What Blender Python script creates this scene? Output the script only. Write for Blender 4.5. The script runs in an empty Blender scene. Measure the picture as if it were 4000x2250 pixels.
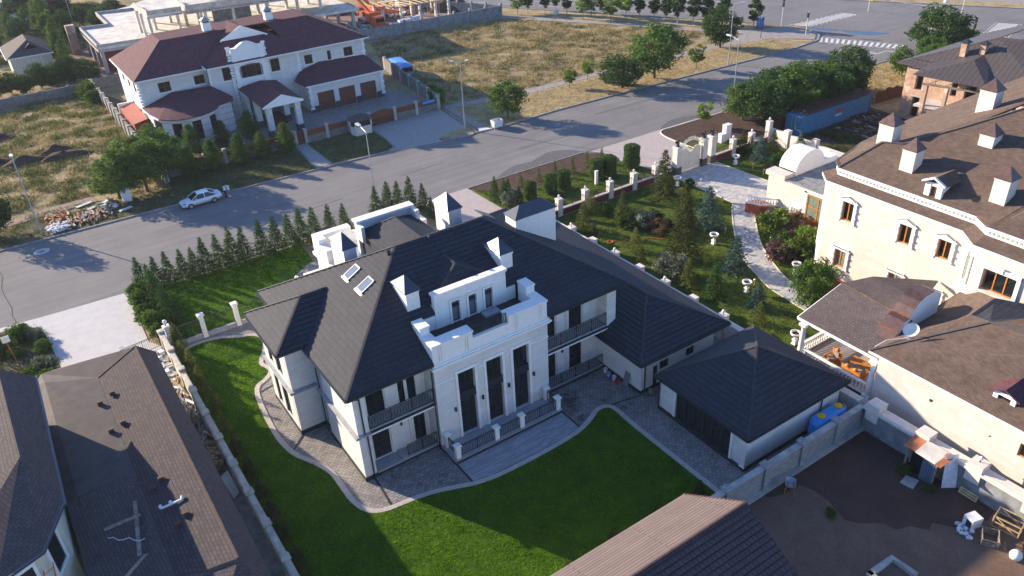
import bpy, math, random
from mathutils import Vector, Matrix
random.seed(11)
S = bpy.context.scene
COL = S.collection
R = math.radians
# ---------------- camera, light, exposure ----------------
cam = bpy.data.objects.new('camera', bpy.data.cameras.new('camera'))
COL.objects.link(cam)
cam.data.sensor_width = 36.0
cam.data.lens = 28.34
cam.data.clip_end = 3000
YAW, PIT, ROL = 0.5678, 0.54642, 0.0538
fw = Vector((math.sin(YAW)*math.cos(PIT), math.cos(YAW)*math.cos(PIT), -math.sin(PIT)))
rt = fw.cross(Vector((0, 0, 1))).normalized()
dn = fw.cross(rt)
r2 = rt*math.cos(ROL) + dn*math.sin(ROL)
d2 = dn*math.cos(ROL) - rt*math.sin(ROL)
mw = Matrix((r2, -d2, -fw)).transposed().to_4x4()
mw.translation = Vector((0, 0, 40))
cam.matrix_world = mw
S.camera = cam
SUN_EL, SUN_AZ = R(17.5), math.atan2(-0.462, 0.887)      # sun stands far left, a little behind the houses
sd = Vector((math.sin(SUN_AZ)*math.cos(SUN_EL), math.cos(SUN_AZ)*math.cos(SUN_EL), math.sin(SUN_EL)))
W = bpy.data.worlds.new('World'); S.world = W; W.use_nodes = True
wn = W.node_tree.nodes; sky = wn.new('ShaderNodeTexSky'); sky.sky_type = 'NISHITA'
sky.sun_disc = False; sky.sun_elevation = SUN_EL; sky.sun_rotation = SUN_AZ % (2*math.pi)
sky.air_density = 1.0; sky.dust_density = 0.4; sky.ozone_density = 3.0
tint = wn.new('ShaderNodeMixRGB'); tint.blend_type = 'MULTIPLY'; tint.inputs[0].default_value = 1; tint.inputs[2].default_value = (.86, .95, 1.18, 1)   # cool white balance of the photograph's sky light
W.node_tree.links.new(sky.outputs[0], tint.inputs[1]); W.node_tree.links.new(tint.outputs[0], wn['Background'].inputs[0])
wn['Background'].inputs[1].default_value = 0.10
sun = bpy.data.objects.new('sun', bpy.data.lights.new('sun', 'SUN')); COL.objects.link(sun)
sun.data.energy = 5.0; sun.data.angle = R(0.5); sun.data.color = (1.0, 0.83, 0.62)
sun.rotation_euler = (-sd).to_track_quat('-Z', 'Y').to_euler()
S.view_settings.view_transform = 'Standard'; S.view_settings.look = 'None'
S.view_settings.gamma = 1.0
S.view_settings.exposure = 1.35
S.cycles.max_bounces = 5; S.cycles.diffuse_bounces = 3; S.cycles.transparent_max_bounces = 6
# ---------------- materials ----------------
MT = {}
def nd(t, ty, **kw):
    n = t.nodes.new('ShaderNode'+ty)
    for k, v in kw.items():
        if k.startswith('i_'): n.inputs[k[2:].replace('_', ' ')].default_value = v
        else: setattr(n, k, v)
    return n
def c4(c): return (c[0], c[1], c[2], 1)
def base(name, col, rough=.85, spec=.3, metal=0):
    m = bpy.data.materials.new(name); m.use_nodes = True; t = m.node_tree
    b = t.nodes['Principled BSDF']
    b.inputs['Base Color'].default_value = c4(col); b.inputs['Roughness'].default_value = rough
    b.inputs['Specular IOR Level'].default_value = spec; b.inputs['Metallic'].default_value = metal
    m.diffuse_color = c4(col)
    MT[name] = m
    return m, t, b
def mixc(t, a, b, fac, mode='MIX'):
    n = nd(t, 'MixRGB', blend_type=mode)
    for i, s in ((0, fac), (1, a), (2, b)):
        if hasattr(s, 'links'): t.links.new(s, n.inputs[i])
        elif i == 0: n.inputs[0].default_value = s
        else: n.inputs[i].default_value = c4(s)
    return n.outputs[0]
def ramp(t, src, stops):
    n = nd(t, 'ValToRGB'); e = n.color_ramp.elements
    while len(e) < len(stops): e.new(.5)
    for q, (p, c) in zip(e, stops):
        q.position = p; q.color = c4(c) if hasattr(c, '__len__') else (c, c, c, 1)
    t.links.new(src, n.inputs[0]); return n.outputs[0]
def noise(t, scale, detail=4, co=None, rough=.6, dist=0):
    n = nd(t, 'TexNoise'); n.inputs['Scale'].default_value = scale; n.inputs['Detail'].default_value = detail
    n.inputs['Roughness'].default_value = rough; n.inputs['Distortion'].default_value = dist
    if co is None: co = geo(t)
    t.links.new(co, n.inputs['Vector']); return n.outputs[0]
def geo(t): return nd(t, 'NewGeometry').outputs['Position']
def uvc(t, rot=0, sc=(1, 1, 1)):
    u = nd(t, 'UVMap').outputs[0]
    mp = nd(t, 'Mapping'); mp.inputs['Rotation'].default_value = (0, 0, rot); mp.inputs['Scale'].default_value = sc
    t.links.new(u, mp.inputs[0]); return mp.outputs[0]
def bump(t, b, h, strength=.3, dist=.02):
    n = nd(t, 'Bump'); n.inputs['Strength'].default_value = strength; n.inputs['Distance'].default_value = dist
    t.links.new(h, n.inputs['Height']); t.links.new(n.outputs[0], b.inputs['Normal']); return n
def plain(name, col, rough=.8, spec=.3, metal=0, var=.12, scale=3.0, dirt=None, bmp=0):
    """base colour with soft uneven wear"""
    m, t, b = base(name, col, rough, spec, metal)
    n = noise(t, scale, 5)
    dk = tuple(c*(1-var*1.6) for c in col); lt = tuple(min(1, c*(1+var)) for c in col)
    c = ramp(t, n, [(.3, dk), (.7, lt)])
    if dirt:
        n2 = noise(t, scale*.23, 6, rough=.75)
        c = mixc(t, c, dirt[0], ramp(t, n2, [(dirt[1], 0), (dirt[1]+.18, .8)]))
    t.links.new(c, b.inputs['Base Color'])
    if bmp: bump(t, b, noise(t, scale*8, 4), bmp, .02)
    return m
def brick(name, c1, c2, mortar, bw, bh, ms=.012, rough=.85, off=.5, bmp=.4, var=.3, rot=0, big=None, spec=.2, stain=None, dist=.02):
    """brick-laid pattern in metres on each face; c1..c2 per-piece variation"""
    m, t, b = base(name, c1, rough, spec)
    v = uvc(t, rot)
    n = nd(t, 'TexBrick', offset=off)
    n.inputs['Scale'].default_value = 1.0
    n.inputs['Brick Width'].default_value = bw; n.inputs['Row Height'].default_value = bh
    n.inputs['Mortar Size'].default_value = ms; n.inputs['Mortar Smooth'].default_value = .3
    n.inputs['Color1'].default_value = c4(c1); n.inputs['Color2'].default_value = c4(c2); n.inputs['Mortar'].default_value = c4(mortar)
    t.links.new(v, n.inputs['Vector'])
    c = n.outputs[0]
    ns = noise(t, 1.3, 6, rough=.7)
    c = mixc(t, c, ramp(t, ns, [(.3, 1-var), (.7, 1.0)]), 1.0, 'MULTIPLY')
    nf = noise(t, 14, 3)
    c = mixc(t, c, ramp(t, nf, [(.3, .82), (.7, 1.0)]), 1.0, 'MULTIPLY')
    if big:
        nb = noise(t, big[1], 5, rough=.7)
        c = mixc(t, c, big[0], ramp(t, nb, [(big[2], 0), (big[2]+.1, .85)]))
    t.links.new(c, b.inputs['Base Color'])
    inv = nd(t, 'Invert'); t.links.new(n.outputs['Fac'], inv.inputs[1])
    bump(t, b, inv.outputs[0], bmp, dist)
    return m
def stripes(name, c1, c2, period, duty, rough=.6, spec=.4, axis=0, bmp=.5, metal=0, var=.15):
    """ribs or seams every `period` metres along u (axis 0) or up the slope (axis 1)"""
    m, t, b = base(name, c1, rough, spec, metal)
    sx = nd(t, 'SeparateXYZ'); t.links.new(uvc(t), sx.inputs[0])
    d = nd(t, 'Math', operation='DIVIDE'); t.links.new(sx.outputs[axis], d.inputs[0]); d.inputs[1].default_value = period
    f = nd(t, 'Math', operation='FRACT'); t.links.new(d.outputs[0], f.inputs[0])
    g = nd(t, 'Math', operation='LESS_THAN'); t.links.new(f.outputs[0], g.inputs[0]); g.inputs[1].default_value = duty
    ns = noise(t, 2.0, 5)
    c = mixc(t, c1, c2, g.outputs[0])
    c = mixc(t, c, ramp(t, ns, [(.3, 1-var*2), (.7, 1.0)]), 1.0, 'MULTIPLY')
    t.links.new(c, b.inputs['Base Color']); bump(t, b, g.outputs[0], bmp, .03)
    return m
def shingle(name, c1, c2, tw, th, seam, rough=.75, spec=.35, bmp=.8, lip=.03, var=.25):
    """courses of stone-coated tiles: each course rises to a lip at its lower edge"""
    m, t, b = base(name, c1, rough, spec)
    v = uvc(t)
    n = nd(t, 'TexBrick', offset=.5)
    n.inputs['Scale'].default_value = 1.0; n.inputs['Brick Width'].default_value = tw; n.inputs['Row Height'].default_value = th
    n.inputs['Mortar Size'].default_value = .022; n.inputs['Mortar Smooth'].default_value = .2
    n.inputs['Color1'].default_value = c4(c1); n.inputs['Color2'].default_value = c4(c2); n.inputs['Mortar'].default_value = c4(seam)
    t.links.new(v, n.inputs['Vector'])
    c = n.outputs[0]
    fine = nd(t, 'TexNoise'); fine.inputs['Scale'].default_value = 9; fine.inputs['Detail'].default_value = 3
    mp = nd(t, 'Mapping'); mp.inputs['Scale'].default_value = (3.5, .35, 1); t.links.new(v, mp.inputs[0]); t.links.new(mp.outputs[0], fine.inputs[0])
    c = mixc(t, c, ramp(t, fine.outputs[0], [(.35, 1-var), (.65, 1.0)]), 1.0, 'MULTIPLY')
    ns = noise(t, .6, 6, rough=.7)
    c = mixc(t, c, ramp(t, ns, [(.3, .8), (.7, 1.0)]), 1.0, 'MULTIPLY')
    t.links.new(c, b.inputs['Base Color'])
    sx = nd(t, 'SeparateXYZ'); t.links.new(v, sx.inputs[0])
    d = nd(t, 'Math', operation='DIVIDE'); t.links.new(sx.outputs[1], d.inputs[0]); d.inputs[1].default_value = th
    f = nd(t, 'Math', operation='FRACT'); t.links.new(d.outputs[0], f.inputs[0])
    a = nd(t, 'Math', operation='SUBTRACT'); a.inputs[0].default_value = 1.0; t.links.new(f.outputs[0], a.inputs[1])
    e = nd(t, 'Math', operation='MULTIPLY'); t.links.new(n.outputs['Fac'], e.inputs[0]); e.inputs[1].default_value = -.4
    h = nd(t, 'Math', operation='ADD'); t.links.new(a.outputs[0], h.inputs[0]); t.links.new(e.outputs[0], h.inputs[1])
    bump(t, b, h.outputs[0], bmp, lip)
    return m
def leafmat(name, c1, c2, trans=.35, dry=None):
    m, t, b = base(name, c1, .75, .2)
    t.nodes.remove(b)
    o = nd(t, 'ObjectInfo'); rnd = nd(t, 'NewGeometry').outputs['Random Per Island']
    co = nd(t, 'TexCoord').outputs['Object']
    ns = noise(t, 1.1, 3, co)
    a = mixc(t, c1, c2, rnd)
    a = mixc(t, a, ramp(t, ns, [(.35, .55), (.65, 1.15)]), 1.0, 'MULTIPLY')
    a = mixc(t, a, ramp(t, o.outputs['Random'], [(0, .78), (1, 1.12)]), 1.0, 'MULTIPLY')
    if dry: a = mixc(t, a, dry, ramp(t, rnd, [(.8, 0), (.9, .7)]))
    df = nd(t, 'BsdfDiffuse'); tr = nd(t, 'BsdfTranslucent'); mx = nd(t, 'MixShader'); mx.inputs[0].default_value = trans
    t.links.new(a, df.inputs[0]); t.links.new(a, tr.inputs[0])
    t.links.new(df.outputs[0], mx.inputs[1]); t.links.new(tr.outputs[0], mx.inputs[2])
    t.links.new(mx.outputs[0], t.nodes['Material Output'].inputs[0])
    return m
def ground(name, stops, scale=.35, fine=6.0, bmp=.6, dist=.06, rough=.95, extra=None):
    m, t, b = base(name, stops[0][1], rough, .1)
    p = geo(t)
    c = ramp(t, noise(t, scale, 8, p, .68, .3), stops)
    c = mixc(t, c, ramp(t, noise(t, fine, 5, p, .7), [(.3, .62), (.7, 1.12)]), 1.0, 'MULTIPLY')
    if extra: c = mixc(t, c, extra[0], ramp(t, noise(t, extra[1], 6, p, .7), [(extra[2], 0), (extra[2]+.12, .8)]))
    t.links.new(c, b.inputs['Base Color'])
    bump(t, b, noise(t, fine*1.3, 5, p, .75), bmp, dist)
    return m
# stone, plaster, roofs
brick('white_cladding', (.80, .78, .74), (.72, .70, .66), (.55, .54, .52), 1.2, .42, .006, .7, bmp=.15, var=.10)
plain('white_stone', (.80, .79, .76), .6, var=.05, dirt=((.62, .61, .58), .58))
plain('grey_stone', (.33, .34, .36), .7, var=.15)
plain('stone_slab', (.30, .31, .33), .7, var=.12, scale=5)
plain('plinth_dark', (.035, .037, .042), .5, var=.2)
plain('metal_dark', (.022, .025, .032), .45, .5, var=.1)
plain('metal_blue_grey', (.075, .085, .11), .35, .5, .35, var=.1)
plain('wrought_iron', (.018, .018, .02), .5, .4, var=.1)
shingle('roof_charcoal', (.038, .044, .062), (.050, .056, .074), 1.25, .40, (.012, .013, .018), spec=.3, lip=.004, var=.42)
shingle('roof_plum_tile', (.11, .075, .075), (.13, .09, .088), .3, .34, (.035, .025, .028), bmp=1.0, lip=.05)
plain('ridge_cap_dark', (.05, .05, .056), .7, var=.2)
plain('zinc', (.42, .44, .47), .35, .5, .6, var=.08)
m, t, b = base('glass_dark', (.012, .016, .02), .06, .6)
bump(t, b, noise(t, .5, 2), .04, .1)
base('glass_blind', (.16, .19, .22), .12, .6)
base('skylight_glass', (.15, .19, .24), .1, .8)
# neighbours
brick('cream_stone', (.66, .59, .53), (.73, .67, .62), (.60, .53, .47), 1.1, .36, .005, .75, bmp=.1, var=.12)
plain('cream_plain', (.66, .60, .54), .75, var=.08)
plain('white_moulding', (.83, .82, .80), .6, var=.05)
brick('roof_brown', (.125, .088, .072), (.175, .125, .10), (.10, .072, .062), .33, .14, .01, .9, bmp=.35, var=.35)
brick('roof_brown_pink', (.105, .084, .086), (.14, .112, .112), (.055, .046, .048), .33, .20, .016, .9, bmp=.5, var=.2)
brick('roof_brick_pattern', (.075, .062, .066), (.105, .085, .088), (.038, .033, .037), .38, .22, .02, .9, bmp=.5, var=.2)
plain('roof_plain_brown', (.085, .074, .075), .9, var=.15, scale=1.2)
shingle('roof_tan_tile', (.27, .20, .17), (.31, .235, .20), 9.0, .24, (.10, .08, .07), bmp=.9, lip=.04, var=.08)
brick('roof_maroon', (.125, .048, .065), (.165, .072, .088), (.085, .035, .04), .35, .15, .012, .9, bmp=.35, var=.3)
plain('copper_brown', (.105, .062, .055), .4, .5, .3, var=.2)
plain('plinth_red', (.33, .075, .04), .6, var=.15)
plain('maroon_wall', (.16, .03, .03), .6, var=.2)
plain('wood_orange', (.50, .19, .04), .45, .4, var=.2)
plain('wood_brown', (.10, .05, .035), .6, var=.25)
plain('dark_window', (.03, .022, .02), .15, .6, var=.3)
plain('curtain_green', (.17, .20, .15), .5, var=.3, scale=6)
stripes('timber_slats', (.20, .07, .035), (.09, .035, .02), .12, .12, axis=1)
stripes('roller_door', (.17, .065, .04), (.075, .03, .02), .17, .14, axis=1)
stripes('seam_roof', (.085, .070, .068), (.018, .016, .02), .6, .14, rough=.5)
brick('orange_brick', (.50, .27, .17), (.62, .40, .28), (.50, .42, .36), .26, .085, .012, .9, bmp=.4, var=.35, big=((.68, .58, .50), .5, .56))
brick('block_wall', (.36, .35, .34), (.46, .45, .43), (.22, .21, .21), .38, .19, .014, .9, bmp=.6, var=.25)
brick('grey_block', (.22, .21, .20), (.30, .29, .275), (.14, .13, .13), .4, .2, .014, .9, bmp=.5, var=.3)
plain('concrete', (.42, .40, .37), .9, var=.2, scale=1.2, dirt=((.22, .20, .19), .52))
plain('concrete_light', (.60, .57, .52), .9, var=.2, scale=.6, dirt=((.30, .26, .22), .54))
plain('concrete_dark', (.24, .25, .26), .9, var=.25, scale=1.5)
plain('weathered_stone', (.50, .46, .38), .85, var=.2, scale=2, dirt=((.28, .26, .22), .55))
plain('cream_yellow', (.66, .60, .46), .8, var=.08)
plain('brown_paint', (.10, .05, .04), .7, var=.2)
# ground
m, t, b = base('asphalt', (.16, .155, .155), .9, .2)
p = geo(t)
mp = nd(t, 'Mapping'); mp.inputs['Scale'].default_value = (.06, 1.1, 1); t.links.new(p, mp.inputs[0])
c = ramp(t, noise(t, 1.0, 5, mp.outputs[0]), [(.3, (.175, .170, .172)), (.7, (.225, .215, .213))])
c = mixc(t, c, ramp(t, noise(t, .12, 6, p, .7), [(.35, .82), (.7, 1.1)]), 1.0, 'MULTIPLY')
c = mixc(t, c, ramp(t, noise(t, 40, 2, p), [(.3, .86), (.7, 1.05)]), 1.0, 'MULTIPLY')
t.links.new(c, b.inputs['Base Color'])
plain('asphalt_patch', (.115, .11, .115), .9, var=.15, scale=2)
plain('crack', (.05, .05, .052), .9)
plain('kerb_concrete', (.30, .29, .28), .9, var=.2, scale=2)
plain('road_paint', (.62, .62, .60), .8, var=.12, scale=4)
plain('path_grey', (.30, .27, .25), .95, var=.2, scale=1.5, bmp=.2)
plain('pad_concrete', (.50, .485, .48), .9, var=.06, scale=1.1, dirt=((.44, .42, .41), .60))
brick('paver_grey', (.27, .25, .235), (.40, .375, .35), (.13, .125, .12), .36, .22, .02, .85, bmp=.5, var=.3, big=((.09, .075, .07), .55, .62))
brick('paver_stained', (.25, .24, .24), (.37, .36, .36), (.11, .105, .105), .36, .22, .02, .8, bmp=.5, var=.4, big=((.05, .04, .038), .5, .53))
brick('paver_plank', (.27, .29, .32), (.40, .42, .45), (.22, .23, .25), .95, .16, .006, .8, bmp=.2, var=.15)
brick('paver_edge', (.52, .47, .43), (.60, .55, .50), (.33, .30, .28), .2, .16, .012, .85, bmp=.3, var=.15)
brick('paver_hex', (.62, .58, .53), (.30, .33, .37), (.55, .52, .48), .5, .26, .03, .8, bmp=.2, var=.12)
brick('paver_fine', (.36, .34, .33), (.42, .40, .38), (.26, .245, .24), .25, .2, .01, .85, bmp=.2, var=.15)
brick('paver_pink', (.46, .40, .38), (.50, .44, .42), (.36, .32, .30), .4, .2, .008, .85, bmp=.15, var=.12)
ground('lawn_soil', [(.3, (.026, .070, .005)), (.5, (.045, .11, .006)), (.72, (.080, .15, .010))], .5, 5.0, .9, .08, extra=((.09, .085, .035), .9, .68))
ground('garden_grass', [(.3, (.05, .085, .015)), (.5, (.085, .13, .02)), (.72, (.14, .165, .04))], .5, 5.0, .8, .07)
ground('wild_field', [(.30, (.12, .11, .055)), (.42, (.26, .21, .11)), (.55, (.40, .31, .17)), (.75, (.50, .40, .22))], .11, 2.2, .9, .2)
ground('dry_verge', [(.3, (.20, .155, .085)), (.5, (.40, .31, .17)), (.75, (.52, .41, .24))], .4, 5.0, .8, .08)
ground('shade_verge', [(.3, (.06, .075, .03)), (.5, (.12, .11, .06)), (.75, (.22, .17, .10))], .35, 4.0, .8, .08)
ground('dark_soil', [(.3, (.07, .045, .035)), (.7, (.13, .085, .065))], 1.0, 8.0, 1.0, .1)
ground('dirt_yard', [(.3, (.15, .095, .065)), (.7, (.225, .15, .11))], .5, 12.0, .5, .04, extra=((.14, .10, .085), .18, .55))
ground('wet_dirt', [(.3, (.072, .044, .034)), (.7, (.11, .07, .054))], .5, 12.0, .5, .04)
ground('pink_dirt', [(.3, (.30, .22, .17)), (.7, (.40, .31, .25))], .4, 5.0, .6, .08)
ground('work_dirt', [(.3, (.22, .15, .12)), (.7, (.34, .24, .20))], .3, 5.0, .8, .1)
leafmat('leaf_dry', (.46, .36, .17), (.62, .50, .27), .35)
leafmat('leaf_weed', (.10, .14, .035), (.17, .19, .06), .3)
leafmat('leaf_spruce', (0.047, 0.101, 0.034), (0.088, 0.162, 0.047), .25)
leafmat('leaf_spruce_yellow', (0.121, 0.162, 0.041), (0.203, 0.216, 0.061), .3)
leafmat('leaf_blue_spruce', (0.068, 0.135, 0.115), (0.121, 0.203, 0.162), .2)
leafmat('leaf_fir', (0.061, 0.088, 0.030), (0.115, 0.128, 0.041), .25)
leafmat('leaf_green', (0.074, 0.149, 0.034), (0.149, 0.230, 0.054), .35)
leafmat('leaf_light', (0.135, 0.230, 0.041), (0.230, 0.324, 0.068), .4)
leafmat('leaf_dark', (0.041, 0.088, 0.030), (0.088, 0.149, 0.041), .3)
leafmat('leaf_topiary', (0.074, 0.135, 0.041), (0.135, 0.203, 0.061), .25)
leafmat('leaf_purple', (0.121, 0.061, 0.074), (0.189, 0.108, 0.101), .25)
leafmat('leaf_grey', (0.162, 0.203, 0.135), (0.257, 0.284, 0.203), .25)
leafmat('leaf_brown', (0.230, 0.149, 0.081), (0.324, 0.216, 0.121), .25)
leafmat('blade', (.10, .24, .003), (.22, .37, .006), .6)
leafmat('blade_garden', (.11, .16, .022), (.21, .22, .045), .3)
plain('bark', (.13, .095, .07), .95, var=.3, scale=6)
plain('bark_pale', (.36, .31, .25), .95, var=.3, scale=6)
plain('painted_white', (.72, .72, .72), .4, .5, var=.06)
plain('car_paint', (.66, .72, .76), .22, .7, .1, var=.03)
base('rubber', (.015, .015, .016), .8, .3)
plain('galvanised', (.40, .42, .44), .45, .5, .4, var=.12)
plain('pole_white', (.60, .61, .63), .45, .5, .2, var=.1)
plain('blue_plastic', (.03, .32, .80), .35, .5, var=.06)
plain('yellow_plastic', (.80, .48, .02), .5, var=.06)
stripes('container_blue', (.08, .24, .42), (.04, .13, .25), .28, .45, bmp=.9)
stripes('corrugated_blue', (.11, .19, .27), (.065, .11, .17), .16, .45, bmp=.7)
plain('rust', (.30, .09, .035), .9, var=.35, scale=5)
plain('orange_sheet', (.42, .15, .07), .8, var=.2)
plain('orange_paint', (.62, .11, .025), .5, .4, var=.15)
plain('raw_timber', (.50, .36, .20), .85, var=.2, scale=4)
plain('grey_timber', (.27, .22, .18), .9, var=.3, scale=4)
plain('white_sheet', (.66, .68, .72), .6, var=.15)
plain('grey_plastic', (.20, .21, .22), .6, var=.15)
plain('red_plastic', (.45, .03, .03), .5)
plain('blue_tarp', (.06, .25, .62), .35, .5, var=.25, scale=4)
plain('pale_green', (.52, .62, .50), .6)
plain('skin', (.48, .28, .20), .6, var=.05)
plain('hair_dark', (.03, .02, .018), .6)
plain('shirt_white', (.74, .76, .84), .8, var=.06)
plain('trousers_dark', (.02, .025, .04), .8)
plain('denim', (.24, .30, .48), .8)
plain('cushion', (.27, .19, .16), .8, var=.15)
plain('signal_yellow', (.80, .52, .01), .5)
plain('black_matt', (.01, .01, .01), .7)
plain('light_blue_cloth', (.25, .42, .62), .8)
m, t, b = base('water', (.03, .05, .08), .03, .8)
# ---------------- builders ----------------
class MB:
    def __init__(s, tile=None): s.v = []; s.f = []; s.c = []; s.tile = tile
    def cut(s):
        s.c.append((len(s.v), len(s.f))); return s
    def q(s, *p):
        i = len(s.v); s.v += [tuple(a) for a in p]; s.f.append(tuple(range(i, i+len(p)))); return s
    def box(s, x0, y0, z0, x1, y1, z1):
        if x0 > x1: x0, x1 = x1, x0
        if y0 > y1: y0, y1 = y1, y0
        if z0 > z1: z0, z1 = z1, z0
        i = len(s.v)
        s.v += [(x0,y0,z0),(x1,y0,z0),(x1,y1,z0),(x0,y1,z0),(x0,y0,z1),(x1,y0,z1),(x1,y1,z1),(x0,y1,z1)]
        s.f += [tuple(i+k for k in f) for f in ((0,3,2,1),(4,5,6,7),(0,1,5,4),(1,2,6,5),(2,3,7,6),(3,0,4,7))]
        return s
    def prism(s, pts, z0, z1, bottom=True):
        a = sum(pts[i][0]*pts[(i+1)%len(pts)][1]-pts[(i+1)%len(pts)][0]*pts[i][1] for i in range(len(pts)))
        if a < 0: pts = pts[::-1]
        n = len(pts); i = len(s.v)
        s.v += [(x, y, z0) for x, y in pts]+[(x, y, z1) for x, y in pts]
        for k in range(n):
            j = (k+1) % n; s.f.append((i+k, i+j, i+n+j, i+n+k))
        s.f.append(tuple(range(i+n, i+2*n)))
        if bottom: s.f.append(tuple(range(i+n-1, i-1, -1)))
        return s
    def slab(s, pts, th):
        """a face given thickness th straight down"""
        n = len(pts); i = len(s.v)
        nz = Vector((0, 0, 0))
        for k in range(n):
            a, b_ = Vector(pts[k]), Vector(pts[(k+1) % n]); nz += a.cross(b_)
        if nz.z < 0: pts = pts[::-1]
        s.v += [tuple(p) for p in pts]+[(p[0], p[1], p[2]-th) for p in pts]
        s.f.append(tuple(range(i, i+n))); s.f.append(tuple(range(i+2*n-1, i+n-1, -1)))
        for k in range(n):
            j = (k+1) % n; s.f.append((i+n+k, i+n+j, i+j, i+k))
        if s.tile: s.tiles(pts, *s.tile)
        return s
    def tiles(s, pts, step, lip):
        """overlapping courses laid over a sloping convex face: each course lifts to a lip at its lower edge"""
        P_ = [Vector(p) for p in pts]; n = Vector((0, 0, 0))
        for k in range(len(P_)): n += P_[k].cross(P_[(k+1) % len(P_)])
        n.normalize()
        if n.z < 0: n = -n
        if n.z > .995: return s
        u = Vector((0, 0, 1)).cross(n).normalized(); v = n.cross(u)
        vs = [p.dot(v) for p in P_]; k0, k1 = math.floor(min(vs)/step), math.ceil(max(vs)/step)
        def clip(poly, lim, sg):
            out = []
            for i in range(len(poly)):
                a, b_ = poly[i], poly[(i+1) % len(poly)]; da, db = (a.dot(v)-lim)*sg, (b_.dot(v)-lim)*sg
                if da >= 0: out.append(a)
                if da*db < 0: out.append(a.lerp(b_, da/(da-db)))
            return out
        for k in range(k0, k1):
            lo, hi = k*step, (k+1)*step; q_ = clip(clip(P_, lo, 1), hi, -1)
            if len(q_) < 3: continue
            up = [p+n*(.004+lip*(hi-p.dot(v))/step) for p in q_]; a = sum((up[j]-up[0]).cross(up[(j+1) % len(up)]-up[0]).z for j in range(len(up)))
            if a < 0: up = up[::-1]; q_ = q_[::-1]
            s.q(*up)
            for j in range(len(q_)):
                j2 = (j+1) % len(q_)
                if abs(q_[j].dot(v)-lo) < 1e-4 and abs(q_[j2].dot(v)-lo) < 1e-4: s.q(q_[j], q_[j2], up[j2], up[j])
        return s
    def tube(s, p0, p1, r0, r1=None, n=6, cap=True):
        r1 = r0 if r1 is None else r1
        p0, p1 = Vector(p0), Vector(p1); d = (p1-p0).normalized()
        a = d.orthogonal().normalized(); b_ = d.cross(a); i = len(s.v)
        for p, r in ((p0, r0), (p1, r1)):
            for k in range(n):
                t_ = 2*math.pi*k/n; s.v.append(tuple(p+a*math.cos(t_)*r+b_*math.sin(t_)*r))
        for k in range(n):
            j = (k+1) % n; s.f.append((i+k, i+j, i+n+j, i+n+k))
        if cap: s.f.append(tuple(range(i+n, i+2*n))); s.f.append(tuple(range(i+n-1, i-1, -1)))
        return s
    def bar(s, p0, p1, w, h, up=(0, 0, 1)):
        p0, p1 = Vector(p0), Vector(p1); d = (p1-p0).normalized(); u = Vector(up)
        a = d.cross(u)
        a = a.normalized() if a.length > 1e-4 else d.orthogonal().normalized()
        b_ = a.cross(d).normalized(); i = len(s.v)
        for p in (p0, p1):
            for sa, sb in ((-1,-1),(1,-1),(1,1),(-1,1)): s.v.append(tuple(p+a*sa*w/2+b_*sb*h/2))
        s.f += [tuple(i+k for k in f) for f in ((3,2,1,0),(4,5,6,7),(0,1,5,4),(1,2,6,5),(2,3,7,6),(3,0,4,7))]
        return s
    def lathe(s, cx, cy, prof, n=16, cap=True):
        i = len(s.v); m_ = len(prof)
        for r, z in prof:
            for k in range(n):
                t_ = 2*math.pi*k/n; s.v.append((cx+r*math.cos(t_), cy+r*math.sin(t_), z))
        for a in range(m_-1):
            for k in range(n):
                j = (k+1) % n; s.f.append((i+a*n+k, i+a*n+j, i+(a+1)*n+j, i+(a+1)*n+k))
        if cap: s.f.append(tuple(range(i+n-1, i-1, -1))); s.f.append(tuple(range(i+(m_-1)*n, i+m_*n)))
        return s
    def grid(s, fn, nu, nv):
        i = len(s.v)
        for a in range(nu+1):
            for b_ in range(nv+1): s.v.append(tuple(fn(a/nu, b_/nv)))
        for a in range(nu):
            for b_ in range(nv):
                k = i+a*(nv+1)+b_; s.f.append((k, k+nv+1, k+nv+2, k+1))
        return s
    def mesh(s, name, mt=None, uv=True, smooth=False):
        me = bpy.data.meshes.new(name); me.from_pydata(s.v, [], s.f)
        if mt: me.materials.append(MT[mt])
        if uv: autouv(me)
        if smooth:
            for p in me.polygons: p.use_smooth = True
        return me
def autouv(me):
    l = me.uv_layers.new(name='UVMap').data; vs = me.vertices; Z = Vector((0, 0, 1))
    for p in me.polygons:
        n = p.normal
        if abs(n.z) > .995: u, v = Vector((1, 0, 0)), Vector((0, 1, 0))
        else:
            u = Z.cross(n).normalized(); v = n.cross(u)
        for li in p.loop_indices:
            c = vs[me.loops[li].vertex_index].co; l[li].uv = (c.dot(u), c.dot(v))
def tag(o, label=None, cat=None, group=None, kind=None):
    for k, v in (('label', label), ('category', cat), ('group', group), ('kind', kind)):
        if v: o[k] = v
    return o
def thing(name, label, cat, loc=(0, 0, 0), group=None, rz=0):
    o = bpy.data.objects.new(name, None); COL.objects.link(o); o.location = loc; o.rotation_euler = (0, 0, rz)
    o.empty_display_size = .3
    return tag(o, label, cat, group)
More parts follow.
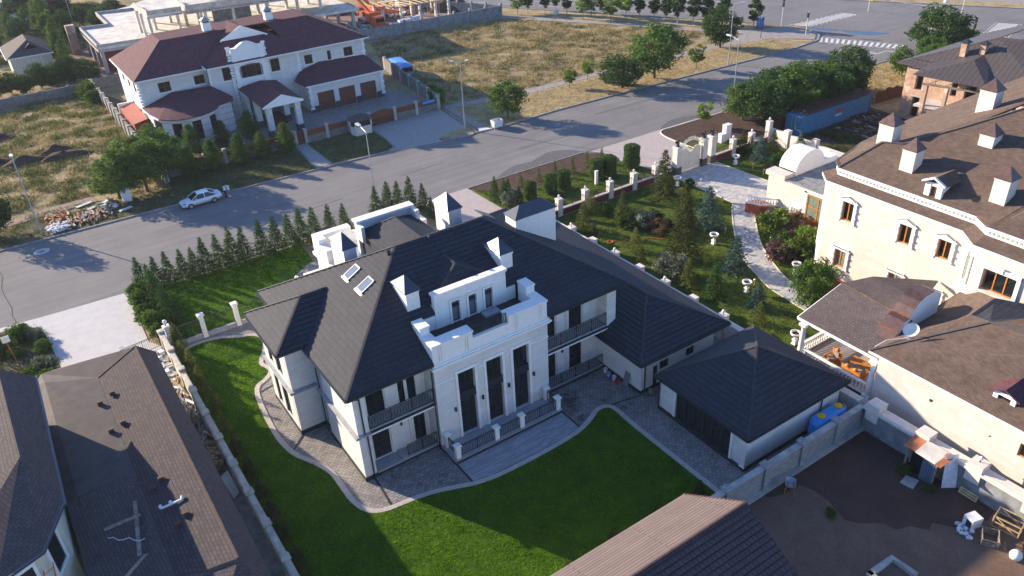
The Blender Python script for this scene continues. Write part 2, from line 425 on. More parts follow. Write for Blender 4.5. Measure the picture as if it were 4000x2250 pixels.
def put(name, mb, mt, parent=None, local=False, smooth=False, label=None):
    """one mesh object; world-built parts keep their world place under their thing"""
    if isinstance(mb, MB) and mb.c:      # separate pieces: each one an object of its own
        e = mb.c+[(len(mb.v), len(mb.f))]; o = None
        if e[0] != (0, 0): e = [(0, 0)]+e
        for (va, fa), (vb, fb) in zip(e[:-1], e[1:]):
            if fb == fa: continue
            p_ = MB(); p_.v = mb.v[va:vb]; p_.f = [tuple(i-va for i in f) for f in mb.f[fa:fb]]
            o = put(name, p_, mt, parent, local, smooth, label)
        return o
    me = mb.mesh(name, mt, smooth=smooth) if isinstance(mb, MB) else mb
    o = bpy.data.objects.new(name, me); COL.objects.link(o)
    if parent is not None:
        o.parent = parent
        if not local:
            q_ = parent; off = Vector((0, 0, 0))
            while q_ is not None: off += q_.location; q_ = q_.parent
            o.location = -off
    if label: o['label'] = label
    return o
def struct(name, mb, mt, kind='structure', label=None):
    o = put(name, mb, mt); o['kind'] = kind
    if label: o['label'] = label
    return o
def solo(name, mb, mt, label, cat, group=None, smooth=False):
    return tag(put(name, mb, mt, smooth=smooth), label, cat, group)
def clone(o, loc=None, rz=None, sc=None, label=None, group=None):
    c = o.copy(); COL.objects.link(c)
    if loc is not None: c.location = loc
    if rz is not None: c.rotation_euler = (0, 0, rz)
    if sc is not None: c.scale = sc if hasattr(sc, '__len__') else (sc, sc, sc)
    if label: c['label'] = label
    if group: c['group'] = group
    for ch in o.children:
        d = ch.copy(); COL.objects.link(d); d.parent = c
        for g in ch.children:
            e = g.copy(); COL.objects.link(e); e.parent = d
    return c
ORD = ['first','second','third','fourth','fifth','sixth','seventh','eighth','ninth','tenth','eleventh','twelfth','thirteenth','fourteenth','fifteenth','sixteenth','seventeenth','eighteenth','nineteenth','twentieth']
def sheet(name, pts, z, mt, kind='structure', label=None):
    return struct(name, MB().prism(pts, z-.3, z, False), mt, kind, label)
def wall_holes(mb, axis, at, a0, a1, z0, z1, th, holes, inward):
    """wall in plane axis=at between a0..a1, z0..z1 with rectangular holes (b0,b1,w0,w1); thickness goes inward"""
    xs = sorted({a0, a1, *[h[0] for h in holes], *[h[1] for h in holes]})
    zs = sorted({z0, z1, *[h[2] for h in holes], *[h[3] for h in holes]})
    t2 = at+th*inward
    def B(x0, x1, w0, w1):
        if axis == 'y': mb.box(x0, at, w0, x1, t2, w1)
        else: mb.box(at, x0, w0, t2, x1, w1)
    for i in range(len(xs)-1):
        run = None
        for j in range(len(zs)-1):
            cx, cz = (xs[i]+xs[i+1])/2, (zs[j]+zs[j+1])/2
            inside = any(h[0] < cx < h[1] and h[2] < cz < h[3] for h in holes)
            if not inside and run is None: run = zs[j]
            if (inside or j == len(zs)-2) and run is not None:
                B(xs[i], xs[i+1], run, zs[j] if inside else zs[j+1]); run = None
    return mb
def win(parent, axis, at, b0, b1, w0, w1, out, frame='metal_dark', glass='glass_dark', nx=2, nz=1, rec=.15, fr=.07, name='window', sash=None):
    """window: frame with bars (part) > glass (sub-part). out = outward sign of the wall; set back by rec"""
    p = at-out*rec
    f = MB(); g = MB()
    def B(m_, x0, x1, z0, z1, d0, d1):
        if axis == 'y': m_.box(x0, p+out*d0, z0, x1, p+out*d1, z1)
        else: m_.box(p+out*d0, x0, z0, p+out*d1, x1, z1)
    B(f, b0, b0+fr, w0, w1, 0, .07); B(f, b1-fr, b1, w0, w1, 0, .07)
    B(f, b0+fr, b1-fr, w0, w0+fr, 0, .07); B(f, b0+fr, b1-fr, w1-fr, w1, 0, .07)
    for k in range(1, nx):
        x = b0+(b1-b0)*k/nx; B(f, x-fr*.4, x+fr*.4, w0+fr, w1-fr, .004, .06)
    for k in range(1, nz):
        z = w0+(w1-w0)*k/nz; B(f, b0+fr, b1-fr, z-fr*.3, z+fr*.3, .01, .05)
    B(g, b0+.01, b1-.01, w0+.01, w1-.01, -.03, .02)
    o = put(name, f, frame, parent); put('glass', g, glass, o)
    return o
# ---------------- shared pieces ----------------
def rail(name, parent, p0, p1, z0, h, ovals=True, post=1.55, mt='wrought_iron'):
    """wrought iron railing: top and bottom bars, posts, paired ovals between"""
    m_ = MB(); a, b_ = Vector((p0[0], p0[1], z0)), Vector((p1[0], p1[1], z0)); L = (b_-a).length; d = (b_-a)/L
    up = Vector((0, 0, 1))
    m_.bar(a+up*h, b_+up*h, .05, .04); m_.bar(a+up*.08, b_+up*.08, .03, .03); m_.bar(a+up*(h-.12), b_+up*(h-.12), .025, .025)
    n = max(1, round(L/post))
    for k in range(n+1): m_.bar(a+d*L*k/n, a+d*L*k/n+up*h, .045, .045, (1, 0, 0))
    if ovals:
        k_ = max(2, round(L/.21)); st = L/k_
        for k in range(k_):
            c_ = a+d*st*(k+.5)+up*(.08+(h-.2)/2); rx, rz = st*.56, (h-.2)/2
            prev = None
            for s in range(11):
                t_ = 2*math.pi*s/10; p_ = c_+d*math.cos(t_)*rx*.75+up*math.sin(t_)*rz
                if prev: m_.bar(prev, p_, .02, .02, (d.y, -d.x, 0))
                prev = p_
    else:
        k_ = max(2, round(L/.16))
        for k in range(k_): m_.bar(a+d*L*k/k_, a+d*L*k/k_+up*(h-.05), .02, .02, (1, 0, 0))
    return put(name, m_, mt, parent)
def pier(mb, cx, cy, w, z0, z1, cap=.08, ct=.12, d=None):
    d = d or w; mb.cut()
    mb.box(cx-w/2, cy-d/2, z0, cx+w/2, cy+d/2, z1-ct)
    mb.box(cx-w/2-cap, cy-d/2-cap, z1-ct, cx+w/2+cap, cy+d/2+cap, z1-ct*.35)
    mb.box(cx-w/2-cap*.4, cy-d/2-cap*.4, z1-ct*.35, cx+w/2+cap*.4, cy+d/2+cap*.4, z1)
def sconce(parent, x, y, z, ox=0, oy=-1):
    m_ = MB().box(x-.07, y+.10*oy-.05, z-.16, x+.07, y, z+.16) if oy else MB().box(x, y-.07, z-.16, x+.12*ox, y+.07, z+.16)
    return put('wall_lamp', m_, 'metal_dark', parent)
def pipe(parent, x, y, z0, z1, r=.055, mt='metal_dark', kink=(0, 0)):
    m_ = MB().tube((x, y, z0), (x, y, z1-.35), r, n=8)
    m_.tube((x, y, z1-.35), (x+kink[0], y+kink[1], z1-.1), r, n=8).tube((x+kink[0], y+kink[1], z1-.12), (x+kink[0], y+kink[1], z1+.05), r*1.3, n=8)
    return put('downpipe', m_, mt, parent)
def hipcap(parent, pts, w=.16, mt='ridge_cap_dark', lift=.03, name='ridge_cap'):
    m_ = MB()
    for a, b_ in zip(pts[:-1], pts[1:]): m_.bar((a[0], a[1], a[2]+lift), (b_[0], b_[1], b_[2]+lift), w, .09)
    return put(name, m_, mt, parent)
def chimney(parent, x0, x1, y0, y1, z0, z1, ph=.85, body='white_stone', roof='metal_blue_grey', over=.12, ridge=None, gap=.1):
    t = put('chimney', MB().box(x0, y0, z0, x1, y1, z1-.14).box(x0-.05, y0-.05, z1-.14, x1+.05, y1+.05, z1), body, parent)
    m_ = MB(); a, b_, c_, d_ = x0-over, x1+over, y0-over, y1+over; z = z1+gap; cx, cy = (x0+x1)/2, (y0+y1)/2
    if gap > .05: put('flue_vent', MB().box(x0+.12, y0+.12, z1-.02, x1-.12, y1-.12, z), 'copper_brown', t)
    if ridge: r0, r1 = (x0+ridge, cy, z+ph), (x1-ridge, cy, z+ph)
    else: r0 = r1 = (cx, cy, z+ph)
    q_ = [(a, c_, z), (b_, c_, z), (b_, d_, z), (a, d_, z)]
    if ridge: m_.q(q_[0], q_[1], r1, r0).q(q_[1], q_[2], r1).q(q_[2], q_[3], r0, r1).q(q_[3], q_[0], r0)
    else: m_.q(q_[0], q_[1], r0).q(q_[1], q_[2], r0).q(q_[2], q_[3], r0).q(q_[3], q_[0], r0)
    m_.q(q_[3], q_[2], q_[1], q_[0])
    m_.box(a-.01, c_-.01, z-.05, b_+.01, d_+.01, z)
    put('chimney_cap', m_, roof, t)
    return t
# ---------------- the white villa ----------------
V = thing('villa', 'big white stone villa with charcoal tiled hip roofs in the middle', 'house', (24, 48, 0))
H = 'white_cladding'
w = MB()
# left wall with the short recessed stretch and the left bay
wall_holes(w, 'x', 13.0, 40.4, 46.3, .35, 7.5, .3, [(45.2, 45.9, .5, 2.9), (45.2, 45.9, 4.5, 6.8)][:0], 1)
wall_holes(w, 'x', 13.25, 46.3, 47.9, .35, 7.5, .3, [(46.55, 47.5, .5, 2.9), (46.55, 47.5, 4.5, 6.7)], 1)
wall_holes(w, 'y', 47.8, 11.22, 13.25, .35, 7.6, .3, [], 1)
wall_holes(w, 'x', 11.2, 48.1, 53.0, .35, 7.6, .3, [(49.3, 50.6, .5, 3.1), (49.3, 50.6, 4.4, 6.9), (51.3, 52.3, 4.4, 6.9), (51.3, 52.3, .5, 3.1)], 1)
wall_holes(w, 'y', 53.3, 11.2, 13.25, .35, 7.6, .3, [], -1)
wall_holes(w, 'x', 13.0, 53.3, 56.1, .35, 7.5, .3, [], 1)
wall_holes(w, 'y', 56.4, 13.0, 35.3, .35, 7.5, .3, [], -1)
w.box(35.0, 40.7, .35, 35.3, 56.1, 7.5)
# front: corner piers and recessed walls behind the balconies
w.box(13.3, 40.4, .35, 13.85, 41.6, 7.5); w.box(34.4, 40.4, 3.9, 35.3, 41.6, 7.5)
LB = [(14.35, 15.65, .35, 3.1), (17.6, 18.5, .35, 3.1), (14.35, 15.65, 4.25, 6.8), (16.75, 18.1, 4.25, 6.8)]
RB = [(29.3, 30.25, .35, 3.1), (31.6, 32.85, .35, 3.1), (29.3, 30.25, 4.25, 6.8), (31.6, 32.85, 4.25, 6.8)]
wall_holes(w, 'y', 41.6, 13.3, 18.85, .3, 7.5, .3, LB, 1)
wall_holes(w, 'y', 41.6, 28.3, 35.0, .3, 7.5, .3, RB, 1)
# flat pilaster strips beside the recessed doors
for x in (14.05, 15.75, 17.2, 18.6): w.box(x, 41.53, .3, x+.22, 41.597, 7.4)
for x in (28.9, 30.35, 31.25, 32.95): w.box(x, 41.53, .3, x+.22, 41.597, 7.4)
# tall middle block
CB = [(20.62, 22.0, .35, 6.05), (22.95, 24.32, .35, 6.05), (25.25, 26.62, .35, 6.05)]
wall_holes(w, 'y', 40.0, 18.85, 28.4, .3, 7.12, .45, CB, 1)
w.box(18.85, 40.45, .3, 19.15, 41.6, 7.12); w.box(28.1, 40.45, .3, 28.4, 41.6, 7.12)
body = put('wall', w, H, V)
tr = MB()
# mouldings round the tall windows, cornices, ledges
for a, b_, z0, z1 in CB:
    tr.box(a-.2, 39.92, .35, a, 39.998, 6.25); tr.box(b_, 39.92, .35, b_+.2, 39.998, 6.25); tr.box(a, 39.92, 6.05, b_, 39.998, 6.25)
    tr.box(a-.26, 39.88, 6.25, b_+.26, 39.998, 6.32)
for x0, x1 in ((18.82, 20.4), (22.25, 22.72), (24.55, 25.02), (26.85, 28.43)):
    tr.box(x0, 39.93, 5.82, x1, 39.997, 5.94)
tr.box(18.72, 39.80, 7.12, 28.53, 41.2, 7.26); tr.box(18.62, 39.70, 7.26, 28.63, 41.2, 7.38); tr.box(18.78, 39.85, 7.38, 28.47, 41.2, 7.5)
tr.box(18.9, 40.0, 7.5, 28.4, 40.35, 8.4)
tr.box(18.85, 39.96, 7.5, 28.45, 40.40, 7.62)
put('cornice', tr, 'white_stone', V)
# stepped roof parapet
pa = MB()
for x0, x1 in ((18.9, 22.1), (25.05, 28.4)):
    pa.cut()
    pa.box(x0, 39.99, 8.4, x1, 40.8, 8.93); pa.box(x0-.06, 39.93, 8.93, x1+.06, 40.86, 9.05)
    pa.box(x0, 40.35, 7.62, x1, 40.8, 8.4)
    for x in ((19.4, 21.5) if x0 < 20 else (25.6, 27.7)): pa.box(x, 39.93, 7.62, x+.1, 39.985, 8.93); pa.box(x+.18, 39.93, 7.62, x+.28, 39.985, 8.93)
    x0, x1 = (18.9, 19.62) if x0 < 20 else (27.68, 28.4)
    pa.box(x0, 40.8, 7.5, x1, 41.5, 8.93); pa.box(x0-.06, 40.86, 8.93, x1+.06, 41.5, 9.05)
    pa.box(x0, 41.5, 7.5, x1, 42.6, 9.58); pa.box(x0-.05, 41.45, 9.58, x1+.05, 42.65, 9.7)
put('parapet', pa, 'white_stone', V)
# dormer wall with three doors opening on the roof terrace
DD = [(22.2, 22.86, 8.1, 9.87), (23.6, 24.25, 8.1, 9.87), (24.97, 25.62, 8.1, 9.87)]
dw = MB(); wall_holes(dw, 'y', 42.9, 20.9, 26.85, 7.9, 10.72, .4, DD, 1)
for a, b_, z0, z1 in DD:
    dw.box(a-.16, 42.80, 8.1, a-.01, 42.897, 10.03); dw.box(b_+.01, 42.80, 8.1, b_+.16, 42.897, 10.03); dw.box(a-.01, 42.80, 9.88, b_+.01, 42.897, 10.03)
dw.box(21.9, 42.86, 10.06, 26.0, 42.899, 10.14)
dw.box(20.82, 42.78, 10.72, 26.93, 43.42, 10.92)
dw.box(20.9, 43.3, 7.9, 21.2, 45.4, 9.8); dw.box(26.55, 43.3, 7.9, 26.85, 45.4, 9.8)
dw.box(19.62, 42.95, 7.9, 20.9, 43.25, 9.2); dw.box(26.85, 42.95, 7.9, 27.7, 43.25, 9.2)
put('dormer_wall', dw, 'white_stone', V)
put('terrace_floor', MB().box(18.95, 40.4, 7.7, 28.35, 43.0, 8.08), 'plinth_dark', V)
put('terrace_step', MB().box(24.4, 41.9, 8.08, 25.7, 42.6, 8.26), 'grey_stone', V)
for a, b_, z0, z1 in DD: win(V, 'y', 42.9, a, b_, z0, z1, -1, glass='glass_blind', nx=1, nz=1, rec=.22, fr=.06, name='terrace_door')
for a, b_, z0, z1 in CB:
    win(V, 'y', 40.0, a, b_, 4.2, 6.0, -1, nx=2, nz=1, rec=.33, fr=.06)
    win(V, 'y', 40.0, a, b_, .38, 3.62, -1, nx=2, nz=5, rec=.33, fr=.06, name='glazed_door')
    sp = put('spandrel_panel', MB().box(a, 40.02, 3.62, b_, 40.36, 4.2).box(a-.0, 39.98, 3.6, b_, 40.02, 3.72), 'metal_dark', V)
for a, b_, z0, z1 in LB+RB: win(V, 'y', 41.6, a, b_, z0+.02, z1, -1, nx=2, nz=4 if z0 < 1 else 1, rec=.16, fr=.07, name='glazed_door')
for a, b_, z0, z1 in ((46.55, 47.5, .5, 2.9), (46.55, 47.5, 4.5, 6.7)): win(V, 'x', 13.25, a, b_, z0, z1, -1, nx=2, nz=3)
for a, b_, z0, z1 in ((49.3, 50.6, .5, 3.1), (49.3, 50.6, 4.4, 6.9), (51.3, 52.3, 4.4, 6.9), (51.3, 52.3, .5, 3.1)): win(V, 'x', 11.2, a, b_, z0, z1, -1, nx=2, nz=3)
for x in (20.2, 22.48, 24.75, 27.0): sconce(V, x, 39.99, 3.1)
sconce(V, 16.6, 41.6, 2.6); sconce(V, 30.85, 41.6, 2.6)
# plinth
pl = MB()
pl.box(12.95, 40.35, 0, 13.3, 46.3, .35); pl.box(13.3, 40.35, 0, 13.9, 41.6, .35); pl.box(13.2, 46.3, 0, 13.5, 47.75, .35)
pl.box(11.15, 47.75, 0, 13.3, 53.35, .35); pl.box(12.95, 53.35, 0, 35.35, 56.45, .35); pl.box(34.9, 41.9, 0, 35.35, 53.3, .35)
pl.box(18.8, 38.0, 0, 28.2, 38.12, .3); pl.box(18.82, 38.12, 0, 18.95, 40.0, .3); pl.box(28.05, 38.12, 0, 28.18, 40.0, .3); pl.box(28.18, 40.42, 0, 34.25, 40.5, .22); pl.box(13.9, 40.42, 0, 18.8, 40.5, .12)
put('plinth', pl, 'plinth_dark', V)
st = MB(); st.box(18.95, 38.12, 0, 28.05, 40.0, .3); st.box(18.78, 37.97, .3, 28.2, 40.0, .38)
st.box(13.9, 40.5, 0, 18.84, 41.9, .3); st.box(28.42, 40.5, 0, 34.3, 41.9, .3); st.box(15.9, 40.55, .3, 16.4, 41.4, .42)
put('terrace_slab', st, 'stone_slab', V)
# balconies
for x0, x1 in ((13.86, 18.84), (28.41, 34.39)):
    b_ = put('balcony', MB().box(x0, 40.35, 4.02, x1, 41.6, 4.22), 'grey_stone', V)
    put('balcony_trim', MB().box(x0, 40.22, 3.86, x1, 41.6, 4.02), 'white_stone', b_)
    put('balcony_edge', MB().box(x0-.0, 40.18, 4.02, x1, 40.35, 4.12), 'plinth_dark', b_)
rail('railing', V, (13.9, 40.42), (18.8, 40.42), 4.22, 1.1); rail('railing', V, (28.45, 40.42), (34.38, 40.42), 4.22, 1.1)
rail('railing', V, (16.45, 40.62), (18.8, 40.62), .3, 1.0); rail('railing', V, (28.75, 40.62), (34.2, 40.62), .3, 1.0)
rail('railing', V, (22.15, 40.2), (25.0, 40.2), 8.4, .8, post=3)
# band course on the left walls
bd = MB(); bd.box(12.72, 40.1, 4.0, 13.0, 47.0, 4.1); bd.box(12.78, 40.15, 4.1, 13.0, 47.0, 4.16); bd.box(12.9, 40.12, 4.0, 13.86, 40.4, 4.1)
bd.box(10.95, 47.55, 4.0, 11.2, 53.5, 4.1); bd.box(11.2, 47.55, 4.0, 13.0, 47.8, 4.1); bd.box(10.95, 47.5, 3.93, 13.0, 47.55, 4.08)
put('band_course', bd, 'grey_stone', V)
# terrace piers and railings
pp = MB()
for x, y in ((19.15, 38.25), (22.4, 38.25), (24.6, 38.25), (27.9, 38.25), (19.15, 39.7), (27.9, 39.7)): pier(pp, x, y, .34, .38, 1.55)
put('terrace_pier', pp, 'white_stone', V)
for a, b_ in ((19.35, 22.2), (22.6, 24.4), (24.8, 27.7)): rail('railing', V, (a, 38.25), (b_, 38.25), .4, .95)
rail('railing', V, (19.15, 38.45), (19.15, 39.5), .4, .95); rail('railing', V, (27.9, 38.45), (27.9, 39.5), .4, .95)
# main hip roof
EZ, SL, EX, EY = 7.73, .559, 12.48, 39.88
zf = lambda y: EZ+SL*(y-EY)
zl = lambda x: EZ+SL*(x-EX)
A, B = (20.92, 48.32, 12.45), (28.3, 48.32, 12.45)
zr = lambda x: EZ+(36.0-x)*(12.45-EZ)/(36.0-28.3)
rf = MB((.4, .055))
T_ = .14
rf.slab([(EX, EY, EZ), (18.88, EY, EZ), (18.88, 46.28, zf(46.28))], T_)
rf.slab([(18.88, 42.95, zf(42.95)), (28.45, 42.95, zf(42.95)), (28.45, 48.15, zf(48.15)), B, A, (18.88, 46.28, zf(46.28))], T_)
rf.slab([(28.45, EY, EZ), (36.0, EY, EZ), (28.45, 48.15, zf(48.15))], T_)
rf.slab([(EX, 56.76, EZ), (EX, EY, EZ), A], T_)
rf.slab([(36.0, EY, EZ), (36.0, 56.76, EZ), B], T_)
rf.slab([(36.0, 56.76, EZ), (EX, 56.76, EZ), A, B], T_)
roof = put('roof', rf, 'roof_charcoal', V)
hipcap(roof, [(EX, EY, EZ), A, B, (36.0, EY, EZ)]); hipcap(roof, [(EX, 56.76, EZ), A]); hipcap(roof, [(36.0, 56.76, EZ), B])
gt = MB()
gt.bar((EX-.06, EY-.05, EZ-.1), (EX-.06, 47.1, EZ-.1), .13, .12); gt.bar((EX, EY-.06, EZ-.1), (18.85, EY-.06, EZ-.1), .13, .12); gt.cut(); gt.bar((EX-.06, 53.9, EZ-.1), (EX-.06, 56.8, EZ-.1), .13, .12)
gt.cut(); gt.bar((28.5, EY-.06, EZ-.1), (36.05, EY-.06, EZ-.1), .13, .12); gt.bar((36.06, EY, EZ-.1), (36.06, 56.8, EZ-.1), .13, .12)
put('gutter', gt, 'metal_dark', roof)
so = MB(); so.box(12.55, 39.95, 7.44, 18.85, 41.65, 7.52); so.box(28.42, 39.95, 7.44, 35.9, 41.65, 7.52); so.box(12.55, 41.65, 7.44, 13.1, 47.2, 7.52); so.box(35.2, 41.65, 7.44, 35.9, 56.6, 7.52)
put('soffit', so, 'white_stone', V)
pipe(V, 13.45, 40.28, 4.15, 7.45, kink=(-.25, -.25)); pipe(V, 13.6, 40.28, .1, 3.95); pipe(V, 18.72, 40.1, .1, 7.5, kink=(0, -.1)); pipe(V, 12.95, 46.9, .1, 7.3, kink=(-.2, 0))
# skylights lie on the left roof slope
for y0, y1 in ((49.22, 50.1), (46.9, 47.85)):
    f = MB(); g = MB()
    P_ = lambda x, y, o: (x-o*.488, y, zl(x)+o*.873)
    x0, x1 = 17.3, 18.44
    for (a, b_, c_, d_) in ((x0, x0+.09, y0, y1), (x1-.09, x1, y0, y1), (x0, x1, y0, y0+.07), (x0, x1, y1-.07, y1)):
        i = [P_(a, c_, .12), P_(b_, c_, .12), P_(b_, d_, .12), P_(a, d_, .12)]; f.slab(i, .15)
    f.slab([P_(x0-.14, y0-.1, .05), P_(x0, y0-.1, .07), P_(x0, y1+.1, .07), P_(x0-.14, y1+.1, .05)], .08)
    g.slab([P_(x0+.05, y0+.04, .10), P_(x1-.05, y0+.04, .10), P_(x1-.05, y1-.04, .10), P_(x0+.05, y1-.04, .10)], .05)
    s_ = put('skylight', f, 'zinc', roof); put('glass', g, 'skylight_glass', s_)
put('vent_pipe', MB().tube((20.25, 48.1, 12.0), (20.25, 48.1, 12.5), .1, n=8).box(20.1, 47.95, 12.3, 20.4, 48.25, 12.38), 'metal_dark', roof)
put('vent_pipe', MB().tube((23.55, 47.9, 12.1), (23.55, 47.9, 12.55), .09, n=8).lathe(23.55, 47.9, [(.14, 12.52), (.14, 12.58), (.02, 12.66)], 8), 'metal_dark', roof)
# roofs over the front and back dormers
def hiproof(parent, x0, x1, y0, y1, z, h, dirn, mt='roof_charcoal', name='dormer_roof', end=1.6):
    cx = (x0+x1)/2; m_ = MB((.4, .055)); ya, yb = (y0+end, y1) if dirn < 0 else (y0, y1-end)
    r0, r1 = (cx, ya, z+h), (cx, yb, z+h)
    m_.slab([(x0, y0, z), r0, r1, (x0, y1, z)][::1], .1); m_.slab([(x1, y0, z), (x1, y1, z), r1, r0], .1)
    if dirn < 0: m_.slab([(x0, y0, z), (x1, y0, z), r0], .1)
    else: m_.slab([(x0, y1, z), r1, (x1, y1, z)], .1)
    o = put(name, m_, mt, parent)
    e = y0 if dirn < 0 else y1; q_ = r0 if dirn < 0 else r1
    hipcap(o, [(x0, e, z), q_, (r1 if dirn < 0 else r0)]); hipcap(o, [(x1, e, z), q_])
    return o
hiproof(V, 20.95, 26.8, 43.35, 47.4, 9.95, 1.5, -1)
hiproof(V, 21.75, 26.75, 49.5, 57.0, 9.85, 1.2, 1)
put('dormer_side', MB().box(21.8, 50.5, 7.9, 22.0, 57.0, 9.82).cut().box(26.5, 50.5, 7.9, 26.7, 57.0, 9.82), 'roof_charcoal', V)
# chimneys
chimney(V, 19.17, 20.17, 43.62, 45.6, 8.5, 11.35, gap=.02); chimney(V, 27.2, 28.25, 44.02, 46.0, 9.0, 11.35)
chimney(V, 18.6, 19.65, 52.9, 55.4, 8.5, 11.0, .9, gap=.02); chimney(V, 28.3, 29.5, 53.5, 55.9, 8.5, 11.1, 1.1, gap=.02)
chimney(V, 31.3, 35.2, 48.0, 49.5, 8.0, 11.45, .75, ridge=.9, gap=.0)
put('roof_window', MB().slab([(29.0, 49.2, zr(29.0)+.16), (30.2, 49.2, zr(30.2)+.16), (30.2, 50.4, zr(30.2)+.16), (29.0, 50.4, zr(29.0)+.16)], .12), 'skylight_glass', roof)
# left bay roof
lw = MB((.4, .055)); x0, y0, z, h = 10.55, 47.13, 7.91, 3.43
ap, e2 = (x0+h, y0+h, z+h*.545), (16.6, y0+h, z+h*.545)
lw.slab([(x0, y0+2*h, z), (x0, y0, z), ap], .14)
lw.slab([(x0, y0, z), (12.9, y0, z), e2, ap], .14); lw.slab([(12.9, y0+2*h, z), (x0, y0+2*h, z), ap, e2], .14)
o = put('bay_roof', lw, 'roof_charcoal', V); hipcap(o, [(x0, y0, z), ap, (15.9, y0+h, z+h*.545)]); hipcap(o, [(x0, y0+2*h, z), ap])
put('gutter', MB().bar((x0-.06, y0, z-.1), (x0-.06, y0+2*h, z-.1), .13, .12).bar((x0, y0-.06, z-.1), (12.5, y0-.06, z-.1), .13, .12), 'metal_dark', o)
put('soffit', MB().box(10.6, 47.2, 7.6, 12.9, 53.9, 7.68), 'white_stone', V)
# back block: entrance portico seen over the ridge
bk = MB()
bk.box(18.9, 56.45, 0, 28.4, 60.5, 7.2); bk.box(18.7, 56.5, 7.2, 28.6, 60.9, 7.45)
bk.box(18.9, 60.2, 7.45, 22.2, 60.95, 9.0); bk.box(25.1, 60.2, 7.45, 28.4, 60.95, 9.0); bk.box(22.2, 60.3, 7.45, 25.1, 60.8, 8.3)
bk.box(18.9, 59.4, 7.45, 19.6, 60.2, 9.0); bk.box(27.7, 59.4, 7.45, 28.4, 60.2, 9.0); bk.box(18.9, 57.9, 7.45, 19.6, 59.4, 8.6); bk.box(27.7, 57.9, 7.45, 28.4, 59.4, 8.6)
bk.box(21.55, 57.0, 7.45, 26.7, 57.4, 10.75); bk.box(21.45, 56.75, 10.75, 26.8, 57.65, 10.95)
bk.box(21.45, 55.9, 9.4, 21.75, 57.0, 10.75); bk.box(26.45, 55.9, 9.4, 26.8, 57.0, 10.75)
bk.box(17.6, 57.2, 0, 18.9, 60.2, 5.6); bk.box(17.4, 57.0, 5.6, 18.9, 60.5, 5.85); bk.box(16.6, 57.6, 0, 17.6, 59.8, 4.2); bk.box(16.4, 57.4, 4.2, 17.6, 60.0, 4.4)
put('portico', bk, 'white_stone', V)
# garage wing
gw = MB()
GH = [(36.2, 37.15, 1.5, 2.2), (39.0, 39.9, 1.5, 2.2), (35.3, 36.1, 0, 2.1)]
wall_holes(gw, 'y', 36.12, 34.3, 42.1, .3, 3.35, .3, [(36.2, 37.15, 1.45, 2.25), (39.0, 39.9, 1.45, 2.25), (35.55, 36.05, .3, 2.1)], 1)
gw.box(34.3, 36.42, .3, 34.6, 41.9, 3.35); gw.box(41.8, 36.42, .3, 42.1, 57.5, 3.35); gw.box(35.3, 57.2, .3, 41.8, 57.5, 3.35)
put('garage_wall', gw, H, V)
put('plinth', MB().box(34.24, 36.06, 0, 42.16, 57.56, .3), 'plinth_dark', V)
for a, b_ in ((36.2, 37.15), (39.0, 39.9)): win(V, 'y', 36.12, a, b_, 1.45, 2.25, -1, nx=2)
win(V, 'y', 36.12, 35.55, 36.05, .3, 2.1, -1, nx=1, name='door')
gz, gx0, gx1, gy0, gs = 3.53, 33.53, 42.9, 35.35, .47; hx = (gx1-gx0)/2; rz_ = gz+hx*gs
gr = MB((.4, .055)); p1, p2 = (gx0+hx, gy0+hx, rz_), (gx0+hx, 58.3-hx, rz_)
gr.slab([(gx0, gy0, gz), (gx1, gy0, gz), p1], T_)
gr.slab([(gx0, 41.3, gz), (gx0, gy0, gz), p1, (gx0+hx, 41.3, rz_)], T_)
gr.slab([(35.31, 41.3, gz+(35.31-gx0)*gs), (gx0+hx, 41.3, rz_), p2, (35.31, 56.4, gz+(35.31-gx0)*gs)], T_)
gr.slab([(gx1, gy0, gz), (gx1, 58.3, gz), p2, p1], T_)
gr.slab([(gx1, 58.3, gz), (gx0+1.8, 58.3, gz), p2], T_)
o = put('garage_roof', gr, 'roof_charcoal', V); hipcap(o, [(gx0, gy0, gz), p1, p2, (gx1, 58.3, gz)]); hipcap(o, [(gx1, gy0, gz), p1])
put('gutter', MB().bar((gx0-.05, gy0-.05, gz-.1), (gx0-.05, 41.2, gz-.1), .12, .12).bar((gx0, gy0-.06, gz-.1), (gx1+.05, gy0-.06, gz-.1), .12, .12).bar((gx1+.06, gy0, gz-.1), (gx1+.06, 58.3, gz-.1), .12, .12), 'metal_dark', o)
put('soffit', MB().box(33.6, 35.42, 3.32, 42.85, 36.12, 3.38).box(33.6, 36.12, 3.32, 34.3, 41.2, 3.38), 'white_stone', V)
pipe(V, 34.62, 36.02, .1, 3.4, kink=(-.3, -.3))
# ---------------- pool pavilion ----------------
G = thing('pavilion', 'square white pavilion with dark pyramid roof and glass doors, right of the lawn', 'pavilion', (39, 30, 0))
gm = MB()
wall_holes(gm, 'x', 34.3, 25.7, 34.0, .3, 3.0, .3, [(27.05, 32.35, .3, 2.75)], 1)
gm.box(34.6, 25.7, .3, 44.0, 26.0, 3.0); gm.box(34.6, 33.7, .3, 44.0, 34.0, 3.0); gm.box(43.7, 26.0, .3, 44.0, 33.7, 3.0)
put('wall', gm, H, G)
gm = MB(); gm.box(34.22, 26.85, .3, 34.3, 27.05, 3.0); gm.box(34.22, 32.35, .3, 34.3, 32.55, 3.0); gm.box(34.18, 25.62, .3, 34.3, 26.1, .32)
put('pilaster', gm, 'white_stone', G)
put('plinth', MB().box(34.2, 25.6, 0, 44.1, 34.1, .3), 'plinth_dark', G)
for k in range(6):
    a = 27.08+k*.878; win(G, 'x', 34.3, a, a+.86, .32, 2.72, -1, nx=1, nz=1, rec=.12, fr=.08, name='glass_door')
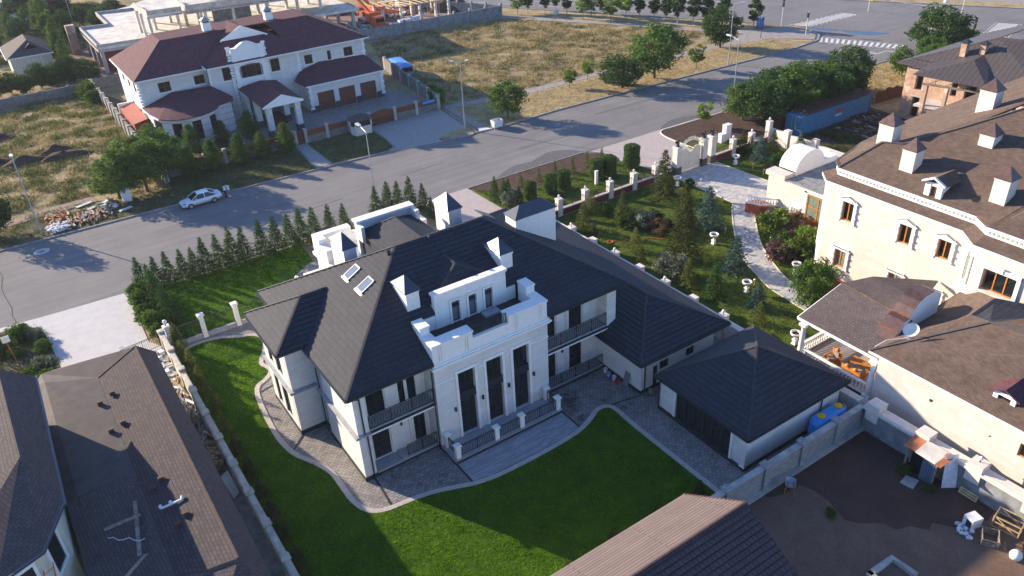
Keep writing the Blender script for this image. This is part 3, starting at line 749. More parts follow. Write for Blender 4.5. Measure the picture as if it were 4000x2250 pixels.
zz = 3.1; a, b_, c_, d_ = 34.0, 44.55, 25.4, 34.4; apx = (39.3, 29.75, 5.95)
pr = MB((.4, .055)); q_ = [(a, c_, zz), (b_, c_, zz), (b_, d_, zz), (a, d_, zz)]
for i in range(4): pr.slab([q_[i], q_[(i+1) % 4], apx], .13)
o = put('roof', pr, 'roof_charcoal', G)
for p in q_: hipcap(o, [p, apx], .13)
put('gutter', MB().bar((a-.05, c_, zz-.1), (a-.05, d_, zz-.1), .12, .12).bar((a, c_-.05, zz-.1), (b_, c_-.05, zz-.1), .12, .12), 'metal_dark', o)
put('soffit', MB().box(34.05, 25.45, 2.98, 44.4, 34.3, 3.04), 'white_stone', G)
pipe(G, 41.9, 25.6, .1, 3.0); pipe(G, 34.2, 34.0, .1, 3.0)
# ---------------- ground, street, paths ----------------
def smooth(pts, n=5, closed=False):
    out = []; m_ = len(pts)
    for i in range(m_ if closed else m_-1):
        p = [pts[(i+k) % m_] if closed else pts[min(max(i+k, 0), m_-1)] for k in (-1, 0, 1, 2)]
        for s in range(n):
            t_ = s/n
            out.append(tuple(.5*((2*p[1][k])+(-p[0][k]+p[2][k])*t_+(2*p[0][k]-5*p[1][k]+4*p[2][k]-p[3][k])*t_**2+(-p[0][k]+3*p[1][k]-3*p[2][k]+p[3][k])*t_**3) for k in (0, 1)))
    if not closed: out.append(pts[-1])
    return out
def band(mb, pts, w, z0, z1, side=1):
    """a strip of width w laid along a line (kerbs, edgings)"""
    off = []
    for i, p in enumerate(pts):
        a, b_ = pts[max(i-1, 0)], pts[min(i+1, len(pts)-1)]
        d = Vector((b_[0]-a[0], b_[1]-a[1])).normalized(); off.append((p[0]-d.y*w*side, p[1]+d.x*w*side))
    for i in range(len(pts)-1): mb.prism([pts[i], pts[i+1], off[i+1], off[i]], z0, z1, False)
    return off
struct('ground', MB().prism([(-350, -150), (700, -150), (700, 700), (-350, 700)], -.5, 0), 'wild_field')
NE, FE = 77.6, None
street = [(-60, 79.6), (-6.2, 79.0), (5.7, 78.3), (18, 77.8), (50, 77.75), (88, 77.2), (124.5, 76.4), (160, 76.0), (160, 92), (131.9, 98), (127, 92.0), (111, 91.4), (84, 92.6), (60.5, 92.7), (42, 94.9), (14.6, 96.3), (-4.5, 96.8), (-60, 99)]
sheet('street', street, .02, 'asphalt')
U = Vector((.5, -.866)); N_ = Vector((.866, .5))
def av(s, t_): p = Vector((130.3, 105.6))+U*s+N_*t_; return (p.x, p.y)
sheet('avenue', [av(-160, 0), av(8, 0), av(14, 2), (128, 93), (124.5, 76.4), (127, 70), av(45, 4), av(140, 4), av(140, 24), av(-160, 24)], .03, 'asphalt')
struct('apron', MB().prism(smooth([(48, 77.9), (51.9, 79.9), (54.8, 79.7), (58.4, 80.8), (60.9, 79.6), (62.3, 77.3)], 4)+[(55, 77.3)], .0, .034, False).prism(smooth([(74.6, 76.9), (75.7, 78.0), (78.5, 79.1), (80.8, 78.9), (83, 77.8)], 4)+[(80, 76.7)], 0, .034, False), 'asphalt_patch')
ck = MB(); pr_ = None
for p in ((-4.9, 96), (-5.2, 93.2), (-4.9, 90.2), (-5.25, 87.5), (-5.1, 85.2), (-4.8, 82.5), (-4.95, 80.8), (-4.7, 79.3)):
    if pr_: ck.bar((*pr_, .028), (*p, .028), .07, .012)
    pr_ = p
for a, b_ in (((39.5, 86.5), (46, 86.9)), ((56, 84.3), (64, 83.9)), ((20, 84.2), (31, 85.1)), ((72, 88.1), (86, 87.7))):
    ck.bar((*a, .028), (*b_, .028), .04, .012)
struct('road_crack', ck, 'crack')
mh = solo('manhole_patch', MB().prism([(-.75+.85*math.cos(k*.524)*(1+.1*math.sin(k*2)), 93.8+.75*math.sin(k*.524)) for k in range(12)], .01, .036), 'pad_concrete', 'pale round concrete patch with a manhole in the shaded left end of the street', 'manhole')
put('cover', MB().lathe(-.75, 93.8, [(.36, .03), (.36, .055)], 16), 'kerb_concrete', mh)
# kerbs
kb = MB()
band(kb, [(-60, 99), (-4.5, 96.8), (14.6, 96.3), (42, 94.95)], .18, 0, .15)
band(kb, [(49.8, 93.3), (60.5, 92.75), (70, 93.1), (84, 92.65), (111, 91.45), (120, 91.3), (127, 91.9), (130, 94), (131.6, 97), (131.2, 101.5), (128.6, 108)], .22, 0, .15)
band(kb, [av(-160, -.2), av(-4, -.2)], .25, 0, .15); band(kb, [av(-160, 24.1), av(140, 24.1)], .25, 0, .15)
band(kb, [(8.2, 77.85), (37.8, 77.85)], .14, 0, .14, -1); band(kb, [(44.0, 77.8), (61.5, 77.7)], .14, 0, .14, -1)
band(kb, [(86, 76.9), (124, 76.4), (127.5, 72.5)], .18, 0, .15, -1)
struct('kerb', kb, 'kerb_concrete')
# verges along the street
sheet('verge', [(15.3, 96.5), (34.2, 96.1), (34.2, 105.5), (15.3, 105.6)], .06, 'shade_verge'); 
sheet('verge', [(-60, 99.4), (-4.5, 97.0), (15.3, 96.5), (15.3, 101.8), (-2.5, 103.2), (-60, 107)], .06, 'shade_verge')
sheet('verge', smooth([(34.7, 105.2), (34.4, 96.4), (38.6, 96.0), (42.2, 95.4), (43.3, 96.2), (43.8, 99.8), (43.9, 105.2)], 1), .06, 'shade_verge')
sheet('verge', [(57.5, 93.5), (84, 92.9), (111, 91.7), (121, 91.6), (126.5, 92.6), (122, 98.5), (113, 100.2), (103, 101.2), (84, 102.2), (69, 102.4), (57.5, 104)], .06, 'dry_verge')
sheet('verge', [av(-120, -5.5), av(-2, -5.5), av(-5, -.3), av(-120, -.3)], .06, 'dry_verge')
sheet('verge', [av(-150, 24.4), av(140, 24.4), av(140, 29), av(-150, 29)], .06, 'dry_verge')
sheet('verge', [av(-150, 32.5), av(140, 32.5), av(140, 70), av(-150, 70)], .03, 'dry_verge')
sheet('verge', [(86, 76.7), (124, 76.2), (128, 72), (118, 66.3), (88, 67)], .05, 'dry_verge')
sheet('pavement', [av(-160, 29), av(140, 29), av(140, 32.5), av(-160, 32.5)], .05, 'path_grey')
sheet('path', [(68.8, 102.4), (84, 102.3), (103.5, 101.1), (113, 100.1), (122, 98.4), (127, 92.8), (129.6, 94.6), (131.2, 98.6), (130.6, 102.2), (127.2, 104), (121, 104.0), (110, 103.0), (103.9, 102.9), (85, 104.1), (69.5, 104.4)], .08, 'path_grey')
sheet('path', [av(-130, -10), (96.3, 146.0), (108.2, 127.0), (117.2, 110.0), (121, 104.0), (124.5, 104.0), (118.8, 111.5), (109.6, 129.0), (98, 148.3), av(-130, -7.8)], .085, 'path_grey')
sheet('path', [(-60, 108), (-2.9, 104.4), (2.0, 105.9), (6.6, 105.9), (7.0, 104.0), (1.8, 103.8), (-2.1, 103.3), (-60, 105.5)], .075, 'pink_dirt')
# forecourts of the red roofed house
sheet('driveway', [(43.9, 105.4), (43.9, 99.8), (43.4, 96.2), (42.3, 95.2), (42, 94.9), (49.6, 93.4), (49.7, 95.0), (53.1, 96.1), (55.0, 95.9), (56, 105.4)], .05, 'paver_fine')
sheet('verge', smooth([(49.8, 94.9), (53.1, 96.0), (55.0, 95.8), (54.9, 93.9), (53.3, 93.0), (50.6, 93.5)], 4, True), .10, 'dry_verge')
kb = MB(); band(kb, smooth([(56.3, 105.0), (55.4, 96.6), (55.2, 94.6), (54.6, 93.2), (52.5, 92.9), (49.7, 93.7)], 4), .14, 0, .15); band(kb, smooth([(44.0, 105.0), (43.9, 99.8), (43.3, 96.2), (42.2, 95.3)], 4), .14, 0, .13)
band(kb, [(32.1, 96.2), (32.9, 105.3)], .1, 0, .12); band(kb, [(34.4, 96.1), (34.5, 105.3)], .1, 0, .12); struct('kerb', kb, 'kerb_concrete')
sheet('path', [(32.2, 96.0), (34.4, 96.0), (34.5, 105.4), (33.0, 105.4)], .08, 'paver_fine')
sheet('yard_paving', [(26, 105.8), (56, 105.8), (56.5, 119), (26, 119)], .04, 'paver_grey')
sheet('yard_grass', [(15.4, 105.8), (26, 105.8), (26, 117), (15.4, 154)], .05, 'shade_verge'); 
sheet('building_yard', [(15.8, 155), (66.5, 151.3), (96.5, 150.2), (70, 197), (15.8, 197)], .03, 'work_dirt')
sheet('pavement', [(55.8, 93.3), (57.4, 93.2), (58.2, 104.4), (69.3, 102.4), (69.5, 104.4), (57, 106.5)], .05, 'path_grey')
# neighbour's pale concrete pad and weedy plot
sheet('concrete_pad', [(-60, 79.6), (-6.1, 79.1), (-2.3, 78.75), (6.4, 78.3), (5.6, 77.2), (4.9, 75.0), (4.7, 68), (5.4, 66.6), (5.3, 60), (-2.2, 60), (-2.4, 68.3), (-2.65, 73.5), (-2.8, 75.6), (-3.2, 77.0), (-4.2, 77.8), (-6.2, 78.3), (-60, 78.6)], .06, 'pad_concrete')
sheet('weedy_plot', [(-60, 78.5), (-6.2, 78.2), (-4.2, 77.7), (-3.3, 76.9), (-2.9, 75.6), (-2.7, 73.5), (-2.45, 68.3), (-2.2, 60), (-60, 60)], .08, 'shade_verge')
sheet('side_yard', [(4.2, 24), (5.6, 24), (5.6, 66), (2.5, 66), (2.5, 60), (4.2, 60)], .03, 'path_grey')
sheet('bare_patch', smooth([(-6.5, 72.5), (-4.4, 73.2), (-3.4, 71.5), (-4.6, 69.3), (-6.8, 69.8)], 4, True), .10, 'pink_dirt')
# front lawn, street side strip
sheet('front_lawn', [(7.4, 66.2), (44, 66.2), (44, 70), (22, 70.5), (22.5, 77.0), (8.2, 77.3)], .08, 'lawn_soil')
sheet('footpath', [(8.0, 77.3), (37.8, 77.0), (37.8, 77.8), (8.0, 77.85)], .07, 'paver_pink')
sheet('shrub_bed', [(5.6, 66.6), (7.5, 66.6), (8.2, 77.3), (6.2, 77.6), (5.0, 75)], .09, 'lawn_soil')
sheet('driveway', [(37.8, 77.9), (44.0, 77.8), (44.3, 66.2), (37.4, 66.2)], .09, 'paver_pink')
sheet('entrance_court', [(18.0, 60), (37.4, 60), (37.4, 70.2), (31, 72), (22, 72.6), (19.8, 71), (18.2, 66)], .095, 'paver_grey')
sheet('planting_strip', [(44.2, 66.2), (64.9, 66.2), (63.5, 72.5), (48, 73.2), (44.2, 77.5)], .08, 'garden_grass')
sheet('soil_bed', smooth([(44.6, 77.6), (59.3, 77.5), (62.8, 76.3), (63.3, 75.0), (63.3, 72.7), (55, 73.0), (48, 73.3)], 3, True), .10, 'dark_soil')
sheet('driveway', [(62.6, 77.4), (63.7, 75.5), (63.6, 72), (65.4, 65.4), (72.2, 65.4), (73.5, 72.6), (73.7, 75.8), (75.2, 76.9), (84, 77.2)], .055, 'paver_pink')
sheet('soil_bed', smooth([(74.9, 76.7), (77.4, 76.6), (87.4, 76.2), (98, 75.5), (98, 67.3), (82, 67.2), (76, 66.4), (73.4, 68), (73.5, 73.2), (73.8, 75.8)], 3, True), .10, 'dark_soil')
kb = MB(); band(kb, smooth([(73.5, 68), (73.4, 73.2), (73.8, 75.8), (74.9, 76.8), (77.4, 76.75), (86, 76.5)], 4), .14, 0, .16); struct('kerb', kb, 'cream_stone')
sheet('planting_strip', [(73.6, 66.0), (82, 66.0), (79, 69.5), (73.8, 71)], .12, 'garden_grass')
# the villa's plot
sheet('paving', [(6.0, 24.2), (44.5, 24.2), (44.5, 65.5), (6.0, 65.5)], .02, 'paver_grey')
edge = smooth([(6.1, 64.35), (7.3, 64.6), (8.6, 64.7), (10.0, 64.4), (11.4, 63.5), (12.5, 63.0), (12.95, 62.0), (12.5, 60.3), (11.8, 59.2), (11.55, 58.3), (11.85, 57.4), (11.75, 56.8), (11.1, 56.2), (10.4, 55.8), (9.95, 54.9), (9.7, 53.4), (9.5, 51.4), (9.4, 48.4), (9.75, 46.0), (10.6, 44.2), (11.15, 42.6), (11.2, 40.9), (11.25, 39.3), (11.55, 38.1), (12.1, 37.4), (13.0, 37.0), (14.7, 36.8), (16.2, 36.5), (17.6, 36.0), (18.9, 35.5), (20.2, 35.25), (21.6, 35.15), (23.9, 35.15), (26.3, 35.25), (28.2, 35.5), (29.7, 36.1), (30.4, 36.45), (31.1, 36.4), (31.4, 35.9), (31.35, 34.5), (31.3, 33), (31.3, 28), (31.3, 24.3)], 4)
sheet('lawn', edge+[(6.0, 24.3)], .07, 'lawn_soil')
kb = MB(); band(kb, edge, .38, 0, .085, 1); struct('edging', kb, 'paver_edge')
sheet('patio', [(13.95, 40.4), (13.75, 37.4), (16.2, 36.95), (18.75, 36.0), (18.8, 40.4)], .035, 'paver_stained')
sheet('patio', [(18.95, 38.0), (18.95, 35.95), (20.2, 35.7), (23.9, 35.6), (26.3, 35.7), (28.1, 35.95), (28.1, 38.0)], .04, 'paver_plank')
sheet('patio', [(28.3, 40.4), (28.25, 36.1), (29.5, 36.5), (30.4, 36.85), (31.5, 36.6), (34.25, 36.05), (34.25, 40.4)], .035, 'paver_stained')
sheet('patio', [(31.75, 36.4), (31.72, 34.2), (34.2, 34.2), (36, 34.2), (36, 36.05), (33.9, 36.05)], .032, 'paver_stained')
ch = MB()
for a, b_ in (((13.6, 40.3), (13.35, 37.2)), ((18.86, 38.0), (18.86, 35.7)), ((28.2, 38.0), (28.2, 35.75)), ((31.5, 36.5), (34.2, 36.0)), ((9.9, 54.6), (12.4, 55.2)), ((9.9, 46.4), (11.2, 47.7))):
    ch.bar((*a, .045), (*b_, .045), .12, .03)
struct('drain_channel', ch, 'plinth_dark')
solo('manhole', MB().lathe(32.8, 32.2, [(.34, .02), (.34, .045)], 20), 'kerb_concrete', 'round manhole cover in the paving strip beside the pavilion', 'manhole')
# right neighbour's garden
sheet('garden_lawn', [(45.3, 33), (82, 33), (82, 64.6), (45.3, 64.6)], .04, 'garden_grass')
sheet('drive_court', [(65.6, 64.9), (72.2, 64.9), (72.5, 54.4), (72.5, 50), (64.6, 50), (64.6, 51.6), (64.4, 54.6), (65.0, 54.9), (65.0, 62.2)], .06, 'paver_hex')
pl_, pr2 = smooth([(65.2, 54.9), (64.3, 54.4), (61.6, 51.8), (59.0, 49.0), (57.2, 46.8), (56.0, 44.8), (55.0, 42.6), (54.4, 41.2), (54.0, 39.5), (53.6, 36)], 4), smooth([(66, 52.5), (64.6, 51.6), (62.6, 49.6), (60.6, 47.4), (59.4, 45.8), (58.4, 44.2), (57.4, 42.4), (56.7, 40.9), (56.2, 39), (56, 36)], 4)
sheet('garden_path', pl_+pr2[::-1], .065, 'paver_hex')
kb = MB(); band(kb, pl_, .12, 0, .10, -1); band(kb, pr2, .12, 0, .10, 1); band(kb, [(65.0, 64.4), (65.0, 54.9)], .12, 0, .1, 1); band(kb, [(72.2, 64.4), (72.6, 54.2)], .12, 0, .1, 1); struct('kerb', kb, 'cream_yellow')
sheet('house_court', [(45.2, 5), (60, 5), (60, 25.2), (45.2, 25.2)], .05, 'pink_dirt')
sheet('lumber_yard', [(82.6, 57), (102.5, 50), (103, 65.6), (82.6, 66.6)], .05, 'dark_soil')
# bare plot at the lower right
sheet('bare_plot', [(25, -5), (44.3, -5), (44.3, 23.7), (25, 23.7)], .03, 'dirt_yard')
sheet('damp_soil', smooth([(33.6, 23.5), (34.8, 22.6), (36.3, 22.6), (36.6, 20.6), (36.1, 18.9), (37.0, 17.9), (37.8, 17.3), (37.9, 16.6), (38.9, 16.2), (39.5, 15.4), (40.2, 15.6), (40.8, 14.7), (42, 14.2), (44.1, 13.9), (44.2, 19), (44.2, 23.6), (39, 23.6)], 2, True), .04, 'wet_dirt')
struct('puddle', MB().prism(smooth([(132.6, 99.9), (134.0, 98.6), (135.6, 94.6), (135.0, 94.1), (133.5, 95.6), (132.7, 97.8)], 3, True), .0, .042, False).prism(smooth([(135.6, 93.2), (137.3, 90.6), (139.6, 87.1), (139.3, 86.4), (137.0, 87.4), (135.6, 89.0), (134.9, 91.6)], 3, True), 0, .042, False), 'water')
# painted road marks
pm = MB()
def mark(x0, y0, x1, y1, w_=.18): pm.bar((x0, y0, .043), (x1, y1, .043), w_, .012)
def dash(a, b_, ln, gap, w_=.25):
    a, b_ = Vector(a), Vector(b_); L = (b_-a).length; d = (b_-a)/L; s = 0
    while s < L: e = min(s+ln, L); mark(*(a+d*s), *(a+d*e), w_); s += ln+gap
def zebra(p, q_, r_, s_, n):
    """bars between line p-q and line s-r"""
    p, q_, r_, s_ = map(Vector, (p, q_, r_, s_))
    for k in range(n):
        t_ = (k+.5)/n; a = p.lerp(q_, t_); b_ = s_.lerp(r_, t_); e = (b_-a)*.10
        mark(*(a+e), *(b_-e), .5)
    dash(p, q_, .8, .6, .16); dash(s_, r_, .8, .6, .16)
zebra((128.9, 93.4), (134.9, 79.8), (131.9, 78.9), (125.9, 91.2), 15)
zebra((132.2, 102.6), (146.9, 101.9), (148.0, 98.7), (133.8, 99.2), 14)
zebra((148.1, 74.5), (159.3, 77.7), (161.3, 74.1), (151.2, 71.0), 12)
mark(126.4, 83.7, 126.8, 79.9, .3); mark(126.8, 79.9, 129.5, 79.9, .2); mark(129.5, 79.9, 129.8, 78.2, .2)
for t_ in (3.6, 7.2, 16.5, 20.2): dash(av(-150, t_), av(-14, t_), 5, 1.0 if t_ in (7.2, 16.5) else 4, .18)
for t_ in (10.9, 12.7): a = av(-150, t_); b_ = av(-13, t_); mark(*a, *b_, .2)
mark(*av(-12, 1), *av(-12, 11), .4)
struct('road_marking', pm, 'road_paint')
# ---------------- walls and fences ----------------
def pier_lamp(parent, x, y, z, s=1.0):
    m_ = MB().tube((x, y, z), (x, y, z+.16*s), .05*s, .03*s, 8)
    o = put('pier_lamp', m_, 'wrought_iron', parent)
    put('globe', MB().lathe(x, y, [(.03*s, z+.14*s), (.11*s, z+.2*s), (.15*s, z+.30*s), (.11*s, z+.40*s), (.03*s, z+.46*s)], 10), 'painted_white', o)
F = thing('boundary_wall', 'weathered stone wall with capped piers along the left edge of the villa lawn', 'wall', (5.6, 45, 0))
m_ = MB(); c_ = MB(); cp = MB()
ys = [65.3, 62.0, 58.6, 55.2, 51.9, 48.6, 45.3, 42.0, 38.7, 35.4, 32.1, 28.8, 25.5]
for y in ys: pier(m_, 5.65, y, .44, 0, 2.32, .07, .14)
for a, b_ in zip(ys[:-1], ys[1:]): c_.cut(); cp.cut(); c_.box(5.52, b_+.23, 0, 5.78, a-.23, 1.98); cp.box(5.42, b_+.24, 1.98, 5.88, a-.24, 2.08); cp.box(5.5, b_+.25, 2.08, 5.8, a-.25, 2.16)
put('wall', c_, 'weathered_stone', F); put('pier', m_, 'weathered_stone', F); put('coping', cp, 'weathered_stone', F)
F = thing('front_fence', 'white piers with black iron railing between the villa and its front lawn', 'fence', (20, 65.6, 0))
xs = [6.2, 9.13, 12.15, 15.2, 18.2, 37.2, 40.4, 43.8]; m_ = MB(); c_ = MB()
for x in xs: pier(m_, x, 65.65, .4, 0, 2.4, .1, .14)
for a, b_ in zip(xs[:-1], xs[1:]):
    if b_-a > 5: continue
    c_.cut(); c_.box(a+.2, 65.5, 0, b_-.2, 65.8, .42)
    rail('railing', F, (a+.2, 65.65), (b_-.2, 65.65), .42, 1.5, ovals=False)
put('pier', m_, 'white_stone', F); put('base_wall', c_, 'grey_stone', F); pier_lamp(F, 6.2, 65.65, 2.4, 1.3); pier_lamp(F, 18.2, 65.65, 2.4, 1.3)
F = thing('iron_fence', 'low black iron fence beside the pale concrete pad', 'fence', (4, 66.3, 0)); rail('railing', F, (2.6, 66.1), (5.4, 66.5), .1, 1.2, ovals=False); put('post', MB().box(2.2, 65.9, 0, 2.6, 66.4, 1.4), 'concrete', F)
F = thing('garden_wall', 'stone wall with lamp topped piers between the villa and the garden on its right', 'wall', (44.8, 45, 0))
m_ = MB(); c_ = MB(); ys = [65.2, 61.9, 58.4, 55.0, 51.6, 48.1, 44.7, 41.2, 37.7, 34.2, 30.6, 26.9, 23.1]
for k, y in enumerate(ys):
    pier(m_, 44.8, y, .72, 0, 2.35, .05, .1)
    if k % 2 == 0 and k < 10: pier_lamp(F, 44.8, y, 2.35)
for a, b_ in zip(ys[:-1], ys[1:]): c_.cut(); c_.box(44.6, b_+.36, 0, 45.0, a-.36, 1.75); c_.box(44.5, b_+.37, 1.75, 45.1, a-.37, 1.88)
put('pier', m_, 'cream_plain', F); put('wall', c_, 'cream_plain', F)
F = thing('stone_wall', 'concrete wall with broad cream coping behind the bare plot at right', 'wall', (44.5, 15, 0))
m_ = MB(); c_ = MB(); cp = MB(); ys = [23.0, 19.3, 15.7, 12.1, 8.5]
for y in ys: pier(m_, 44.5, y, .95, 1.2, 2.62, .03, .12)
c_.box(44.2, 5, 0, 44.75, 23.7, 1.95); cp.box(44.0, 5, 1.95, 44.95, 23.72, 2.12); cp.box(44.1, 5, 2.12, 44.85, 23.7, 2.2)
put('wall', c_, 'concrete_dark', F); put('coping', cp, 'cream_plain', F); put('pier', m_, 'cream_plain', F); pier_lamp(F, 44.5, 15.7, 2.62)
F = thing('block_wall', 'grey brick block wall with pilasters between the pavilion and the bare plot', 'wall', (36, 23.9, 0))
m_ = MB().box(27.2, 23.77, 0, 44.5, 24.05, 1.9); cp = MB().box(27.2, 23.7, 1.9, 44.5, 24.12, 2.0); pi_ = MB()
for x in (30.5, 34.1, 37.75, 41.4, 44.6): pi_.cut(); pi_.box(x-.24, 23.62, 0, x+.24, 24.18, 2.1); pi_.box(x-.29, 23.58, 2.1, x+.29, 24.22, 2.17)
put('wall', m_, 'block_wall', F); put('coping', cp, 'concrete', F); put('pilaster', pi_, 'block_wall', F); put('footing', MB().box(27.2, 23.35, 0, 44.4, 23.77, .14), 'concrete', F)
F = thing('street_wall', 'low maroon wall with cream piers and railing along the garden at right', 'fence', (60, 65.1, 0))
m_ = MB(); c_ = MB(); cc = MB(); xs = [48.2, 51.9, 55.5, 59.1, 62.5, 65.3, 72.2, 75.6, 79.0, 82.2]
for k, x in enumerate(xs):
    if k in (5, 6): continue
    pier(m_, x, 65.0, .62, 0, 2.1 if k < 9 else 2.9, .05, .1); pier_lamp(F, x, 65.0, 2.1 if k < 9 else 2.9)
for k, (a, b_) in enumerate(zip([45.1]+xs[:-1], xs)):
    if k == 6: continue
    c_.cut(); cc.cut(); c_.box(a+.3, 64.85, 0, b_-.3, 65.15, .75); cc.box(a+.3, 64.78, .75, b_-.3, 65.22, .85); rail('railing', F, (a+.3, 65.0), (b_-.3, 65.0), .85, .75, ovals=False)
put('pier', m_, 'cream_plain', F); put('wall', c_, 'maroon_wall', F); put('coping', cc, 'cream_plain', F)
# gate of the garden
F = thing('garden_gate', 'pale double gate between tall cream piers with an ornamental arch', 'gate', (68, 65, 0))
m_ = MB(); c_ = MB()
for x in (65.95, 70.3, 71.75): pier(m_, x, 65.0, .8, 0, 3.55, .07, .16); c_.cut(); c_.box(x-.43, 64.57, 0, x+.43, 65.43, 1.0)
put('pier', m_, 'cream_stone', F); put('pier_base', c_, 'roof_plain_brown', F)
lf = MB(); n = 16; P1 = [66.4+(69.85-66.4)*k/n for k in range(n+1)]
top = lambda x: 2.75-.75*math.exp(-((x-68.12)/.45)**2)*(.55)+.25*math.exp(-((abs(x-68.12)-1.0)/.5)**2)
for a, b_ in zip(P1[:-1], P1[1:]):
    i = len(lf.v); lf.v += [(a, 65.0, .15), (b_, 65.0, .15), (b_, 65.0, top(b_)), (a, 65.0, top(a)), (a, 65.06, .15), (b_, 65.06, .15), (b_, 65.06, top(b_)), (a, 65.06, top(a))]
    lf.f += [(i, i+1, i+2, i+3), (i+7, i+6, i+5, i+4), (i+3, i+2, i+6, i+7)]
put('gate_leaf', lf, 'cream_yellow', F); put('gate_bar', MB().box(66.4, 64.95, .1, 69.85, 65.1, .22).box(68.1, 64.93, .2, 68.16, 64.995, 2.2), 'white_moulding', F)
ar = MB(); prev = None
for k in range(17):
    t_ = k/16; x = 66.35+3.55*t_; z = 3.1+.75*math.sin(math.pi*t_)
    if prev: ar.bar(prev, (x, 65.0, z), .06, .09)
    prev = (x, 65.0, z)
    if 1 < k < 16:
        h = .28+.25*abs(math.sin(k*1.3)); ar.tube((x, 65, z), (x+.15*math.cos(k*2.1), 65, z+h), .035, .02, 5)
        for s in range(6): ar.bar((x+.13*math.cos(s*1.05), 65, z+h*.6+.13*math.sin(s*1.05)), (x+.13*math.cos((s+1)*1.05), 65, z+h*.6+.13*math.sin((s+1)*1.05)), .03, .03)
put('arch', ar, 'pale_green', F)
for k, x in enumerate((65.95, 70.3, 71.75)):
    m_ = MB().box(x-.18, 64.82, 3.55, x+.18, 65.18, 3.68); m_.lathe(x, 65.0, [(.10, 3.68), (.17, 3.85), (.19, 4.02), (.13, 4.2), (.07, 4.3), (.1, 4.38), (.08, 4.47), (.02, 4.52)], 8)
    m_.slab([(x+.08, 65.0, 4.25), (x+.42, 65.05, 4.35), (x+.3, 65.1, 3.85)], .05).slab([(x-.08, 65.0, 4.25), (x-.42, 65.05, 4.35), (x-.3, 65.1, 3.85)], .05)
    solo('gate_statue', m_, 'metal_dark', 'small dark winged statue on the %s gate pier' % ('left', 'middle', 'right')[k], 'statue', 'statues on the gate piers')
F = thing('lot_wall', 'cream stone wall between the garden and the lot with the blue container', 'wall', (82.5, 61, 0))
m_ = MB()
for y in (62.2, 58.0): pier(m_, 82.5, y, .7, 0, 2.3, .04, .1)
m_.box(82.3, 62.5, 0, 82.7, 65.0, 1.9); m_.box(82.3, 58.4, 0, 82.7, 61.8, 1.8); m_.box(82.3, 52, 0, 82.7, 57.6, 1.7)
put('wall', m_, 'cream_plain', F)
# walls round the red roofed house
F = thing('side_wall', 'grey block wall with close ribs on the left of the red roofed house', 'wall', (15.2, 130, 0))
m_ = MB(); c_ = MB(); y = 104.4
while y < 154.5: m_.cut(); m_.box(15.0, y-.2, 0, 15.6, y+.2, 2.15); y += 3.33
c_.box(15.15, 104, 0, 15.4, 154.3, 1.95); c_.box(15.1, 104, 1.95, 15.45, 154.3, 2.03)
put('wall', c_, 'grey_block', F); put('pilaster', m_, 'concrete', F)
F = thing('rear_wall', 'long grey block wall across the back of the weedy plot', 'wall', (0, 154.5, 0))
m_ = MB(); c_ = MB().box(-60, 154.4, 0, 15.0, 154.7, 1.65); x = -58
while x < 15: m_.cut(); m_.box(x-.2, 154.2, 0, x+.2, 154.9, 1.85); x += 4.35
c_.cut(); m_.cut(); c_.box(15.6, 155.6, 0, 30, 155.9, 1.75); m_.box(19.4, 155.4, 0, 19.9, 156.1, 1.95)
put('wall', c_, 'grey_block', F); put('pilaster', m_, 'grey_block', F)
F = thing('timber_fence', 'block wall with brown timber panels in front of the red roofed house', 'fence', (35, 105.7, 0))
xs = [15.4, 18.2, 20.8, 23.4, 26.2, 28.9, 31.7, 33.2, 34.7, 37.9, 41.2, 44.5, 48.6, 52.2, 55.9]
m_ = MB(); c_ = MB(); pn = MB()
for x in xs: pier(m_, x, 105.7, .42, 0, 2.1, .04, .1)
for k, (a, b_) in enumerate(zip(xs[:-1], xs[1:])):
    if k in (7, 11): continue
    c_.cut(); pn.cut(); c_.box(a+.21, 105.58, 0, b_-.21, 105.82, 1.05); pn.box(a+.21, 105.66, 1.07, b_-.21, 105.74, 1.78)
put('wall', c_, 'grey_block', F); put('pier', m_, 'concrete', F); put('timber_panel', pn, 'timber_slats', F)
put('door', MB().box(33.42, 105.66, .05, 34.48, 105.74, 1.9), 'wood_brown', F)
gp = []
for k in range(13): t_ = k/12; gp.append((44.72+3.66*t_, 1.75+.38*math.sin(math.pi*t_)))
g1 = MB(); 
for (a, za), (b_, zb) in zip(gp[:-1], gp[1:]): g1.q((a, 105.66, 1.0), (b_, 105.66, 1.0), (b_, 105.66, zb), (a, 105.66, za)).q((a, 105.74, 1.0), (a, 105.74, za), (b_, 105.74, zb), (b_, 105.74, 1.0)).q((a, 105.66, za), (b_, 105.66, zb), (b_, 105.74, zb), (a, 105.74, za))
g = put('gate_leaf', MB().box(44.72, 105.65, .08, 48.38, 105.75, 1.0), 'wood_brown', F); put('gate_panel', g1, 'timber_slats', g)
put('house_sign', MB().box(53.3, 105.55, 1.35, 55.3, 105.6, 1.72), 'blue_plastic', F)
F = thing('yard_wall', 'block wall on the right of the red roofed house beside the blue van', 'wall', (57.5, 117, 0))
m_ = MB().slab([(56.0, 105.8, 2.05), (56.3, 105.8, 2.05), (59.6, 131, 2.05), (59.3, 131, 2.05)], 2.05); put('wall', m_, 'grey_block', F)
m_ = MB()
for k in range(7): t_ = k/6; m_.cut(); m_.box(56.15+3.3*t_-.22, 106+24.8*t_-.22, 0, 56.15+3.3*t_+.22, 106+24.8*t_+.22, 2.2)
put('pilaster', m_, 'concrete', F)
F = thing('site_fence', 'long grey green panel fence with posts round the building site', 'fence', (80, 150, 0))
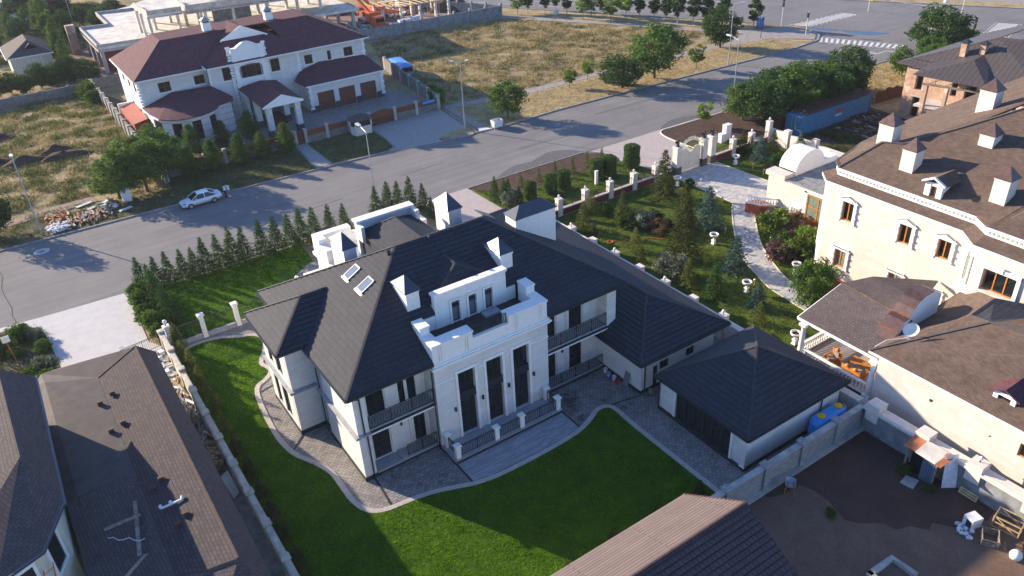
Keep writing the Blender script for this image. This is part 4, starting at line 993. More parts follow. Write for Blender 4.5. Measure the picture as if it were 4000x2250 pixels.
m_ = MB().slab([(52, 152.6, 2.2), (96.5, 149.7, 2.2), (96.5, 149.9, 2.2), (52, 152.8, 2.2)], 2.2).slab([(96.4, 149.8, 2.2), (96.6, 149.8, 2.2), (86.6, 170, 2.2), (86.4, 170, 2.2)], 2.2); put('panel', m_, 'concrete_dark', F)
m_ = MB(); 
for k in range(13): t_ = k/12; m_.cut(); m_.box(52+44.5*t_-.2, 152.7-2.9*t_-.25, 0, 52+44.5*t_+.2, 152.7-2.9*t_+.25, 2.7)
for k in range(1, 7): m_.cut(); m_.box(96.5-1.6*k-.2, 149.9+3.3*k-.2, 0, 96.5-1.6*k+.2, 149.9+3.3*k+.2, 2.7)
put('post', m_, 'concrete_dark', F)
F = thing('plank_fence', 'dark weathered plank fence behind the blue container', 'fence', (98, 65, 0))
m_ = MB(); x = 84.5
while x < 110.5:
    y = 66.9-(x-84.5)*.09
    if not 101 < x < 104.5: m_.box(x, y-.03, 0, x+.33, y+.03, 1.75+.25*math.sin(x*2.3)*math.cos(x))
    x += .36
put('plank', m_, 'wood_brown', F); m_ = MB()
for x in (101.2, 103.0, 104.6): y = 66.9-(x-84.5)*.09; m_.box(x-.08, y-.08, 0, x+.08, y+.08, 2.4)
m_.bar((101.2, 65.4, .2), (103, 65.3, 2.2), .12, .08).bar((103, 65.3, .3), (104.6, 65.1, 2.0), .12, .08).bar((101.2, 65.4, 1.6), (104.6, 65.1, 1.6), .12, .08)
put('post', m_, 'grey_timber', F)
F = thing('park_fence', 'thin dark iron fence beyond the avenue at the top right', 'fence', (165, 100, 0))
m_ = MB(); a, b_ = Vector(av(-60, 34)), Vector(av(70, 34)); n = 44
for k in range(n+1): p = a.lerp(b_, k/n); m_.bar((p.x, p.y, 0), (p.x, p.y, 1.9), .09, .09, (1, 0, 0))
m_.bar((*a, 1.7), (*b_, 1.7), .06, .06).bar((*a, .3), (*b_, .3), .06, .06); k = 0
put('railing', m_, 'wood_brown', F)
# ---------------- brown roofed neighbour at lower left: low wing and tall house ----------------
L = thing('low_house', 'low house with wide brown shingle roof filling the lower left corner', 'house', (0, 44, 0))
rf = MB(); rb = MB((.22, .012)); rp = MB()
rb.slab([(3.00, 57.84, 6.00), (3.00, 33.31, 6.00), (-0.06, 35.02, 4.75), (-0.06, 57.39, 4.75)], .12)
rf.slab([(3.00, 57.84, 6.00), (4.36, 59.78, 3.70), (4.36, 30.57, 3.70), (3.00, 33.31, 6.00)], .12)
rp.slab([(3.00, 57.84, 6.00), (-0.06, 57.38, 4.76), (-3.45, 59.36, 4.70), (-3.60, 61.74, 4.10), (-1.98, 62.04, 3.90)], .12)
rp.slab([(-0.06, 57.38, 4.76), (-0.06, 45.35, 4.76), (-3.45, 45.35, 4.50), (-3.45, 59.36, 4.70)], .12)
rp.slab([(-3.45, 59.36, 4.70), (-3.45, 43.40, 4.50), (-4.23, 43.39, 4.00), (-4.23, 60.57, 4.00), (-3.60, 61.74, 4.10)], .12)
rf.slab([(3.00, 57.84, 6.00), (-1.98, 62.04, 3.90), (4.36, 59.78, 3.70)], .12)
rf.slab([(-0.06, 45.35, 4.76), (-0.06, 30.57, 4.76), (-4.13, 30.58, 4.10), (-4.14, 45.37, 4.40)], .12)
rf.slab([(3.00, 33.31, 6.00), (4.36, 30.57, 3.70), (-0.06, 30.57, 3.70), (-0.06, 35.02, 4.75)], .12)
o = put('roof', rb, 'roof_brick_pattern', L); put('roof_valley', rp, 'roof_plain_brown', L); put('roof_edge', rf, 'roof_brown_pink', L)
hipcap(o, [(3.00, 57.84, 6.00), (3.00, 33.31, 6.00)], .12, 'roof_brown'); hipcap(o, [(-0.06, 57.39, 4.75), (3.00, 57.84, 6.00), (4.36, 59.78, 3.70)], .1, 'roof_brown')
put('wall', MB().box(-3.8, 30, 0, 4.0, 58, 3.5), 'cream_yellow', L)
put('step', MB().box(-5.6, 62.8, 0, -2.6, 63.4, 1.2), 'brown_paint', L)
for k, (x, y, z) in enumerate(((-0.53, 53.83, 4.85), (0.40, 54.12, 5.10), (-0.49, 50.19, 4.85), (0.35, 50.29, 5.05), (0.49, 42.59, 5.05), (1.13, 42.77, 5.35), (0.99, 38.44, 5.25), (1.57, 38.74, 5.50))):
    put('roof_vent', MB().box(x-.17, y-.1, z-.1, x+.17, y+.1, z+.16).box(x-.2, y-.06, z+.16, x+.2, y+.14, z+.2), 'brown_paint', L)
solo('plastic_pipe', MB().tube((0.54, 40.42, 5.25), (1.72, 40.02, 5.60), .07, n=8).tube((0.54, 40.42, 5.25), (0.49, 40.61, 5.35), .1, n=8).tube((1.72, 40.02, 5.60), (1.78, 40.21, 5.70), .1, n=8).tube((1.10, 40.21, 5.40), (1.08, 40.42, 5.50), .1, n=8), 'painted_white', 'short white plastic pipe lying on the shaded brown roof at lower left', 'pipe')
for (p0, p1, lb) in (((-0.64, 42.30, 5.00), (-1.34, 37.67, 5.10), 'long grey board lying steeply on the shaded brown roof'), ((-2.57, 40.42, 5.50), (-0.59, 40.52, 5.40), 'grey board crossing the long one on the shaded brown roof'), ((-1.04, 37.56, 5.10), (-3.18, 33.36, 7.40), 'weathered plank leaning from the window of the tall house to the low roof')):
    solo('plank', MB().bar(p0, p1, .22, .05), 'grey_timber', lb, 'plank')
hs = MB()
for s in range(7): hs.bar((-2.55+.25*s, 39.8-.2*s+.15*math.sin(s*2), 5.35), (-2.55+.25*(s+1), 39.8-.2*(s+1)+.15*math.sin(s*2+2), 5.3), .025, .025)
solo('hose', hs, 'painted_white', 'thin pale hose trailing on the shaded roof beside the boards', 'hose')
T = thing('tall_house', 'tall cream house with brown shingle roof at the left edge', 'house', (-8, 48, 0))
ez = 7.7; rz1 = 9.9
sr = MB(); sl = MB()
# roof: ridge along Y, faceted near end
cn = [(-3.62, 55.6, ez), (-3.9, 41.2, ez), (-5.3, 38.1, ez), (-7.6, 37.2, ez)]
ra = (-5.25, 54.0, rz1); rb_ = (-5.08, 43.9, rz1)
sr.slab([cn[0], ra, rb_, cn[1]], .12); sr.slab([cn[1], rb_, cn[2]], .12); sr.slab([cn[2], rb_, cn[3]], .12)
sl.slab([ra, (-12, 53.5, 6.9), (-12, 42, 6.9), rb_], .12); sl.slab([rb_, (-12, 42, 6.9), (-12, 36, 6.9), cn[3]], .12)
sr.slab([cn[0], (-12, 58, ez), (-12, 53.5, 6.9), ra], .12)
o = put('roof', sr, 'roof_brown_pink', T); put('roof_slope', sl, 'roof_brick_pattern', T)
put('gutter', MB().bar((cn[0][0]+.06, cn[0][1], ez-.1), (cn[1][0]+.06, cn[1][1], ez-.1), .14, .12).bar(cn[1], cn[2], .12, .14).bar(cn[2], cn[3], .12, .14), 'metal_blue_grey', o)
wl = MB(); wl.prism([(-4.2, 55), (-4.45, 41.2), (-5.6, 38.6), (-7.7, 37.7), (-13, 37.5), (-13, 55)], 0, 7.55)
put('wall', wl, 'cream_yellow', T)
for (a, b_) in (((-4.72, 40.55), (-5.38, 39.1)), ((-5.95, 38.4), (-7.4, 37.78))):
    a, b_ = Vector((*a, 0)), Vector((*b_, 0)); d = (b_-a).normalized(); n = Vector((-d.y, d.x, 0)); n = n if n.x > 0 or n.y < -.5 else -n
    if n.y > 0: n = -n
    f = MB(); g = MB(); zA, zB = 4.9, 7.0
    for s, t_ in ((a, a+d*.16), (b_-d*.16, b_)): f.prism([tuple((s+n*.0)[:2]), tuple((t_+n*.0)[:2]), tuple((t_+n*.09)[:2]), tuple((s+n*.09)[:2])], zA, zB)
    f.prism([tuple(a[:2]), tuple(b_[:2]), tuple((b_+n*.09)[:2]), tuple((a+n*.09)[:2])], zB, zB+.2); f.prism([tuple(a[:2]), tuple(b_[:2]), tuple((b_+n*.12)[:2]), tuple((a+n*.12)[:2])], zA-.15, zA)
    g.prism([tuple((a+d*.16)[:2]), tuple((b_-d*.16)[:2]), tuple((b_-d*.16+n*.03)[:2]), tuple((a+d*.16+n*.03)[:2])], zA, zB)
    w_ = put('window', f, 'white_moulding', T); put('glass', g, 'glass_dark', w_)
ld = MB(); a, b_ = Vector((-5.9, 36.3, 2.6)), Vector((-5.2, 38.4, 6.6))
for q_ in (Vector((0, 0, 0)), Vector((-.5, -.3, 0))):
    ld.tube(a+q_, b_+q_, .035, n=6)
for k in range(9): t_ = (k+.5)/9; ld.tube((a.lerp(b_, t_)), a.lerp(b_, t_)+Vector((-.5, -.3, 0)), .02, n=5)
solo('ladder', ld, 'orange_paint', 'orange metal ladder standing against the tall cream house at lower left', 'ladder')
# rubble and timber stacked between the low house and the boundary wall
def rubble(name, label, x0, x1, y0, y1, n, mts, h=.35, sz=.35, seed=1, cat='rubble', long=1.0):
    rr = random.Random(seed); t_ = thing(name, label, cat, ((x0+x1)/2, (y0+y1)/2, 0))
    for mi, mt in enumerate(mts):
        m_ = MB()
        for k in range(n//len(mts)):
            c_ = Vector((rr.uniform(x0, x1), rr.uniform(y0, y1), rr.uniform(.05, h))); a = rr.uniform(0, math.pi) if long == 1 else rr.gauss(1.5, .35)
            L_ = sz*rr.uniform(.4, 1.2)*long; d = Vector((math.cos(a), math.sin(a), rr.uniform(-.25, .25)))*L_/2
            m_.bar(c_-d, c_+d, sz*rr.uniform(.2, .7)/long**.5, sz*rr.uniform(.08, .35)/long**.5)
        o = put('debris', m_, mt, t_); o['kind'] = 'stuff'
    return t_
rubble('rubble_heap', 'white and grey broken slabs heaped beside the wall next to the brown roof', 3.6, 5.4, 60.3, 65.2, 90, ('white_sheet', 'concrete', 'grey_stone'), .5, .7, 3)
rubble('timber_heap', 'pale boards and offcuts stacked along the wall beside the brown roof', 4.55, 5.4, 50.5, 59.8, 110, ('raw_timber', 'grey_timber', 'white_sheet'), .7, .5, 4, long=3.0)
rubble('firewood_stack', 'pile of split firewood beside the boundary wall at left', 4.7, 5.35, 47.6, 50.4, 120, ('raw_timber',), .8, .4, 5)
solo('steel_sheet', MB().slab([(4.7, 46.0, .9), (5.3, 46.3, 1.0), (5.4, 44.6, .2), (4.9, 44.2, .15)], .04), 'concrete_light', 'pale sheet leaning on the boundary wall beside the firewood', 'sheet')
# ---------------- tan tiled roof at the bottom of the picture ----------------
L = thing('tan_roof_house', 'house with tan ribbed tile roof cutting the bottom edge of the lawn', 'house', (22, 18, 0))
m_ = MB((.24, .035)).slab([(9, 23.9, 3.9), (26.65, 23.95, 3.9), (28.0, 20.5, 5.3), (9, 20.4, 5.3)], .12)
o = put('roof', m_, 'roof_tan_tile', L)
m_ = MB((.34, .05)).slab([(9, 20.38, 5.3), (28.0, 20.48, 5.3), (27.2, 13, 2.6), (9, 13, 2.6)], .12); put('roof_slope', m_, 'roof_plum_tile', L)
hipcap(o, [(9, 20.4, 5.3), (28.0, 20.5, 5.3)], .12, 'copper_brown'); put('fascia', MB().bar((26.68, 23.98, 3.84), (28.05, 20.5, 5.24), .06, .2), 'brown_paint', L)
put('wall', MB().box(9.5, 14, 0, 26.2, 23.4, 3.7), 'cream_yellow', L)
# ---------------- cream mansion on the right ----------------
Mn = thing('mansion', 'tall cream stone mansion with brown shingle roof and ornate windows at right', 'mansion', (64, 32, 0))
w = MB(); XW = 59.0
HW = [(36.6, 37.7, 6.7, 8.5), (31.1, 32.2, 6.75, 8.45), (27.7, 28.8, 6.8, 8.45), (36.5, 37.65, 2.1, 3.8), (31.1, 32.25, 2.2, 3.8), (27.65, 28.8, 2.2, 3.8)]
wall_holes(w, 'x', XW, 26.6, 39.4, .0, 9.75, .4, HW, 1)
w.prism([(59.0, 26.6), (59.4, 26.4), (57.8, 24.7), (57.4, 24.9)], 0, 9.75)
wall_holes(w, 'x', 57.4, 18.5, 24.9, 0, 9.75, .4, [(21.8, 24.2, 6.6, 8.4)], 1)
w.prism([(59.0, 39.4), (60.2, 40.6), (60.5, 40.3), (59.4, 39.2)], 0, 9.75)
w.box(60.2, 40.3, 0, 80, 40.6, 9.75); w.box(57.8, 18.1, 0, 66, 18.5, 9.75)
put('wall', w, 'cream_stone', Mn)
put('plinth', MB().prism([(58.8, 26.5), (59.0, 26.6), (59.0, 39.45), (60.2, 40.65), (66, 40.65), (66, 40.85), (60.1, 40.85), (58.8, 39.55)], 0, .9), 'plinth_red', Mn)
for i, (a, b_, z0, z1) in enumerate(HW):
    wn_ = win(Mn, 'x', XW, a, b_, z0, z1, -1, frame='wood_orange', glass='glass_dark' if i < 3 else 'curtain_green', nx=2, nz=1, rec=.14, fr=.12)
    t_ = MB(); X = XW-.12
    t_.box(X, a-.28, z0-.1, XW-.003, a-.02, z1+.15); t_.box(X, b_+.02, z0-.1, XW-.003, b_+.28, z1+.15)
    c_ = (a+b_)/2; ap = z1+(.62 if i < 3 else .3)
    t_.q((X-.06, a-.38, z1+.15), (X-.06, b_+.38, z1+.15), (X-.06, b_+.2, z1+.32), (X-.06, c_, ap), (X-.06, a-.2, z1+.32))
    t_.slab([(X-.06, a-.2, z1+.32), (X-.06, c_, ap), (XW, c_, ap), (XW, a-.2, z1+.32)], .09); t_.slab([(X-.06, b_+.2, z1+.32), (X-.06, c_, ap), (XW, c_, ap), (XW, b_+.2, z1+.32)], .09)
    t_.box(X-.06, a-.38, z1+.06, XW-.003, b_+.38, z1+.15)
    for zz_ in (z0-.1, z0+.5, z0+1.1): t_.box(X-.05, a-.34, zz_, XW-.01, a-.06, zz_+.16); t_.box(X-.05, b_+.06, zz_, XW-.01, b_+.34, zz_+.16)
    put('surround', t_, 'white_moulding', wn_); put('sill', MB().box(XW-.1, a, z0-.16, XW+.3, b_, z0-.001), 'cream_plain', wn_)
wn_ = win(Mn, 'x', 57.4, 21.8, 24.2, 6.6, 8.4, -1, frame='wood_orange', nx=3, nz=1, rec=.28, fr=.11)
t_ = MB(); t_.box(57.26, 24.22, 6.4, 57.397, 24.5, 8.7); t_.box(57.26, 21.5, 6.4, 57.397, 21.78, 8.7); t_.box(57.22, 21.5, 8.42, 57.397, 24.5, 8.72); t_.box(57.15, 22.8, 8.5, 57.22, 23.2, 8.95); put('surround', t_, 'white_moulding', wn_); put('sill', MB().box(57.2, 21.7, 6.4, 57.7, 24.3, 6.595), 'cream_plain', wn_)
# slit window on the splayed corner
sw = put('slit_window', MB().prism([(57.98, 25.55), (58.36, 25.95), (58.30, 26.01), (57.92, 25.61)], 6.5, 8.3), 'curtain_green', Mn)
put('surround', MB().prism([(57.78, 25.35), (57.94, 25.52), (57.84, 25.6), (57.68, 25.43)], 6.2, 8.7).prism([(58.42, 26.0), (58.58, 26.17), (58.48, 26.25), (58.32, 26.1)], 6.2, 8.7), 'white_moulding', sw)
# cornice ledge, skirt roof and dentil band
lo = [(60.0, 41.0), (58.7, 39.6), (58.7, 27.1), (57.2, 25.4), (57.2, 18.2)]
li = [(60.75, 40.15), (59.62, 39.15), (59.62, 26.75), (58.55, 25.3), (58.55, 18.2)]
cz = MB()
for i in range(4):
    a, b_ = lo[i], lo[i+1]; c_, d_ = li[i+1], li[i]
    cz.prism([a, b_, c_, d_], 9.7, 9.86, True); 
    e = .1; cz.prism([(a[0]+e, a[1]), (b_[0]+e, b_[1]), c_, d_], 9.5, 9.7, True)
put('cornice', cz, 'white_moulding', Mn)
sk = MB()
for i in range(4): sk.q((*lo[i], 9.9), (*lo[i+1], 9.9), (*li[i+1], 10.3), (*li[i], 10.3))
put('skirt_roof', sk, 'roof_brown', Mn)
dt = MB()
for i in range(4):
    a, b_ = li[i], li[i+1]; a2, b2 = (a[0]+.3, a[1]), (b_[0]+.3, b_[1])
    dt.prism([a, b_, b2, a2], 10.2, 10.92, True)
bnd = put('dentil_band', dt, 'white_moulding', Mn)
dd = MB()
for i in (1, 3):
    a, b_ = Vector(li[i]), Vector(li[i+1]); n = int((b_-a).length/.33)
    for k in range(n): p = a.lerp(b_, (k+.5)/n); dd.box(p.x-.035, p.y-.08, 10.5, p.x-.004, p.y+.08, 10.68)
put('dentil', dd, 'concrete', bnd)['kind'] = 'stuff'
tp = [(x-.1, y, 10.93) for x, y in li]
put('eave', MB().slab([tp[1], tp[2], (tp[2][0]+.3, tp[2][1], 10.96), (tp[1][0]+.3, tp[1][1], 10.96)], .06).slab([tp[3], tp[4], (tp[4][0]+.3, tp[4][1], 10.96), (tp[3][0]+.3, tp[3][1], 10.96)], .06), 'white_moulding', Mn)
zr_ = lambda x: 11.0+.45*(x-59.6)
rm = MB(); G_ = lambda x, y: (x, y, zr_(x))
rm.slab([G_(59.6, 39.2), G_(59.6, 26.8), G_(61.9, 24.6), G_(75.0, 26.6), G_(72.0, 29.4), G_(67.4, 33.1), G_(63.9, 36.2), G_(63.4, 37.9)], .15)
rm.slab([(58.55, 25.3, 10.97), (58.55, 18.0, 10.97), (63.2, 18.0, 12.6), (63.2, 23.0, 13.0), (61.9, 24.6, 12.0)], .15)
rm.slab([(59.6, 26.8, 11.0), (58.55, 25.3, 10.97), (61.9, 24.6, 12.035)], .15)
rm.slab([(61.9, 24.6, 12.035), (63.2, 23.0, 13.0), (70, 22, 15), (75.0, 26.6, 17.93)], .15)
rm.slab([(59.6, 39.2, 11.0), (63.4, 37.9, 12.71), (66, 41.6, 10.97), (60.8, 40.4, 10.97)], .15)
rm.slab([(63.4, 37.9, 12.71), (63.9, 36.2, 12.93), (67.4, 33.1, 14.51), (76, 29.0, 17.5), (84, 33, 17.2), (74, 42, 11.2), (66, 41.6, 10.97)], .15)
o = put('roof', rm, 'roof_brown', Mn); hipcap(o, [(59.6, 39.2, 11.0), (63.4, 37.9, 12.71), (63.9, 36.2, 12.93), (67.4, 33.1, 14.51), (75, 27, 17.9)], .2, 'roof_plain_brown')
def cch(x0, x1, y0, y1, z0, z1, ph=.95): chimney(Mn, x0, x1, y0, y1, z0, z1, ph, 'cream_plain', 'copper_brown', .1, None, .0)
cch(61.3, 62.5, 33.5, 34.7, 11.2, 13.7); cch(65.9, 67.1, 29.9, 31.1, 13.2, 14.9); cch(61.15, 62.4, 25.75, 26.95, 11.0, 13.75)
cch(63.6, 64.9, 37.2, 38.6, 12.0, 14.3); cch(71.3, 72.6, 33.2, 34.6, 12.6, 16.6); cch(76.8, 78, 31.5, 32.8, 13, 17.6)
# roof dormer with white frame
d0 = put('dormer', MB().box(59.85, 29.95, 11.05, 60.15, 30.4, 12.3).box(59.85, 30.95, 11.05, 60.15, 31.4, 12.3).box(59.9, 30.4, 12.0, 60.2, 30.95, 12.3).box(60.1, 30.1, 11.0, 62.0, 31.25, 12.2), 'white_moulding', Mn)
put('dormer_gable', MB().slab([(59.65, 29.75, 12.25), (59.65, 30.68, 12.75), (62.6, 30.68, 12.75), (62.0, 29.75, 12.2)], .1).slab([(59.65, 31.6, 12.25), (59.65, 30.68, 12.75), (62.6, 30.68, 12.75), (62.0, 31.6, 12.2)], .1), 'roof_brown', d0)
put('dormer_front', MB().slab([(59.62, 29.7, 12.35), (59.62, 30.68, 12.85), (59.85, 30.68, 12.85), (59.85, 29.7, 12.35)], .14).slab([(59.62, 31.65, 12.35), (59.62, 30.68, 12.85), (59.85, 30.68, 12.85), (59.85, 31.65, 12.35)], .14), 'white_moulding', d0)
put('window', MB().box(60.02, 30.42, 11.25, 60.08, 30.93, 12.0), 'wood_brown', d0)
# front porch block with curved gable, lower terrace roofs
pb = MB(); pb.box(66.2, 40.9, 0, 76.5, 51.6, 4.4); pb.box(66.0, 49.4, 4.4, 67.4, 51.9, 4.9)
put('porch_wall', pb, 'cream_stone', Mn)
put('porch_roof', MB().box(66.1, 41.2, 4.4, 76.6, 49.3, 4.5), 'concrete_dark', Mn)
put('porch_base', MB().box(65.9, 41.0, 0, 66.2, 51.9, 1.2), 'plinth_red', Mn)
gb = MB(); pv = None
for k in range(13):
    t_ = math.pi*k/12; y_, z_ = 50.0, 4.9+1.9*math.sin(t_); x_ = 70.0-2.3*math.cos(t_)
    if pv:
        gb.q((pv[0], 49.4, pv[1]), (x_, 49.4, z_), (x_, 51.6, z_), (pv[0], 51.6, pv[1])).q((pv[0], 49.4, 4.4), (x_, 49.4, 4.4), (x_, 49.4, z_), (pv[0], 49.4, pv[1])).q((pv[0], 51.6, 4.4), (pv[0], 51.6, pv[1]), (x_, 51.6, z_), (x_, 51.6, 4.4))
    pv = (x_, z_)
gb.box(72.3, 49.4, 4.4, 74.5, 51.7, 5.1)
put('curved_gable', gb, 'white_moulding', Mn)
wn_ = win(Mn, 'x', 66.2, 43.6, 46.4, 1.3, 4.0, -1, frame='wood_orange', glass='curtain_green', nx=2, nz=2, rec=-.08, fr=.13)
put('surround', MB().box(66.04, 43.2, 1.2, 66.19, 43.58, 4.2).box(66.04, 46.42, 1.2, 66.19, 46.8, 4.2).box(66.04, 43.2, 4.02, 66.19, 46.8, 4.3), 'white_moulding', wn_)
def balus(parent, p0, p1, z0, h=.85, mt='white_moulding'):
    a, b_ = Vector((*p0, 0)), Vector((*p1, 0)); L_ = (b_-a).length; n = max(2, round(L_/.3)); m_ = MB(); o = put('balustrade', MB().bar((p0[0], p0[1], z0+h), (p1[0], p1[1], z0+h), .26, .12).bar((p0[0], p0[1], z0+.06), (p1[0], p1[1], z0+.06), .22, .12), mt, parent)
    for k in range(n): p = a.lerp(b_, (k+.5)/n); m_.cut(); m_.lathe(p.x, p.y, [(.05, z0+.1), (.09, z0+.25), (.095, z0+.35), (.05, z0+.5), (.045, z0+.62), (.075, z0+.7), (.07, z0+h-.05)], 8)
    put('baluster', m_, mt, o); return o
for a, b_ in (((66.2, 50.0), (65.0, 51.2)), ((65.0, 51.2), (64.4, 52.6)), ((66.0, 48.6), (66.0, 47.0))): balus(Mn, a, b_, 1.2)
put('entrance_terrace', MB().prism([(66.0, 52.5), (64.4, 52.8), (64.7, 51.0), (66.0, 49.5)], 0, 1.2), 'plinth_red', Mn)
# low wing of the mansion, columned terrace and its furniture
LW = thing('mansion_wing', 'low cream wing with a broad brown shingle roof along the right edge', 'house', (50, 18, 0))
w = MB(); wall_holes(w, 'x', 46.3, -5, 24.6, .9, 5.0, .35, [(13.2, 14.5, 3.1, 4.1), (20.27, 20.52, 3.5, 3.75), (16.2, 16.35, 3.3, 3.45)], 1)
w.box(46.65, 24.25, .9, 58, 24.6, 5.0); put('wall', w, 'cream_stone', LW); put('plinth', MB().box(46.24, -5, 0, 46.6, 24.66, .9), 'wood_brown', LW)
win(LW, 'x', 46.3, 13.2, 14.5, 3.1, 4.1, -1, frame='wood_orange', nx=2, rec=.15, fr=.1); put('vent_grille', MB().box(46.4, 20.27, 3.5, 46.45, 20.52, 3.75), 'brown_paint', LW)
e0, pk, r1_, r2_ = (45.95, 25.25, 5.25), (55.4, 22.2, 7.5), (52.3, 20.7, 7.4), (52.7, 22.3, 7.0)
rm = MB()
rm.slab([(45.95, 25.25, 5.25), (45.95, 16, 5.25), (52.3, 13.0, 8.6), (52.3, 20.7, 7.4)], .15)
rm.slab([(45.95, 16, 5.25), (45.95, -5, 5.25), (56, -5, 8.8), (56, 12, 8.8), (52.3, 13.0, 8.6)], .15)
rm.slab([(45.95, 25.25, 5.25), (52.3, 20.7, 7.4), (52.75, 22.3, 7.0), (58.4, 25.9, 5.1)], .15)
rm.slab([(58.4, 25.9, 5.1), (52.75, 22.3, 7.0), (55.5, 22.15, 7.45), (57.6, 24.3, 6.2)], .15)
rm.slab([(52.3, 20.7, 7.4), (52.3, 13, 8.6), (56, 12, 8.8), (59, 17.2, 7.4)], .15)
o = put('roof', rm, 'roof_brown', LW); put('roof_gable', MB().slab([(52.75, 22.3, 7.0), (52.3, 20.7, 7.4), (59, 17.2, 7.0), (55.5, 22.15, 7.45)], .15), 'roof_charcoal', LW)
hipcap(o, [e0, r1_, (52.3, 13, 8.6)], .18, 'roof_plain_brown'); hipcap(o, [r1_, r2_], .12, 'roof_plain_brown')
put('gutter', MB().bar((45.9, 25.25, 5.16), (45.9, -5, 5.16), .12, .14), 'white_moulding', LW)
put('downpipe', MB().tube((57.2, 20.6, 5.8), (57.2, 20.6, 9.5), .09, n=8), 'copper_brown', Mn)
ds = put('dormer', MB().box(47.0, 16.85, 5.5, 47.3, 17.15, 6.35).box(47.0, 15.75, 5.3, 47.3, 16.05, 6.35).box(47.0, 16.05, 6.15, 47.3, 16.85, 6.4).box(47.3, 15.9, 5.3, 49.2, 17.0, 6.4), 'white_moulding', LW)
put('dormer_gable', MB().slab([(46.8, 15.45, 6.35), (46.8, 16.45, 6.8), (49.8, 16.45, 6.8), (49.2, 15.45, 6.3)], .1).slab([(46.8, 17.45, 6.35), (46.8, 16.45, 6.8), (49.8, 16.45, 6.8), (49.2, 17.45, 6.3)], .1), 'roof_maroon', ds)
put('window', MB().box(47.12, 16.05, 5.45, 47.2, 16.85, 6.15), 'black_matt', ds); put('sill', MB().box(46.95, 16.05, 5.42, 47.12, 16.85, 5.5), 'wood_orange', ds)
# curved copper lantern on the roof, satellite dish
cl = MB(); pf = [(48.2, 5.15), (48.7, 5.7), (49.4, 6.35), (49.9, 6.45), (50.3, 7.1), (50.8, 7.55), (51.6, 7.75), (52.7, 7.7), (53.6, 7.2)]
y0, y1 = 25.0, 26.4
for (a, za), (b_, zb) in zip(pf[:-1], pf[1:]): cl.q((a, y0, za), (b_, y0, zb), (b_, y1, zb), (a, y1, za))
sd_ = MB()
for y in (y0-.01, y1+.01):
    for (a, za), (b_, zb) in zip(pf[:-1], pf[1:]): sd_.q((a, y, 4.9), (b_, y, 4.9), (b_, y, zb), (a, y, za))
o = put('roof_lantern', cl, 'copper_brown', LW); put('side_panel', sd_, 'white_stone', o); put('seam', MB().bar((49.9, y0, 6.5), (49.9, y1, 6.5), .07, .05).bar((48.7, y0, 5.72), (48.7, y1, 5.72), .06, .05), 'rust', o)
DS = thing('satellite_dish', 'white satellite dish on the brown roof of the low wing', 'satellite dish', (48.2, 24.0, 5.8))
m_ = MB(); ax = Vector((-.75, -.45, .5)).normalized(); a_ = ax.orthogonal().normalized(); b2 = ax.cross(a_); c0 = Vector((48.3, 23.9, 6.75))
def dsh(u, v): r_ = .55*u; t_ = 2*math.pi*v; return c0+a_*math.cos(t_)*r_*.85+b2*math.sin(t_)*r_+ax*(r_*r_*.45)
m_.grid(dsh, 5, 20); put('reflector', m_, 'painted_white', DS, smooth=True)
put('mast', MB().tube((48.4, 24.0, 5.9), (48.4, 23.95, 6.7), .045, n=7).tube((48.4, 23.95, 6.6), tuple(c0+ax*.5), .02, n=5).box(48.2, 23.8, 5.85, 48.6, 24.2, 5.98), 'galvanised', DS)
solo('roof_cable', MB().tube((46.3, 25.1, 5.5), (47.2, 24.9, 5.75), .035, n=5).tube((47.2, 24.9, 5.75), (48.3, 24.0, 5.98), .035, n=5), 'cream_plain', 'pale cable running along the edge of the low wing roof to the dish', 'cable')
TC = thing('terrace', 'open terrace with white columns, balustrade and brown hip roof beside the mansion', 'terrace', (50, 28, 0))
put('terrace_floor', MB().box(46.7, 24.7, 0, 55, 31.6, .9), 'paver_pink', TC)
put('base_wall', MB().box(46.4, 24.6, 0, 46.7, 31.5, 1.0).box(46.4, 31.3, 0, 55, 31.6, 1.0), 'roof_maroon', TC)
c_ = MB()
for x, y in ((46.55, 31.15), (46.55, 25.0), (54.4, 31.4)):
    c_.cut(); c_.box(x-.3, y-.3, 0, x+.3, y+.3, 1.1); c_.lathe(x, y, [(.26, 1.1), (.22, 1.25), (.21, 2.4), (.17, 3.75), (.22, 3.82), (.28, 3.95), (.26, 4.0)], 16); c_.box(x-.3, y-.3, 4.0, x+.3, y+.3, 4.2)
put('column', c_, 'white_moulding', TC)
balus(TC, (46.55, 25.3), (46.55, 30.85), .95, .95); balus(TC, (46.85, 31.4), (54.2, 31.4), .95, .95)
tr_ = MB()
tr_.slab([(46.75, 31.95, 4.3), (46.75, 24.95, 4.3), (50.1, 24.9, 6.2), (51.4, 31.7, 5.75)], .14)
tr_.slab([(51.4, 31.7, 5.75), (50.1, 24.9, 6.2), (53.2, 26.0, 6.1), (58.9, 28.0, 4.9), (53.9, 30.7, 5.9)], .14)
o = put('terrace_roof', tr_, 'roof_brown_pink', TC); hipcap(o, [(51.4, 31.7, 5.75), (50.1, 24.9, 6.2)], .14, 'roof_brown')
put('fascia', MB().bar((46.72, 31.95, 4.2), (46.72, 24.95, 4.2), .1, .2).bar((46.72, 31.98, 4.2), (51.4, 31.73, 5.6), .1, .16), 'white_moulding', TC)
